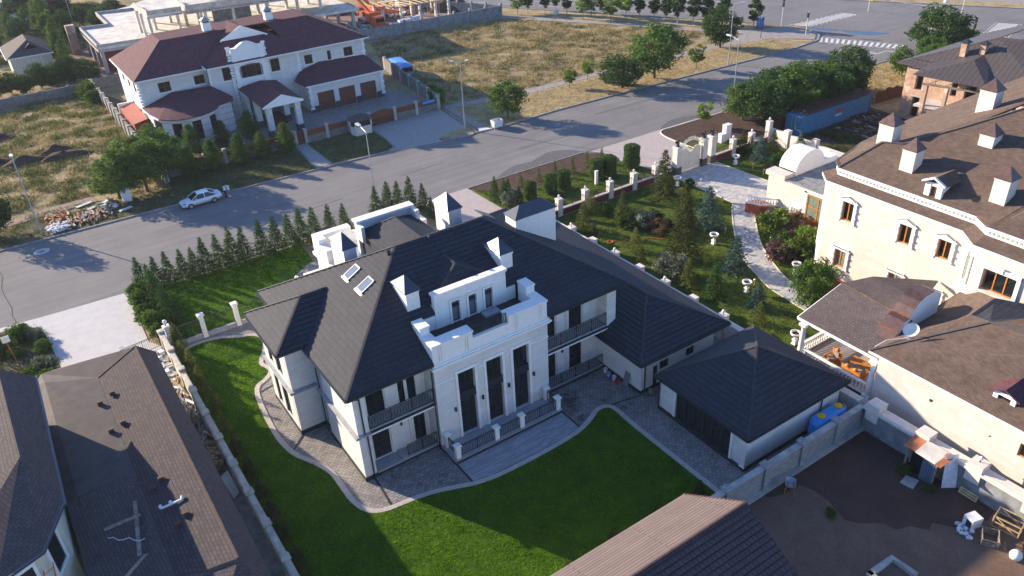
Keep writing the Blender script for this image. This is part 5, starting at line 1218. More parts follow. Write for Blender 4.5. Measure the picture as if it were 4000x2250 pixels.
def sofa(name, label, x, y, rz, n, cat='armchair'):
    t_ = thing(name, label, cat, (x, y, .9), 'carved wooden seats on the terrace', rz); w_ = .72*n; f = MB()
    for sx in (-w_/2-.08, w_/2+.08):
        for sy in (-.35, .33): f.box(sx-.05, sy-.05, 0, sx+.05, sy+.05, .62)
        f.bar((sx, -.4, .64), (sx, .4, .62), .11, .08); f.box(sx-.03, -.3, .15, sx+.03, .3, .22); f.tube((sx, -.4, .6), (sx, -.44, .35), .05, n=6)
    f.box(-w_/2-.1, -.38, .2, w_/2+.1, .38, .3); f.box(-w_/2-.1, .32, .3, w_/2+.1, .4, 1.05)
    for k in range(n): a = -w_/2+.72*k; f.lathe(a+.36, .36, [(.2, 1.02), (.16, 1.12), (.06, 1.2)], 8)
    put('frame', f, 'wood_orange', t_, local=True)
    c_ = MB()
    for k in range(n): c_.cut(); a = -w_/2+.72*k+.03; c_.box(a, -.36, .3, a+.66, .3, .46)
    for k in range(n): c_.cut(); a = -w_/2+.72*k+.06; c_.box(a, .2, .47, a+.6, .32, .98)
    put('cushion', c_, 'cushion', t_, local=True); return t_
sofa('armchair', 'carved armchair with brown cushions beside the balustrade at the far end of the terrace', 48.1, 29.2, R(-100), 1)
sofa('sofa', 'carved wooden two seat sofa with its back to the front balustrade of the terrace', 47.7, 27.1, R(-90) + math.pi, 2, 'sofa')
sofa('armchair', 'carved wooden armchair half hidden under the right end of the terrace roof', 49.3, 25.6, R(180), 1)
tt = thing('coffee_table', 'low orange wood table between the carved seats on the terrace', 'table', (49.1, 27.4, .9))
put('tabletop', MB().box(-.45, -.9, .5, .45, .9, .56), 'wood_orange', tt, local=True); m_ = MB()
for sx in (-.36, .36):
    for sy in (-.8, .8): m_.cut(); m_.box(sx-.05, sy-.05, 0, sx+.05, sy+.05, .5)
put('leg', m_, 'wood_orange', tt, local=True)
# ---------------- red roofed house across the street ----------------
Rh = thing('red_roof_house', 'large white house with maroon shingle roofs across the street', 'house', (34, 122, 0))
w = MB()
LWN = [(20.5, 22.2, 6.0, 7.4), (25.6, 27.1, 6.1, 7.4)]; MWN = [(29.5, 31.1, 6.1, 8.0), (36.8, 38.2, 6.0, 7.9)]; RWN = [(42.4, 43.7, 5.9, 7.3), (46.2, 46.8, 5.9, 7.3), (49.0, 50.5, 5.9, 7.3)]
wall_holes(w, 'y', 123.4, 17.9, 27.6, 0, 8.3, .4, LWN, 1)
wall_holes(w, 'y', 122.2, 27.4, 41.3, 0, 8.4, .4, MWN+[(27.9, 28.6, 1.0, 3.6), (29.2, 29.9, 1.0, 3.6)], 1)
wall_holes(w, 'y', 122.8, 41.3, 52.6, 0, 8.3, .4, RWN, 1)
wall_holes(w, 'x', 17.9, 123.8, 138.6, 0, 8.3, .4, [(126, 127.4, 5.8, 7.4), (130, 131.4, 5.8, 7.4), (134, 135.4, 5.8, 7.4), (126, 127.4, 1.2, 3.4), (131, 132.4, 1.2, 3.4)], 1)
w.box(52.2, 123.2, 0, 52.6, 138.6, 8.3); w.box(18.3, 138.2, 0, 52.2, 138.6, 8.3)
put('wall', w, 'white_cladding', Rh)
for a, b_, z0, z1 in LWN: win(Rh, 'y', 123.4, a, b_, z0, z1, -1, 'wood_brown', 'dark_window', 2, 2, .12, .1)
for a, b_, z0, z1 in MWN: win(Rh, 'y', 122.2, a, b_, z0, z1, -1, 'wood_brown', 'dark_window', 2, 2, .12, .1)
for a, b_, z0, z1 in ((27.9, 28.6, 1.0, 3.6), (29.2, 29.9, 1.0, 3.6)): win(Rh, 'y', 122.2, a, b_, z0, z1, -1, 'wood_brown', 'dark_window', 1, 2, .12, .1)
for a, b_, z0, z1 in RWN: win(Rh, 'y', 122.8, a, b_, z0, z1, -1, 'wood_brown', 'dark_window', 2 if b_-a > 1 else 1, 2, .12, .1)
for a, b_, z0, z1 in [(126, 127.4, 5.8, 7.4), (130, 131.4, 5.8, 7.4), (134, 135.4, 5.8, 7.4), (126, 127.4, 1.2, 3.4), (131, 132.4, 1.2, 3.4)]: win(Rh, 'x', 17.9, a, b_, z0, z1, -1, 'wood_brown', 'dark_window', 2, 2, .12, .1)
# sills, quoins
sl = MB()
for L_, y in ((LWN, 123.4), (MWN, 122.2), (RWN, 122.8)):
    for a, b_, z0, z1 in L_: sl.cut(); sl.box(a-.25, y-.14, z0-.14, b_+.25, y+.1, z0-.01)
put('sill', sl, 'white_moulding', Rh)
qn = MB()
for x, y, zt in ((17.9, 123.4, 8.2), (27.5, 122.2, 8.2), (41.2, 122.2, 8.2), (52.4, 122.8, 8.2), (40.35, 116.9, 4.0), (52.3, 116.9, 4.0), (30.9, 122.0, 10.6), (36.2, 122.0, 10.6)):
    qn.cut(); z = .6
    while z < zt: wd = .5 if int(z/.45) % 2 else .34; qn.box(x-wd*.5-.05, y-.1, z, x+wd*.6, y-.003, z+.36); z += .45
put('quoin', qn, 'white_moulding', Rh)
# raised curved gable over the porch
cg = MB(); cg.box(31.2, 121.7, 3.6, 31.9, 122.2, 10.4); cg.box(35.4, 121.7, 3.6, 36.1, 122.2, 10.4); cg.box(31.9, 121.85, 3.6, 35.4, 122.2, 6.1)
pv = None
for k in range(13):
    x = 31.9+3.5*k/12; z = 10.5+.75*math.sin(math.pi*k/12); za = 7.6+.45*math.sin(math.pi*k/12)
    if pv: cg.q((pv[0], 121.75, pv[2]), (x, 121.75, za), (x, 121.75, z), (pv[0], 121.75, pv[1])).q((pv[0], 121.6, pv[1]), (x, 121.6, z), (x, 122.3, z), (pv[0], 122.3, pv[1])).q((pv[0], 121.6, pv[1]-.15), (x, 121.6, z-.15), (x, 121.6, z), (pv[0], 121.6, pv[1])).q((pv[0], 122.3, pv[1]), (x, 122.3, z), (x, 122.3, 7.6), (pv[0], 122.3, 7.6))
    pv = (x, z, za)
cg.box(30.9, 121.6, 10.4, 31.9, 122.3, 10.55); cg.box(35.4, 121.6, 10.4, 36.3, 122.3, 10.55)
put('curved_gable', cg, 'white_moulding', Rh)
win(Rh, 'y', 121.8, 32.2, 35.1, 6.1, 7.9, -1, 'wood_brown', 'dark_window', 4, 2, -.02, .1, name='arched_window')
# roofs
rm = MB(); E8 = 8.35
rm.slab([(17.3, 139.2, E8), (17.3, 122.6, E8), (23.2, 128.2, 12.1), (23.2, 133.5, 12.1)], .16)
rm.slab([(17.3, 122.6, E8), (28.2, 122.6, E8), (34.2, 128.2, 12.1), (23.2, 128.2, 12.1)], .16)
rm.slab([(41.2, 122.1, E8), (53.3, 122.1, E8), (45.6, 127.3, 12.15), (39.0, 127.8, 12.1)], .16)
rm.slab([(53.3, 122.1, E8), (53.3, 139.2, E8), (45.6, 133.5, 12.15), (45.6, 127.3, 12.15)], .16)
rm.slab([(53.3, 139.2, E8), (17.3, 139.2, E8), (23.2, 133.5, 12.1), (45.6, 133.5, 12.15)], .16); rm.slab([(23.2, 128.2, 12.1), (45.6, 127.3, 12.15), (45.6, 133.5, 12.15), (23.2, 133.5, 12.1)], .16)
o = put('roof', rm, 'roof_maroon', Rh)
P1, P2, P3, Pr = (31.0, 125.5, 11.0), (34.4, 125.5, 12.65), (34.1, 131.5, 12.65), (37.8, 125.5, 10.95)
gp_ = MB(); gp_.slab([(27.1, 121.45, 8.5), P1, P2, P3, (32.9, 128.3, 12.15), (27.1, 123.0, 8.55)], .12); gp_.slab([(27.1, 121.45, 8.5), (43.0, 121.45, 8.5), Pr, P1], .12)
gp_.slab([P2, Pr, (43.0, 121.45, 8.5), (42.6, 124, 9.3), (36.5, 131.5, 11.8), P3], .12)
put('gable_roof', gp_, 'roof_maroon', Rh)
put('gable_front', MB().q((31.0, 125.45, 11.0), (37.8, 125.45, 10.95), (34.4, 125.45, 12.6)), 'white_moulding', Rh)
put('verge_board', MB().bar((31.0, 125.35, 11.0), (34.4, 125.35, 12.68), .1, .2).bar((34.4, 125.35, 12.68), (38.2, 125.35, 10.85), .1, .2), 'white_moulding', Rh)
put('verge_board', MB().bar((27.05, 121.4, 8.45), (27.05, 123.0, 8.5), .12, .3), 'white_moulding', Rh)
put('fascia', MB().bar((17.25, 139, E8-.08), (17.25, 122.6, E8-.08), .1, .2).bar((17.3, 122.55, E8-.08), (27.1, 122.55, E8-.08), .1, .16).bar((27.2, 121.4, E8+.06), (43.0, 121.4, E8+.06), .1, .16).bar((43, 122.05, E8-.08), (53.3, 122.05, E8-.08), .1, .16), 'white_moulding', Rh)
for x in (30.4, 40.0): chimney(Rh, x-.6, x+.6, 128.6, 129.6, 11.5, 13.3, .5, 'white_stone', 'zinc', .15, None, .35)
# round bay roof at left, porch and garage
by = MB(); bw = MB(); c0 = (23.3, 121.0); arc = [(17.6, 123.3), (17.75, 119.6), (18.3, 116.6), (19.3, 115.2), (20.6, 114.4), (22.0, 114.1), (23.4, 114.2), (24.8, 114.8), (26.0, 115.7), (26.9, 117.2), (29.1, 117.8), (29.6, 119.8), (29.3, 122.2)]
apx_ = [(22.0, 122.9, 5.9), (27.4, 122.1, 5.9)]
for i in range(len(arc)-1):
    a, b_ = arc[i], arc[i+1]
    if i < 9: by.slab([(*a, 4.4), (*b_, 4.4), apx_[0]], .12)
by.slab([(26.9, 117.2, 4.4), apx_[1], apx_[0]], .12); by.slab([(26.9, 117.2, 4.4), (29.1, 117.8, 4.4), apx_[1]], .12); by.slab([(29.1, 117.8, 4.4), (29.6, 119.8, 4.4), apx_[1]], .12); by.slab([(29.6, 119.8, 4.4), (29.3, 122.2, 4.4), apx_[1]], .12)
put('bay_roof', by, 'roof_maroon', Rh)
inn = [(x+(c0[0]-x)*.06, y+(c0[1]-y)*.07) for x, y in arc]
for i in range(len(inn)-1):
    a, b_ = Vector(inn[i]), Vector(inn[i+1])
    if i in (1, 3, 5, 7): # window bays between solid panels
        for z0, z1 in ((0, .9), (3.7, 4.35)): bw.prism([tuple(a), tuple(b_), tuple(b_+(Vector(c0)-b_)*.05), tuple(a+(Vector(c0)-a)*.05)], z0, z1)
        g = MB().prism([tuple(a.lerp(Vector(c0), .04)), tuple(b_.lerp(Vector(c0), .04)), tuple(b_.lerp(Vector(c0), .06)), tuple(a.lerp(Vector(c0), .06))], .9, 3.7)
        put('window', g, 'dark_window', Rh)
    else: bw.prism([tuple(a), tuple(b_), tuple(b_+(Vector(c0)-b_)*.05), tuple(a+(Vector(c0)-a)*.05)], 0, 4.35)
put('bay_wall', bw, 'white_cladding', Rh)
jn = MB()
for i in (0, 2, 4, 6, 9):
    a, b_ = Vector(inn[i]), Vector(inn[i+1]); o_ = (a-Vector(c0)).normalized()*.012
    for z in (1.0, 1.9, 2.8, 3.7): jn.bar((*(a+o_), z), (*(b_+o_), z), .03, .07)
put('wall_joint', jn, 'grey_stone', Rh)['kind'] = 'stuff'
put('fascia', MB().bar((17.55, 123.3, 4.3), (17.7, 119.6, 4.3), .1, .2).bar((17.7, 119.6, 4.3), (18.25, 116.6, 4.3), .1, .2), 'white_moulding', Rh)
pr = MB(); pr.slab([(31.2, 122.2, 4.7), (31.0, 110.6, 4.6), (33.9, 110.6, 5.9), (34.0, 119.5, 5.9)], .14); pr.slab([(37.0, 110.6, 4.6), (37.2, 122.2, 4.7), (34.0, 119.5, 5.9), (33.9, 110.6, 5.9)], .14)
put('porch_roof', pr, 'roof_maroon', Rh); put('porch_gable', MB().q((31.0, 110.55, 4.45), (37.0, 110.55, 4.45), (37.0, 110.55, 4.65), (33.95, 110.55, 5.95), (31.0, 110.55, 4.65)).bar((31.0, 110.7, 4.5), (37, 110.7, 4.5), .35, .2), 'white_moulding', Rh)
c_ = MB()
for x, y in ((31.9, 111.3), (36.1, 111.3), (31.9, 116.5), (36.1, 116.5)): c_.cut(); c_.box(x-.4, y-.4, 1.0, x+.4, y+.4, 4.4)
put('column', c_, 'white_cladding', Rh); c_ = MB()
for x, y in ((31.9, 111.3), (36.1, 111.3), (31.9, 116.5), (36.1, 116.5)): c_.cut(); c_.box(x-.46, y-.46, 0, x+.46, y+.46, 1.0)
put('column_base', c_, 'roof_plain_brown', Rh)
sp = MB()
for k in range(6): sp.box(32.4, 115.5+k*.4, 0, 35.7, 118.5, .17*(k+1))
put('step', sp, 'wood_brown', Rh); put('porch_wall', MB().box(31.2, 118.6, 0, 31.6, 122.2, 4.5).cut().box(36.5, 118.6, 0, 36.9, 122.2, 4.5), 'white_cladding', Rh)
win(Rh, 'y', 121.0, 32.6, 35.6, 1.0, 3.6, -1, 'wood_brown', 'dark_window', 4, 1, .1, .1, name='entrance_door')
gw = MB(); GD = [(41.5, 44.2, .0, 2.9), (45.0, 47.7, .0, 2.9), (48.6, 51.3, .0, 2.9)]
wall_holes(gw, 'y', 117.2, 40.4, 52.4, 0, 4.2, .4, GD, 1); gw.box(40.4, 117.6, 0, 40.8, 122.2, 4.2); gw.box(52.0, 117.6, 0, 52.4, 122.8, 4.2)
put('garage_wall', gw, 'white_cladding', Rh)
for a, b_, z0, z1 in GD: put('garage_door', MB().box(a, 117.4, z0+.02, b_, 117.45, z1), 'roller_door', Rh)
for a, b_ in ((40.3, 41.5), (44.2, 45.0), (47.7, 48.6), (51.3, 52.5)): put('garage_base', MB().box(a, 117.12, 0, b_, 117.2, 1.0), 'roof_plain_brown', Rh)
ga = MB(); ga.slab([(39.8, 116.8, 4.3), (52.9, 116.8, 4.3), (52.4, 122.9, 5.6), (44.5, 122.7, 5.95), (41.2, 122.2, 5.3)], .14); ga.slab([(39.8, 116.8, 4.3), (41.2, 122.2, 5.3), (39.6, 121.0, 4.3)], .14)
put('garage_roof', ga, 'roof_maroon', Rh); put('fascia', MB().bar((39.8, 116.75, 4.2), (52.9, 116.75, 4.2), .1, .18), 'white_moulding', Rh)
pipe(Rh, 40.1, 116.9, 0, 4.2); pipe(Rh, 27.9, 117.9, .1, 4.2); pipe(Rh, 27.3, 122.0, 4.5, 8.2); pipe(Rh, 31.3, 117.5, 0, 4.4)
sh = thing('lean_to', 'small red roofed lean to at the left side of the red roofed house', 'shed', (16.6, 128, 0))
put('roof', MB().slab([(15.7, 131.8, 2.8), (15.7, 122.0, 2.8), (17.8, 122.0, 3.2), (17.8, 131.8, 3.2)], .12), 'plinth_red', sh); put('wall', MB().box(15.8, 122.2, 0, 17.8, 131.6, 2.7), 'plinth_red', sh); put('parapet', MB().box(15.6, 131.8, 0, 17.8, 132.1, 3.3), 'white_moulding', sh)
# guard hut
gh = thing('guard_hut', 'small stone guard hut with hipped roof beside the drive gate', 'hut', (42.4, 104.3, 0))
hp = [(41.2, 103.1), (43.6, 103.1), (44.0, 104.4), (43.6, 105.4), (41.2, 105.4), (40.9, 104.3)]
put('base_wall', MB().prism(hp, 0, 1.3), 'cream_plain', gh); put('window', MB().prism([(x+(42.4-x)*.06, y+(104.3-y)*.06) for x, y in hp], 1.3, 2.15), 'dark_window', gh)
m_ = MB()
for x, y in hp: m_.cut(); m_.box(x-.08, y-.08, 1.3, x+.08, y+.08, 2.2)
put('post', m_, 'cream_plain', gh); m_ = MB()
for i in range(6): a, b_ = hp[i], hp[(i+1) % 6]; k = 1.14; m_.slab([(42.4+(a[0]-42.4)*k, 104.3+(a[1]-104.3)*k, 2.2), (42.4+(b_[0]-42.4)*k, 104.3+(b_[1]-104.3)*k, 2.2), (42.4, 104.3, 2.85)], .08)
put('roof', m_, 'roof_brown_pink', gh)
# ---------------- concrete frame under construction ----------------
K = thing('concrete_frame', 'unfinished concrete building with open columns and flat slabs behind the red roofed house', 'building', (40, 172, 0))
fl = MB(); fl.prism([(19.0, 164.5), (68, 158.5), (68, 176), (34, 200), (24.3, 196.1), (24.1, 182.0), (19.0, 183.0)], 4.4, 4.8)
put('floor_slab', fl, 'concrete_light', K)
pr = MB(); band(pr, [(19.0, 164.5), (50, 160.8)], .25, 3.9, 5.3); band(pr, [(19.0, 183.0), (19.0, 164.5)], .25, 3.9, 5.3); band(pr, [(24.1, 182.0), (19.0, 183.0)], .25, 4.4, 5.3); band(pr, [(24.3, 196.1), (24.1, 182.0)], .25, 4.4, 5.3); band(pr, [(33, 194), (24.3, 196.1)], .25, 4.4, 5.3)
put('parapet', pr, 'concrete', K)
c_ = MB()
for x, y in ((19.6, 165.0), (24.5, 164.2), (29.2, 163.8), (36, 163), (44, 162), (52, 161), (19.6, 171), (19.6, 177), (19.6, 182), (66.8, 159.5), (60, 160.3), (67, 168), (67, 175)): c_.cut(); c_.box(x-.3, y-.3, 0, x+.3, y+.3, 4.4)
put('column', c_, 'concrete', K)
put('brick_wall', MB().box(20.0, 166.0, 0, 50, 166.3, 4.4).box(19.8, 165.5, 0, 20.0, 182, 4.4), 'maroon_wall', K)
c_ = MB()
for x, y in ((28.7, 163.6), (28.3, 168.0), (28.2, 171.0), (31.0, 171.2), (34.8, 168.2), (36.6, 169.8), (38.6, 168.0), (38.6, 162.2), (34.8, 175.2), (32.0, 178), (44, 163), (50.5, 162.4), (44.5, 170), (51, 170), (57, 163.5), (62, 164), (57, 170), (62, 171), (41, 176), (48, 177), (55, 176)): c_.cut(); c_.box(x-.24, y-.24, 4.8, x+.24, y+.24, 8.8)
put('column', c_, 'concrete_light', K)
rf = MB(); rf.prism([(28.6, 163.2), (34.5, 162.4), (35.0, 160.9), (64, 157.6), (66, 176), (35, 182), (28.4, 176)], 8.8, 9.1)
put('roof_slab', rf, 'concrete_light', K)
rp = MB(); band(rp, [(28.6, 163.2), (34.6, 162.4)], .25, 8.5, 9.9); band(rp, [(28.4, 173.5), (28.6, 163.2)], .25, 8.5, 9.9); band(rp, [(35.0, 160.9), (64, 157.6)], .25, 8.6, 10.2); band(rp, [(35.4, 172), (35.0, 160.9)], .25, 9.1, 10.2)
put('roof_parapet', rp, 'concrete', K)
put('core_wall', MB().box(41.5, 168.5, 4.8, 49.0, 169.0, 8.8).box(41.5, 168.5, 9.1, 49.0, 174, 11.5), 'concrete_dark', K)
put('chimney', MB().box(16.8, 184.2, 0, 18.4, 185.6, 5.6), 'orange_brick', K)
# timber frame shed with rafters in the building yard
TF = thing('rafter_shed', 'roofless white post shed with bare yellow rafters in the building yard', 'shed', (83, 161, 0))
c_ = MB()
for x, y in ((73.9, 160.4), (77.9, 160.0), (81.9, 158.9), (86.3, 160), (88.8, 158.6), (74.5, 165.8), (79, 165.4), (83, 165), (88, 164.8)): c_.cut(); c_.box(x-.24, y-.24, 0, x+.24, y+.24, 3.3)
put('post', c_, 'concrete_light', TF); c_ = MB()
for k in range(13): x = 73.2+1.3*k; c_.cut(); c_.bar((x, 158.0, 3.75), (x-.3, 167.0, 3.6+.25*math.sin(k)), .14, .2)
put('rafter', c_, 'raw_timber', TF); put('wall_plate', MB().bar((73.4, 160.2, 3.4), (89.2, 158.6, 3.4), .22, .2).bar((73.4, 165.8, 3.4), (89.2, 164.8, 3.4), .22, .2), 'raw_timber', TF)
m_ = MB(); rr = random.Random(5)
for k in range(26): x = rr.uniform(74, 88.5); y = rr.uniform(160.5, 165); m_.cut(); m_.bar((x, y, 0), (x+rr.uniform(-.3, .3), y, 3.3), .07, .07)
put('prop', m_, 'grey_timber', TF)
# truck crane
TK = thing('truck', 'orange crane truck parked in the building yard', 'truck', (75.5, 160.5, 0))
put('cab', MB().box(70.6, 157.4, .7, 72.9, 159.8, 1.6).box(70.8, 157.5, 1.6, 72.8, 159.7, 2.5).box(70.7, 157.3, .5, 72.8, 157.5, .9), 'orange_paint', TK)
put('windscreen', MB().box(70.9, 157.42, 1.65, 72.7, 157.5, 2.35), 'glass_dark', TK); put('bumper', MB().box(70.6, 157.2, .4, 72.9, 157.4, .7), 'metal_dark', TK)
put('chassis', MB().box(70.9, 159.9, .8, 72.7, 167, 1.1), 'metal_dark', TK); put('operator_cab', MB().box(70.9, 160.8, 1.2, 72.5, 162.8, 3.0), 'orange_paint', TK)
m_ = MB()
for y in (158.4, 162.6, 164.4, 166.0):
    for x in (70.7, 72.6): m_.cut(); m_.tube((x, y, .5), (x+.35, y, .5), .5, n=12)
put('wheel', m_, 'rubber', TK); put('boom', MB().bar((71.8, 162.5, 2.8), (69.6, 171, 8.5), .5, .6).bar((72.4, 163.5, 2.2), (77.5, 162.8, 2.0), .4, .5), 'orange_paint', TK)
EX_ = thing('excavator', 'orange excavator with a raised arm behind the truck in the building yard', 'excavator', (77, 168, 0))
put('body', MB().box(74.5, 166.5, 1.0, 77.5, 169.5, 2.6), 'orange_paint', EX_); put('arm', MB().bar((76.5, 166.8, 2.2), (78.5, 162.5, 1.8), .4, .5).bar((75, 167, 2.4), (72.6, 172, 6.5), .45, .55), 'orange_paint', EX_)
m_ = MB()
for x in (74.6, 77.0): m_.cut(); m_.box(x, 166.2, 0, x+.6, 170, .9)
put('track', m_, 'metal_dark', EX_)
LV = thing('lorry', 'grey lorry with a white tank standing behind the excavator', 'lorry', (84, 174, 0))
put('cab', MB().box(83.0, 171.0, .6, 85.2, 173.0, 3.0), 'painted_white', LV); put('body', MB().box(83.2, 173.2, .9, 85.6, 179, 3.0), 'concrete_dark', LV); m_ = MB()
for y in (172, 175.5, 177.5):
    for x in (82.9, 85.2): m_.cut(); m_.tube((x, y, .5), (x+.35, y, .5), .5, n=12)
put('wheel', m_, 'rubber', LV)
for k, (x0, y0, x1, y1, h, mt, lb) in enumerate(((74.2, 156.0, 75.6, 157.4, 1.1, 'white_sheet', 'left block of white wrapped bricks by the site fence'), (76.0, 156.6, 78.6, 158.2, 1.3, 'white_sheet', 'middle block of white wrapped bricks by the site fence'), (79.0, 157.0, 81.0, 158.4, 1.5, 'white_sheet', 'right block of white wrapped bricks by the site fence'), (74.0, 173.5, 76.0, 175.5, 1.6, 'rust', 'upper stack of red bricks in the building yard'), (73.6, 170.5, 75.4, 172.2, 1.3, 'rust', 'lower stack of red bricks in the building yard'))):
    m_ = MB(); nx, ny, nz = 3, 2, 3
    for a in range(nx):
        for b_ in range(ny):
            for c in range(nz): m_.box(x0+(x1-x0)*a/nx+.03, y0+(y1-y0)*b_/ny+.03, h*c/nz, x0+(x1-x0)*(a+1)/nx-.03, y0+(y1-y0)*(b_+1)/ny-.03, h*(c+1)/nz-.04)
    o = solo('brick_stack', m_, mt, lb, 'brick stack', 'brick stacks in the building yard')
rubble('site_debris', 'heap of planks, pipes and scrap in the building yard', 60, 72, 154, 166, 260, ('grey_timber', 'concrete', 'raw_timber', 'metal_dark', 'white_sheet'), .8, 1.4, 8, long=1.6)
rubble('site_debris', 'loose boards and rods strewn beyond the excavator', 78, 92, 166, 178, 160, ('grey_timber', 'rust', 'concrete_light'), .5, 1.6, 9, long=1.6)
def heap(name, label, x, y, rx, ry, h, mt, seed=1, cat='mound', group=None):
    rr = random.Random(seed); ph = [rr.uniform(0, 6) for _ in range(6)]
    def f(u, v):
        a = 2*math.pi*v; r = u*(1+.16*math.sin(3*a+ph[0])+.1*math.sin(5*a+ph[1]))
        z = h*max(0, math.cos(min(u, 1)*math.pi/2))**1.2*(1+.18*math.sin(4*a+ph[2])*u+.12*math.sin(9*u+ph[3]))
        return (x+rx*r*math.cos(a), y+ry*r*math.sin(a), z-.02)
    return solo(name, MB().grid(f, 8, 22), mt, label, cat, group, smooth=True)
heap('soil_heap', 'brown soil heap behind the rafter shed', 92, 163, 5, 4, 3.0, 'dark_soil', 2); heap('soil_heap', 'dark soil heap left of the rafter shed', 72, 180, 5, 4, 2.0, 'dark_soil', 3)
for k, (x, y, rx, ry, h, lb) in enumerate(((5.3, 127, 2.2, 1.5, .9, 'small dark earth mound in the weedy plot, nearest the ribbed wall'), (6.0, 123.6, 3.6, 1.6, .9, 'low earth mound in front of the small one in the weedy plot'), (1.0, 125, 3.2, 1.7, 1.0, 'long earth mound left of centre in the weedy plot'), (-3.5, 127.5, 3.5, 2, 1.1, 'leftmost earth mound of the weedy plot'), (-1, 138.5, 2.5, 1.4, .8, 'earth mound farthest back in the weedy plot'), (31, 227, 4.5, 3, 1.5, 'dark heap on the dirt beyond the concrete frame'))): heap('earth_mound', lb, x, y, rx, ry, h, 'dark_soil', 10+k, group='earth mounds')
# small house among trees, sheds and white car at the top left
sh = thing('small_house', 'small house with brown hip roof among the trees at the top left', 'house', (8.4, 177, 0))
put('wall', MB().box(5.2, 171.6, 0, 12.0, 182.4, 3.8), 'cream_yellow', sh); m_ = MB(); a = [(4.6, 171.0, 4.0), (12.4, 171.0, 4.0), (12.4, 183.0, 4.0), (4.6, 183.0, 4.0)]
r0, r1 = (9.0, 174.6, 6.2), (9.0, 180.5, 6.2); m_.slab([a[0], a[1], r0], .12).slab([a[1], a[2], r1, r0], .12).slab([a[2], a[3], r1], .12).slab([a[3], a[0], r0, r1], .12)
put('roof', m_, 'roof_brown_pink', sh); put('fascia', MB().bar(a[0], a[1], .12, .2).bar(a[3], a[0], .12, .2), 'white_moulding', sh); put('roof_vent', MB().slab([(8.0, 172.6, 5.0), (10.2, 172.6, 5.0), (9.1, 172.6, 5.9)], .1).slab([(8.0, 172.5, 5.0), (9.1, 172.5, 5.9), (9.1, 174.0, 5.8)], .08), 'roof_maroon', sh)
bv = thing('white_building', 'white flat building with dark glass at the top left corner', 'building', (8, 240, 0)); put('wall', MB().box(2, 236, 0, 10.5, 248, 3), 'painted_white', bv); put('window', MB().box(10.0, 235.9, 3.0, 13.8, 247, 6.5), 'glass_dark', bv); put('roof', MB().box(9.6, 228, 0, 16, 236, 1.6), 'painted_white', bv); put('side', MB().box(13.8, 238, 0, 22, 249, 7), 'maroon_wall', bv)
# ---------------- brick house at the upper right ----------------
Bh = thing('brick_house', 'unfinished orange brick house with dark standing seam roof at the upper right', 'house', (112, 50, 0))
w = MB(); wall_holes(w, 'x', 102.4, 40.0, 59.8, 0, 7.3, .5, [(57.3, 58.3, 4.3, 6.7), (57.2, 58.2, 0.6, 3.3), (52.6, 53.4, 4.6, 6.4), (50.2, 51.6, 4.0, 6.6), (47.4, 48.7, 4.0, 6.4), (45.0, 46.6, 4.6, 6.9)], 1)
w.box(102.9, 59.3, 0, 122, 59.8, 7.3)
put('wall', w, 'orange_brick', Bh)
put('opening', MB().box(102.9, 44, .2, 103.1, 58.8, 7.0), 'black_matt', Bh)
lt = MB()
for a, b_, z in ((57.2, 58.4, 6.75), (57.1, 58.3, 3.35), (50.0, 51.8, 6.65), (44.8, 46.8, 6.95)): lt.cut(); lt.box(102.32, a-.2, z, 102.5, b_+.2, z+.2)
put('lintel', lt, 'concrete', Bh)
c_ = MB()
for x, y in ((99.4, 55.0), (100.0, 52.6), (101.0, 48.9)): c_.cut(); c_.box(x-.22, y-.22, 0, x+.22, y+.22, 6.2)
put('pillar', c_, 'orange_brick', Bh); put('beam', MB().bar((99.3, 55.6, 6.3), (101.2, 48.5, 6.3), .2, .25), 'grey_timber', Bh)
put('porch_slab', MB().prism([(99.0, 56), (100.6, 48.4), (102.4, 48.4), (102.4, 56)], 3.3, 3.6), 'concrete_light', Bh)
st = MB()
for k in range(4):
    y = 55-1.9*k; x = 99.4+.28*k*1.9; st.bar((x, y, 6.35), (x+.5, y-1.3, 7.0), .08, .08).bar((x+.25, y-.9, 6.35), (x+.25, y-.9, 7.0), .07, .07)
put('strut', st, 'grey_timber', Bh)
e = 7.5; rm = MB()
rm.slab([(101.6, 61.0, e), (101.6, 42, e), (110, 42, 11.6), (107.6, 51.5, 11.4)], .12)
rm.slab([(101.6, 61.0, e), (107.6, 51.5, 11.4), (122, 51.5, 11.4), (124, 61, e)], .12)
put('roof', rm, 'seam_roof', Bh)
rm = MB(); P0, Pq, Pa, Pv = (98.9, 56.8, 7.35), (99.9, 47.8, 7.35), (103.2, 51.8, 9.3), (103.9, 47.6, 7.8)
rm = MB(); rm.slab([P0, Pq, Pa], .1); rm.slab([Pq, (103.8, 47.5, 7.6), (106.4, 51.7, 9.9), Pa], .1); rm.slab([P0, Pa, (106.4, 51.7, 9.9), (102.4, 56.9, 8.0)], .1)
put('porch_roof', rm, 'seam_roof', Bh)
sg = MB(); sg.bar((100.0, 56.3, 7.75), (100.8, 48.4, 7.72), .06, .06).bar((102.6, 60.2, 8.15), (102.6, 57.0, 8.15), .06, .06)
put('snow_guard', sg, 'metal_dark', Bh)
for (x, y) in ((104.6, 54.0), (105.4, 52.0)): chimney(Bh, x-.35, x+.35, y-.35, y+.35, 8.5, 10.9, .45, 'orange_brick', 'metal_dark', .2, None, .0)
rubble('lot_scrap', 'timber scraps and weeds scattered in the lot before the brick house', 92, 101.5, 57.5, 64.5, 120, ('grey_timber', 'wood_brown', 'wood_brown'), .35, .8, 12, long=1.6)
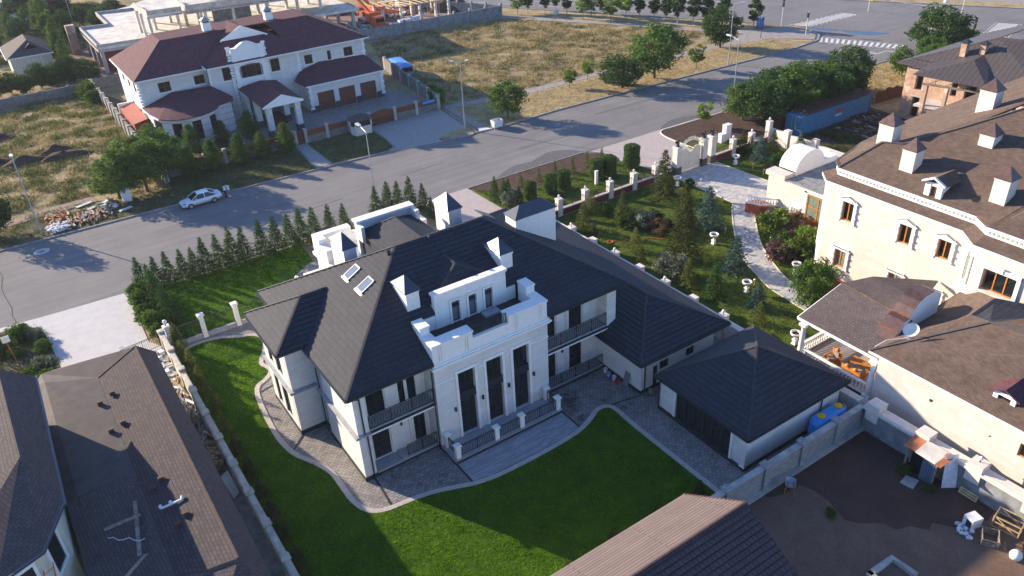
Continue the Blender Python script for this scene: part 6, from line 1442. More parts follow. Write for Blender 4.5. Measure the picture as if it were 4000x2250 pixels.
# blue container with beams on its roof
CT = thing('container', 'long blue corrugated shipping container with rusty beams lying on its roof', 'container', (94, 65, 0))
u = Vector((14.4, .0, 0)).normalized(); x0, x1, y0, y1, h = 86.7, 101.3, 63.5, 65.9, 2.6
put('body', MB().box(x0, y0, .12, x1, y1, h), 'container_blue', CT)
fr = MB()
for x in (x0, x1):
    for y in (y0, y1): fr.box(x-.06, y-.06, .1, x+.06, y+.06, h+.04)
for y in (y0, y1): fr.box(x0, y-.05, h-.1, x1, y+.05, h+.04); fr.box(x0, y-.05, .08, x1, y+.05, .24)
for x in (x0, x1): fr.box(x-.05, y0, h-.1, x+.05, y1, h+.04); fr.box(x-.05, y0, .08, x+.05, y1, .24)
put('frame', fr, 'container_blue', CT); put('lock_rod', MB().tube((x0-.09, 64.3, .2), (x0-.09, 64.3, 2.5), .03, n=6), 'galvanised', CT); put('lock_rod', MB().tube((x0-.09, 65.0, .2), (x0-.09, 65.0, 2.5), .03, n=6), 'galvanised', CT)
def text(name, body, mt, parent, loc, rot, size, ext=.01):
    c = bpy.data.curves.new(name, 'FONT'); c.body = body; c.size = size; c.extrude = ext; c.align_x = 'LEFT'
    o = bpy.data.objects.new(name, c); COL.objects.link(o)
    dg = bpy.context.evaluated_depsgraph_get(); me = bpy.data.meshes.new_from_object(o.evaluated_get(dg)); bpy.data.objects.remove(o)
    me.materials.clear(); me.materials.append(MT[mt]); o = bpy.data.objects.new(name, me); COL.objects.link(o); o.rotation_euler = rot
    if parent: o.parent = parent; o.location = Vector(loc)-parent.location
    else: o.location = loc
    return o
put('logo', MB().box(93.6, 63.40, 1.75, 95.3, 63.44, 2.05), 'red_plastic', CT); text('lettering', 'seaco', 'painted_white', CT, (93.55, 63.39, 1.2), (R(90), 0, 0), .62)
bm = MB(); rr = random.Random(3)
for k in range(9): y = 63.7+.25*k; bm.bar((87.2+rr.uniform(0, 2), y, 2.78+.05*(k % 3)), (99.5+rr.uniform(0, 2.5), y+rr.uniform(-.2, .2), 2.8+.05*(k % 3)), .14, .16)
solo('steel_beams', bm, 'wood_brown', 'bundle of dark rusty beams lying along the roof of the blue container', 'beams'); solo('roof_sheets', MB().box(88.6, 64.0, 2.72, 92.6, 65.4, 2.76).box(94, 64.6, 2.74, 98, 65.7, 2.77), 'white_sheet', 'pale sheets lying under the beams on the container', 'sheet')
# ---------------- lamps, signals, street furniture ----------------
def lamp(x, y, h, arms, label, pw=.1):
    t_ = thing('street_lamp', label, 'street lamp', (x, y, 0), 'grey street lamps')
    put('pole', MB().tube((x, y, 0), (x, y, 2), pw, pw, 8).tube((x, y, 2), (x, y, h), pw*.8, pw*.5, 8), 'galvanised', t_)
    for dx, dy, up in arms:
        put('arm', MB().tube((x, y, h-.05), (x+dx*.8, y+dy*.8, h+up), .045, n=6), 'pole_white', t_)
        q_ = Vector((x+dx*.75, y+dy*.75, h+up)); e_ = Vector((x+dx*1.2, y+dy*1.2, h+up+.05)); put('lamp_head', MB().bar(q_, e_, .34, .13), 'pole_white', t_)
    return t_
lamp(32.6, 78.9, 9.7, [(0, 1.9, .3)], 'street lamp rising behind the spruces at the villa, arm over the street')
lamp(54.24, 95.1, 9.7, [(-.8, 1.0, .05), (.9, -.3, .1)], 'twin headed street lamp at the corner of the grey forecourt')
lamp(88.3, 76.7, 9.9, [(0, 1.9, .3)], 'street lamp beside the big dark bushes on the near side of the street')
lamp(104.3, 92.4, 9.9, [(.9, -1.2, .2)], 'street lamp on the dry verge near the round dark tree'); lamp(-.1, 98.2, 9.9, [(0, -1.9, .3)], 'street lamp beside the rubbish heaps at the left end of the street')
lamp(20.7, 207.2, 9, [(-1, 1, .2)], 'distant street lamp among the trees at the top left'); lamp(150.0, 81.2, 9.5, [(.8, -1, .2)], 'street lamp behind the crossing at the top right')
cm = thing('camera_pole', 'slim pole with two white cameras behind the big tree at the top right', 'pole', (150.0, 81.2, 0)); cm.location = (149.4, 82.6, 0)
put('pole', MB().tube((149.4, 82.6, 0), (149.4, 82.6, 5.2), .07, n=7), 'galvanised', cm); put('camera', MB().lathe(149.4, 82.6, [(.1, 4.4), (.35, 4.5), (.35, 4.75), (.1, 4.9)], 10), 'painted_white', cm)
def signal(x, y, h, label, yellow=False, arm=None, n=1):
    t_ = thing('traffic_light', label, 'traffic light', (x, y, 0), 'traffic lights'); put('pole', MB().tube((x, y, 0), (x, y, h), .09, .07, 8), 'pole_white', t_)
    hx, hy, hz = x, y, h-.6
    if arm: put('arm', MB().tube((x, y, h-.3), (arm[0], arm[1], arm[2]), .09, .05, 8), 'pole_white', t_); hx, hy, hz = arm
    for k in range(n):
        z = hz-.95*k-(.45 if not yellow else .4)
        o = put('signal_head', MB().box(hx-.32, hy-.22, z, hx-.02, hy+.08, z+.85) if not yellow else MB().box(hx-.3, hy-.4, z, hx+.3, hy-.1, z+1.1), 'black_matt' if not yellow else 'signal_yellow', t_)
        for j in range(3): put('lens', MB().tube((hx-.17, hy-.2, z+.15+.27*j), (hx-.17, hy-.27, z+.15+.27*j), .09, n=8) if not yellow else MB().tube((hx, hy-.38, z+.22+.33*j), (hx, hy-.45, z+.22+.33*j), .12, n=8), 'metal_dark', o)
    return t_
signal(130.6, 103.4, 5.6, 'white pole with two black signal heads at the puddle side crossing', n=2); signal(128.5, 96.0, 4.2, 'white signal pole standing on the paved street corner beside the puddles')
signal(151.2, 99.0, 4.0, 'white signal pole on the far verge opposite the puddles'); signal(147.3, 75.2, 3.6, 'white signal pole with two black heads left of the right hand crossing', n=2)
signal(158.8, 84.2, 4.6, 'tall white pole with a yellow signal head on the far verge at right', True); signal(142.4, 80.2, 5.4, 'long white mast arm carrying a yellow signal head over the avenue', True, (138.2, 90.2, 5.9)); signal(169.5, 68.5, 3.6, 'white post on the far verge at the right edge of the picture')
solo('utility_box', MB().box(127.0, 105.6, 0, 128.2, 106.4, 1.6).box(126.95, 105.55, 1.6, 128.25, 106.45, 1.7), 'blue_tarp', 'light blue utility box beside the avenue near the signal poles', 'utility box')
lb = thing('park_lamp', 'short dark lantern post on the path junction by the poplars', 'lamp', (120.8, 99.9, 0)); put('post', MB().tube((120.8, 99.9, 0), (120.8, 99.9, 3.3), .06, n=6), 'metal_dark', lb); put('lantern', MB().lathe(120.8, 99.9, [(.06, 3.2), (.18, 3.35), (.2, 3.6), (.05, 3.8)], 8), 'metal_dark', lb)
sb = thing('road_sign', 'white direction sign on a post in front of the big tree at upper right', 'sign', (131.5, 72.4, 0)); put('post', MB().tube((131.5, 72.4, 0), (131.5, 72.4, 3.1), .05, n=6), 'galvanised', sb); put('panel', MB().box(130.6, 72.3, 2.6, 132.4, 72.36, 3.2), 'painted_white', sb)
bl = thing('notice_board', 'small white board on a rusty post in the weedy plot at left', 'sign', (-5.2, 70.1, 0)); put('post', MB().tube((-5.2, 70.1, 0), (-5.5, 70.5, 3.3), .05, n=6), 'rust', bl); put('panel', MB().box(-5.75, 70.4, 3.0, -5.15, 70.46, 3.6), 'painted_white', bl)
for k, (x, y, w_, h, lb_) in enumerate(((105.5, 142.1, .9, 1.0, 'white utility box with a plinth near the poplars at the top'), (9.9, 101.6, 1.0, 1.6, 'grey white metal utility box under the big tree left of the red roofed house'), (78.7, 68.9, 1.0, 2.2, 'tall white gate box behind the piers right of the garden gate'), (77.6, 68.6, .9, 1.3, 'shorter white gate box beside the tall one right of the garden gate'), (56.6, 68.8, .35, 1.8, 'slim white intercom post standing among the clipped shrubs'))):
    m_ = MB().box(x-w_/2, y-w_/3, 0, x+w_/2, y+w_/3, h-.08).box(x-w_/2-.04, y-w_/3-.04, h-.08, x+w_/2+.04, y+w_/3+.04, h); m_.box(x-w_*.35, y-w_/3-.03, .25, x+w_*.35, y-w_/3-.003, h-.3)
    solo('utility_box', m_, 'painted_white', lb_, 'utility box')
# white open bin on the kerb
bn = thing('rubbish_bin', 'white metal rubbish container on the kerb beside the green bush', 'bin', (58.2, 92.9, 0))
m_ = MB(); a, b_ = .75, .55
for s in range(4):
    q0 = [(-a, -b_), (a, -b_), (a, b_), (-a, b_)]; p, r_ = q0[s], q0[(s+1) % 4]
    m_.q((58.2+p[0]*.85, 92.9+p[1]*.8, .25), (58.2+r_[0]*.85, 92.9+r_[1]*.8, .25), (58.2+r_[0], 92.9+r_[1], 1.25), (58.2+p[0], 92.9+p[1], 1.25)).q((58.2+p[0], 92.9+p[1], 1.25), (58.2+r_[0], 92.9+r_[1], 1.25), (58.2+r_[0]*.95, 92.9+r_[1]*.94, 1.25), (58.2+p[0]*.95, 92.9+p[1]*.94, 1.25)).q((58.2+p[0]*.95, 92.9+p[1]*.94, 1.25), (58.2+r_[0]*.95, 92.9+r_[1]*.94, 1.25), (58.2+r_[0]*.8, 92.9+r_[1]*.75, .3), (58.2+p[0]*.8, 92.9+p[1]*.75, .3))
m_.box(57.6, 92.5, .22, 58.8, 93.3, .3); put('body', m_, 'painted_white', bn); m_ = MB()
for x in (57.55, 58.85):
    for y in (92.5, 93.3): m_.cut(); m_.box(x-.05, y-.05, 0, x+.05, y+.05, 1.3)
put('leg', m_, 'galvanised', bn); solo('spill', MB().prism([(55.6, 93.2), (57.3, 92.9), (57.0, 93.7), (55.9, 94.4)], 0, .16), 'white_sheet', 'pale ramp slab on the kerb beside the rubbish container', 'slab')
# rubbish along the kerb at left
rubble('rubbish_heap', 'white bags and broken plaster heaped on the kerb by the left street lamp', .6, 2.9, 97.6, 99.4, 90, ('white_sheet', 'painted_white', 'concrete'), .5, .55, 21, 'rubbish')
rubble('timber_scrap', 'reddish boards and rods scattered on the verge by the kerb', 2.6, 7.6, 98.3, 101.0, 120, ('rust', 'grey_timber', 'raw_timber', 'concrete_dark'), .35, .6, 22, 'timber', 2.2)
rubble('timber_scrap', 'orange brown timber frames lying on the weeds beside the street lamp', .6, 3.4, 100.2, 103.4, 50, ('raw_timber', 'rust'), .35, .5, 23, 'timber', 2.4)
rubble('rubbish_heap', 'white and green sacks dumped under the tree left of the car', 6.6, 8.6, 100.2, 102.6, 50, ('white_sheet', 'leaf_grey', 'grey_plastic'), .6, .7, 24, 'rubbish')
for k, (x0, y0, x1, y1, lb_) in enumerate(((4.4, 103.6, 6.2, 104.2, 'upper of two pale boards lying on the dirt path'), (5.4, 102.0, 7.4, 102.9, 'lower of two pale boards lying on the dirt path'), (8.3, 98.9, 9.9, 99.4, 'pale boards lying on the kerb left of the white car'))):
    solo('board', MB().bar((x0, y0, .12), (x1, y1, .14), .5, .06), 'white_sheet', lb_, 'board')
# ---------------- vehicles ----------------
def car():
    t_ = thing('parked_car', 'white saloon car parked at the far kerb with its right side to us', 'car', (16.85, 94.95, 0))
    # profile: x along length (front at -), half widths and heights
    st_ = [(-2.4, .62, .35, .62), (-2.3, .80, .25, .72), (-1.9, .88, .22, .80), (-1.3, .91, .2, .92), (-.95, .91, .2, .98), (0, .92, .2, 1.0), (1.0, .92, .2, 1.0), (1.6, .90, .22, 1.02), (2.15, .86, .28, 1.04), (2.38, .78, .34, .95), (2.43, .7, .4, .8)]
    m_ = MB(); n = 12
    def sec(s, q_):
        x, w_, z0, z1 = s; a = 2*math.pi*q_/n; c, s_ = math.cos(a), math.sin(a)
        return (x, w_*math.copysign(abs(c)**.45, c), (z0+z1)/2+(z1-z0)/2*math.copysign(abs(s_)**.5, s_))
    for s in st_:
        for k in range(n): m_.v.append(sec(s, k))
    for i in range(len(st_)-1):
        for k in range(n): j = (k+1) % n; m_.f.append((i*n+k, i*n+j, (i+1)*n+j, (i+1)*n+k))
    m_.f.append(tuple(range(n))[::-1]); m_.f.append(tuple(range((len(st_)-1)*n, len(st_)*n)))
    body = put('body', m_, 'car_paint', t_, local=True, smooth=True)
    cb = MB(); lo_ = [(-1.15, .80), (1.75, .80)]; ro = [(-.35, .62), (.95, .62)]; z0, z1 = .93, 1.43
    b_ = [(-1.2, -.80, z0), (1.85, -.80, z0), (1.85, .80, z0), (-1.2, .80, z0)]; tpp = [(-.3, -.6, z1), (.95, -.6, z1), (.95, .6, z1), (-.3, .6, z1)]
    cb.q(b_[0], b_[1], tpp[1], tpp[0]).q(b_[1], b_[2], tpp[2], tpp[1]).q(b_[2], b_[3], tpp[3], tpp[2]).q(b_[3], b_[0], tpp[0], tpp[3])
    put('window', cb, 'glass_dark', t_, local=True)
    rf_ = MB().grid(lambda u, v: (-.36+1.38*u, -.64+1.28*v, 1.44+.05*math.sin(math.pi*u)*math.sin(math.pi*v)), 6, 6); put('roof', rf_, 'car_paint', t_, local=True, smooth=True)
    pl_ = MB()
    for s in (-1, 1):
        pl_.bar((-1.2, s*.80, .95), (-.33, s*.63, 1.45), .07, .07).bar((.95, s*.63, 1.45), (1.85, s*.8, .97), .09, .12).bar((.35, s*.61, 1.44), (.4, s*.815, .95), .07, .05)
    put('pillar', pl_, 'car_paint', t_, local=True)
    for x in (-1.42, 1.38):
        for s in (-1, 1):
            w_ = put('wheel', MB().tube((x, s*.74, .33), (x, s*.94, .33), .34, n=18), 'rubber', t_, local=True); put('rim', MB().tube((x, s*.93, .33), (x, s*.95, .33), .21, n=10), 'galvanised', w_, local=True)
    for s in (-1, 1):
        put('headlight', MB().bar((-2.32, s*.62, .66), (-1.95, s*.82, .72), .12, .14), 'skylight_glass', t_, local=True); put('mirror', MB().box(-.75, s*.93-.08, .98, -.6, s*.93+.08, 1.1), 'car_paint', t_, local=True)
        put('taillight', MB().box(2.32, s*.62-.16, .75, 2.44, s*.62+.16, .9), 'red_plastic', t_, local=True)
    put('grille', MB().box(-2.44, -.45, .4, -2.38, .45, .56), 'metal_dark', t_, local=True); put('bumper', MB().box(-2.42, -.7, .22, -2.2, .7, .36), 'metal_dark', t_, local=True)
    t_.rotation_euler = (0, 0, R(1.5)); t_.location = (17.0, 95.0, .02); return t_
car()
vn = thing('van', 'blue topped van parked behind the block wall at the right of the red roofed house', 'van', (60.2, 126, 0)); vn.rotation_euler = (0, 0, R(83))
put('body', MB().box(-3.4, -1.1, .5, 3.4, 1.1, 1.5).box(-3.2, -1.05, 1.5, 3.3, 1.05, 2.1), 'grey_plastic', vn, local=True); put('roof', MB().grid(lambda u, v: (-3.4+6.8*u, -1.15+2.3*v, 2.12+.35*math.sin(math.pi*v)**.6*min(1, u*6, (1-u)*6)), 12, 8), 'blue_tarp', vn, local=True)
m_ = MB()
for x in (-2.2, 2.2):
    for y in (-1.05, .8): m_.cut(); m_.tube((x, y, .42), (x, y+.25, .42), .42, n=14)
put('wheel', m_, 'rubber', vn, local=True); put('window', MB().box(-2.4, -1.08, 1.55, 2.8, -1.04, 2.0).box(-3.42, -.8, 1.3, -3.38, .8, 1.95), 'glass_dark', vn, local=True)
# ---------------- people behind the car ----------------
def person(x, y, rz, label, top, legs, short, hairm, arms, legm=None, sc=1.0):
    t_ = thing('person', label, 'person', (x, y, .02), rz=rz)
    J = [(0, 0, .95, .15, .11), (0, 0, 1.15, .13, .1), (0, .01, 1.35, .17, .11), (0, .02, 1.47, .08, .07), (0, .04, 1.53, .055), (0, .05, 1.62, .09, .1), (0, .04, 1.72, .075, .09),
         (-.1, 0, .88, .09), (-.11, .03, .5, .06), (-.11, 0, .1, .042), (-.11, .14, .04, .04), (.1, 0, .88, .09), (.12, -.02, .5, .06), (.12, -.05, .1, .042), (.12, .09, .04, .04)]
    E_ = [(0, 1), (1, 2), (2, 3), (3, 4), (4, 5), (5, 6), (0, 7), (7, 8), (8, 9), (9, 10), (0, 11), (11, 12), (12, 13), (13, 14)]
    for s, (el, wr, hd) in zip((-1, 1), arms):
        i = len(J); J += [(s*.19, .01, 1.42, .058), (*el, .045), (*wr, .033), (*hd, .036)]; E_ += [(3, i), (i, i+1), (i+1, i+2), (i+2, i+3)]
    me = bpy.data.meshes.new('body'); me.from_pydata([j[:3] for j in J], E_, []); o = bpy.data.objects.new('body', me); COL.objects.link(o); me.materials.append(MT['skin'])
    o.modifiers.new('skin', 'SKIN')
    sv = me.skin_vertices[0].data
    for v, j in zip(sv, J): v.radius = (j[3], j[4] if len(j) > 4 else j[3])
    sv[0].use_root = True
    o.modifiers.new('sub', 'SUBSURF').render_levels = 1; o.parent = t_
    sh_ = MB(); sh_.lathe(0, .01, [(.17, .88), (.165, 1.0), (.155, 1.15), (.19, 1.35), (.19, 1.42), (.1, 1.50)], 12)
    for s, (el, wr, hd) in zip((-1, 1), arms): sh_.tube((s*.17, .01, 1.42), el, .085, .068, 8)
    put('shirt', sh_, top, t_, local=True, smooth=True)
    tr_ = MB(); kz = .5 if short else .12
    for s in (-1, 1): tr_.tube((s*.1, 0, .95), (s*.115, .0, .5), .115, .08, 8); 
    if not short:
        for s in (-1, 1): tr_.tube((s*.115, .0, .52), (s*.115, -.02, .1), .08, .06, 8)
    put('trousers', tr_, legs, t_, local=True, smooth=True)
    put('hair', MB().lathe(0, .03, [(.095, 1.66), (.112, 1.72), (.1, 1.79), (.05, 1.83), (.01, 1.84)], 12).lathe(0, -.03, [(.07, 1.5), (.09, 1.6), (.1, 1.7)], 8), hairm, t_, local=True, smooth=True)
    fa = MB(); 
    for s in (-1, 1): fa.box(s*.035-.012, .138, 1.66, s*.035+.012, .15, 1.675)
    fa.box(-.02, .135, 1.585, .02, .148, 1.597); put('face', fa, 'hair_dark', t_, local=True); put('nose', MB().tube((0, .13, 1.66), (0, .165, 1.625), .012, .018, 6), 'skin', t_, local=True)
    sh2 = MB()
    for s in (-1, 1): sh2.cut(); sh2.box(s*.115-.05, -.1, 0, s*.115+.05, .17, .09)
    put('shoe', sh2, 'painted_white' if short else 'black_matt', t_, local=True)
    for s, (el, wr, hd) in zip((-1, 1), arms):
        h_ = MB(); w0 = Vector(wr); d = (Vector(hd)-w0).normalized(); sd__ = d.orthogonal().normalized(); h_.bar(w0, w0+d*.09, .075, .03, tuple(sd__.cross(d)))
        for k, (o2, ln) in enumerate(((-.03, .07), (-.01, .085), (.01, .08), (.03, .06))): b0 = w0+d*.085+sd__*o2; h_.tube(b0, b0+d*ln*.6, .009, n=5).tube(b0+d*ln*.6, b0+d*ln+sd__.cross(d)*.02, .008, n=5)
        h_.tube(w0+d*.03+sd__*.035, w0+d*.075+sd__*.07, .010, n=5); put('hand', h_, 'skin', t_, local=True)
    return t_
person(19.95, 94.75, R(-80), 'person in a white shirt and dark trousers hugging someone behind the white car', 'shirt_white', 'trousers_dark', False, 'hair_dark', (((-.3, .2, 1.25), (-.12, .42, 1.22), (-.05, .46, 1.22)), ((.3, .2, 1.3), (.12, .42, 1.3), (.05, .46, 1.3))))
person(20.35, 94.68, R(100), 'person in a white top and short blue jeans with white shoes behind the car', 'shirt_white', 'denim', True, 'hair_dark', (((-.32, .18, 1.35), (-.15, .42, 1.42), (-.08, .46, 1.42)), ((.3, .15, 1.2), (.14, .4, 1.12), (.07, .45, 1.12))))
# ---------------- small things in the plots ----------------
URN = thing('garden_urn', 'white stone urn', 'urn', (0, 0, 0), 'white stone urns in the garden')
put('pedestal', MB().box(-.2, -.2, 0, .2, .2, .12).box(-.15, -.15, .12, .15, .15, .42).box(-.19, -.19, .42, .19, .19, .5).lathe(0, 0, [(.13, .5), (.07, .6), (.08, .72), (.16, .8)], 14), 'white_moulding', URN, local=True)
put('bowl', MB().lathe(0, 0, [(.14, .8), (.32, .86), (.42, .98), (.46, 1.1), (.46, 1.16), (.38, 1.17), (.33, 1.08), (.25, 1.0), (.02, .98)], 20), 'white_moulding', URN, local=True, smooth=True)
put('soil', MB().lathe(0, 0, [(.31, 1.02), (.28, 1.06), (.02, 1.07)], 14), 'dark_soil', URN, local=True)
UR = [(63.6, 62.4, 'left of the gate beside the grey driveway'), (63.9, 57.0, 'half hidden behind a spruce at the bend of the driveway'), (73.5, 62.5, 'in the shaded lawn right of the gate'), (73.6, 56.9, 'nearest the porch block, right of the driveway'), (56.4, 49.7, 'on the sunny lawn beside the upper part of the path'), (51.9, 41.3, 'on the lawn near the lower part of the path'), (58.0, 40.7, 'at the foot of the tall cream mansion'), (48.8, 33.3, 'by the terrace, just above the pavilion roof')]
for k, (x, y, l) in enumerate(UR):
    if k: clone(URN, (x, y, .04), None, None, 'white stone urn '+l)
    else: URN.location = (x, y, .04); URN['label'] = 'white stone urn '+l
GL = thing('garden_light', 'x', 'garden lamp', (0, 0, 0), 'small lamps along the garden path')
put('post', MB().tube((0, 0, 0), (0, 0, .5), .035, n=6), 'signal_yellow', GL, local=True); put('lantern', MB().lathe(0, 0, [(.05, .5), (.11, .56), (.12, .68), (.03, .78)], 8), 'galvanised', GL, local=True)
GLP = [(74.0, 60.2), (73.6, 58.2), (74.4, 54.9), (66.0, 60.9), (64.2, 55.9), (63.0, 53.4), (58.9, 50.5), (57.6, 44.0), (63.3, 49.6), (60.9, 46.2), (54.1, 43.8), (56.7, 47.3), (59.3, 43.9), (53.3, 41.6)]
for k, (x, y) in enumerate(GLP):
    lb_ = '%s small lamp beside the paved garden path, counting down from the gate' % ORD[k]
    if k: clone(GL, (x, y, .04), label=lb_)
    else: GL.location = (x, y, .04); GL['label'] = lb_
# blue tank behind the pavilion
tk = thing('water_tank', 'blue plastic tank with two yellow lids behind the pavilion', 'tank', (42.3, 24.9, 0))
m_ = MB(); n = 20
def tsec(u, v):
    x = 40.3+3.4*u; a = 2*math.pi*v; e = min(1, (u*8)**.5 if u < .125 else 1, ((1-u)*8)**.5 if u > .875 else 1); e = max(e, .55)
    r_ = 1+.02*math.sin(u*60)
    return (x, 24.95+.62*e*r_*math.copysign(abs(math.cos(a))**.6, math.cos(a)), .95+.9*e*r_*math.copysign(abs(math.sin(a))**.6, math.sin(a)))
m_.grid(tsec, 22, 24); m_.q(*[tsec(0, k/24) for k in range(24)]); m_.q(*[tsec(1, k/24) for k in range(24)][::-1])
put('body', m_, 'blue_plastic', tk, smooth=True)
for x in (41.1, 42.95): put('lid', MB().lathe(x, 24.95, [(.3, 1.86), (.3, 1.93), (.22, 1.95), (.05, 1.96)], 18), 'yellow_plastic', tk)
put('valve', MB().tube((43.6, 24.95, 1.3), (43.95, 24.95, 1.3), .1, n=8).tube((43.9, 24.8, 1.3), (43.9, 25.2, 1.5), .05, n=6), 'galvanised', tk)
# paint buckets and a mirror by the garage wall
for k, (x, y, mt, lb_) in enumerate(((33.95, 39.9, 'painted_white', 'white bucket beside the railing end at the garage wall'), (33.8, 39.3, 'light_blue_cloth', 'light blue bucket second from the railing at the garage wall'), (33.85, 38.7, 'painted_white', 'white bucket between the blue and the red one'), (33.7, 38.2, 'red_plastic', 'red and white bucket nearest the garage corner'), (35.0, 35.7, 'galvanised', 'grey bucket by the doorway of the garage wing'))):
    o = solo('bucket', MB().lathe(x, y, [(.13, .04), (.17, .38), (.18, .4), (.15, .4), (.12, .1), (.01, .1)], 14), mt, lb_, 'bucket', 'buckets by the garage wall')
pn = solo('leaning_panel', MB().slab([(34.0, 37.25, .1), (34.0, 37.85, .1), (34.26, 37.85, 1.3), (34.26, 37.25, 1.3)], .04), 'glass_blind', 'dark framed panel leaning on the left wall of the garage wing', 'panel')
# bare plot: shed, pallet, wheelbarrow, crates
sd2 = thing('tool_shed', 'ramshackle shed of blue sheet metal with patched orange roof by the stone wall', 'shed', (43.4, 18, 0))
put('side_sheet', MB().slab([(43.0, 17.6, 0), (43.04, 18.35, 0), (43.04, 18.35, 1.9), (43.0, 17.6, 1.85)], 0).q((42.98, 17.55, .02), (42.98, 17.55, 1.85), (42.98, 18.4, 1.92), (42.98, 18.4, .02)).q((43.02, 17.55, .02), (43.02, 18.4, .02), (43.02, 18.4, 1.92), (43.02, 17.55, 1.85)), 'corrugated_blue', sd2)
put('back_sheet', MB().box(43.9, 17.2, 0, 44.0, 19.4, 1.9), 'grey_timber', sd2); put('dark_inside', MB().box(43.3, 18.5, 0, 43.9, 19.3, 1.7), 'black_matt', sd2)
m_ = MB()
for x, y, h in ((43.05, 17.5, 2.0), (43.05, 19.5, 1.95), (43.95, 17.3, 2.1), (43.9, 19.6, 2.1)): m_.cut(); m_.box(x-.06, y-.06, 0, x+.06, y+.06, h)
put('post', m_, 'grey_timber', sd2)
put('roof', MB().slab([(42.75, 19.75, 2.05), (42.8, 18.9, 2.08), (44.1, 18.9, 2.32), (44.1, 19.75, 2.3)], .05), 'orange_sheet', sd2); put('roof_patch', MB().slab([(42.72, 18.9, 2.1), (42.7, 17.5, 2.08), (44.1, 17.4, 2.33), (44.1, 18.9, 2.34)], .04), 'concrete_light', sd2); put('roof_patch', MB().slab([(42.72, 17.5, 2.07), (42.7, 17.1, 2.05), (44.0, 17.0, 2.3), (44.0, 17.5, 2.32)], .04), 'orange_sheet', sd2)
solo('asbestos_sheet', MB().slab([(43.3, 16.95, .05), (43.5, 17.3, 2.5), (44.3, 16.9, 2.5), (44.1, 16.4, .05)], .06), 'white_sheet', 'pale wavy sheet standing against the right side of the tool shed', 'sheet')
solo('paving_slab', MB().prism([(41.6, 18.8), (42.5, 18.95), (42.7, 18.15), (41.75, 17.95)], .03, .12), 'concrete', 'grey concrete slab on the ground beside the tool shed', 'slab')
def pallet(x, y, rz, tilt, label):
    t_ = thing('pallet', label, 'pallet', (x, y, .03), rz=rz); t_.rotation_euler = (tilt, 0, rz); m_ = MB()
    for k in range(5): m_.cut(); m_.box(-.6, -.4+.17*k, .11, .6, -.4+.17*k+.12, .135)
    put('board', m_, 'raw_timber', t_, local=True); m_ = MB()
    for x_ in (-.6, -.05, .5): m_.cut(); m_.box(x_, -.4, .02, x_+.1, .4, .11)
    put('block', m_, 'raw_timber', t_, local=True); return t_
pallet(44.0, 15.55, R(-90), R(62), 'wooden pallet leaning on the concrete wall right of the tool shed')
WB = thing('wheelbarrow', 'grey wheelbarrow with orange handles on the bare plot by the block wall', 'wheelbarrow', (35.4, 22.7, .03), rz=R(35)); WB.scale = (1.15, 1.15, 1.15)
def tray(u, v): a = 2*math.pi*v; r_ = .55+.45*u; return (.42*r_*math.copysign(abs(math.cos(a))**.5, math.cos(a)), .30*r_*math.copysign(abs(math.sin(a))**.5, math.sin(a)), .32+.26*u)
put('tray', MB().grid(tray, 4, 24).q(*[tray(0, k/24) for k in range(24)]), 'galvanised', WB, local=True); put('handle', MB().tube((.5, -.1, .3), (-.95, -.28, .5), .022, n=6), 'orange_sheet', WB, local=True); put('handle', MB().tube((.5, .1, .3), (-.95, .28, .5), .022, n=6), 'orange_sheet', WB, local=True)
put('leg', MB().tube((-.3, -.25, .35), (-.4, -.25, 0), .02, n=5), 'orange_sheet', WB, local=True); put('leg', MB().tube((-.3, .25, .35), (-.4, .25, 0), .02, n=5), 'orange_sheet', WB, local=True); put('wheel', MB().tube((.62, -.05, .18), (.62, .05, .18), .18, n=14), 'rubber', WB, local=True)
def crate(x, y, rz, sx, sy, sz, mt, label, name='crate'):
    t_ = thing(name, label, 'crate', (x, y, .04), rz=rz); m_ = MB()
    for a in (-1, 1):
        for b_ in (-1, 1): m_.bar((a*sx/2, b_*sy/2, 0), (a*sx/2, b_*sy/2, sz), .08, .08, (1, 0, 0))
        for z in (.06, sz*.5, sz-.04): m_.bar((-sx/2, a*sy/2, z), (sx/2, a*sy/2, z), .03, .09); m_.bar((a*sx/2, -sy/2, z), (a*sx/2, sy/2, z), .03, .09)
        m_.bar((-sx/2, a*sy/2, 0), (0, a*sy/2, sz), .03, .07); m_.bar((sx/2, a*sy/2, 0), (0, a*sy/2, sz), .03, .07); m_.bar((a*sx/2, -sy/2, 0), (a*sx/2, sy/2, sz), .03, .07)
    put('frame', m_, mt, t_, local=True); return t_
crate(43.4, 12.7, R(10), 1.0, 1.5, .9, 'raw_timber', 'open slatted timber crate standing by the concrete wall'); crate(41.6, 12.8, R(30), 1.1, .9, .5, 'grey_timber', 'grey broken crate lying in front of the pale timber crate')
bxx = thing('old_cabinet', 'old white metal cabinet lying beside the crates on the bare plot', 'cabinet', (41.9, 14.1, .04), rz=R(-15)); put('body', MB().box(-.4, -.35, 0, .4, .35, .75), 'painted_white', bxx, local=True); put('opening', MB().box(-.41, -.28, .08, -.39, .1, .6), 'metal_dark', bxx, local=True)
rubble('plastic_sheeting', 'crumpled grey plastic sheeting on the ground left of the crates', 40.7, 41.6, 13.5, 14.6, 26, ('white_sheet', 'galvanised'), .18, .4, 31, 'plastic sheet')
bg = solo('sack', MB().lathe(41.5, 11.2, [(.15, .04), (.33, .12), (.36, .35), (.25, .55), (.1, .62), (.02, .64)], 10), 'painted_white', 'white sack slumped at the right edge of the bare plot', 'sack', smooth=True)
fr = MB(); band(fr, [(33.5, 15.6), (35.75, 15.5), (35.85, 13.8)], .35, .0, .3, -1); band(fr, [(33.5, 15.6), (33.3, 13)], .3, 0, .3, 1)
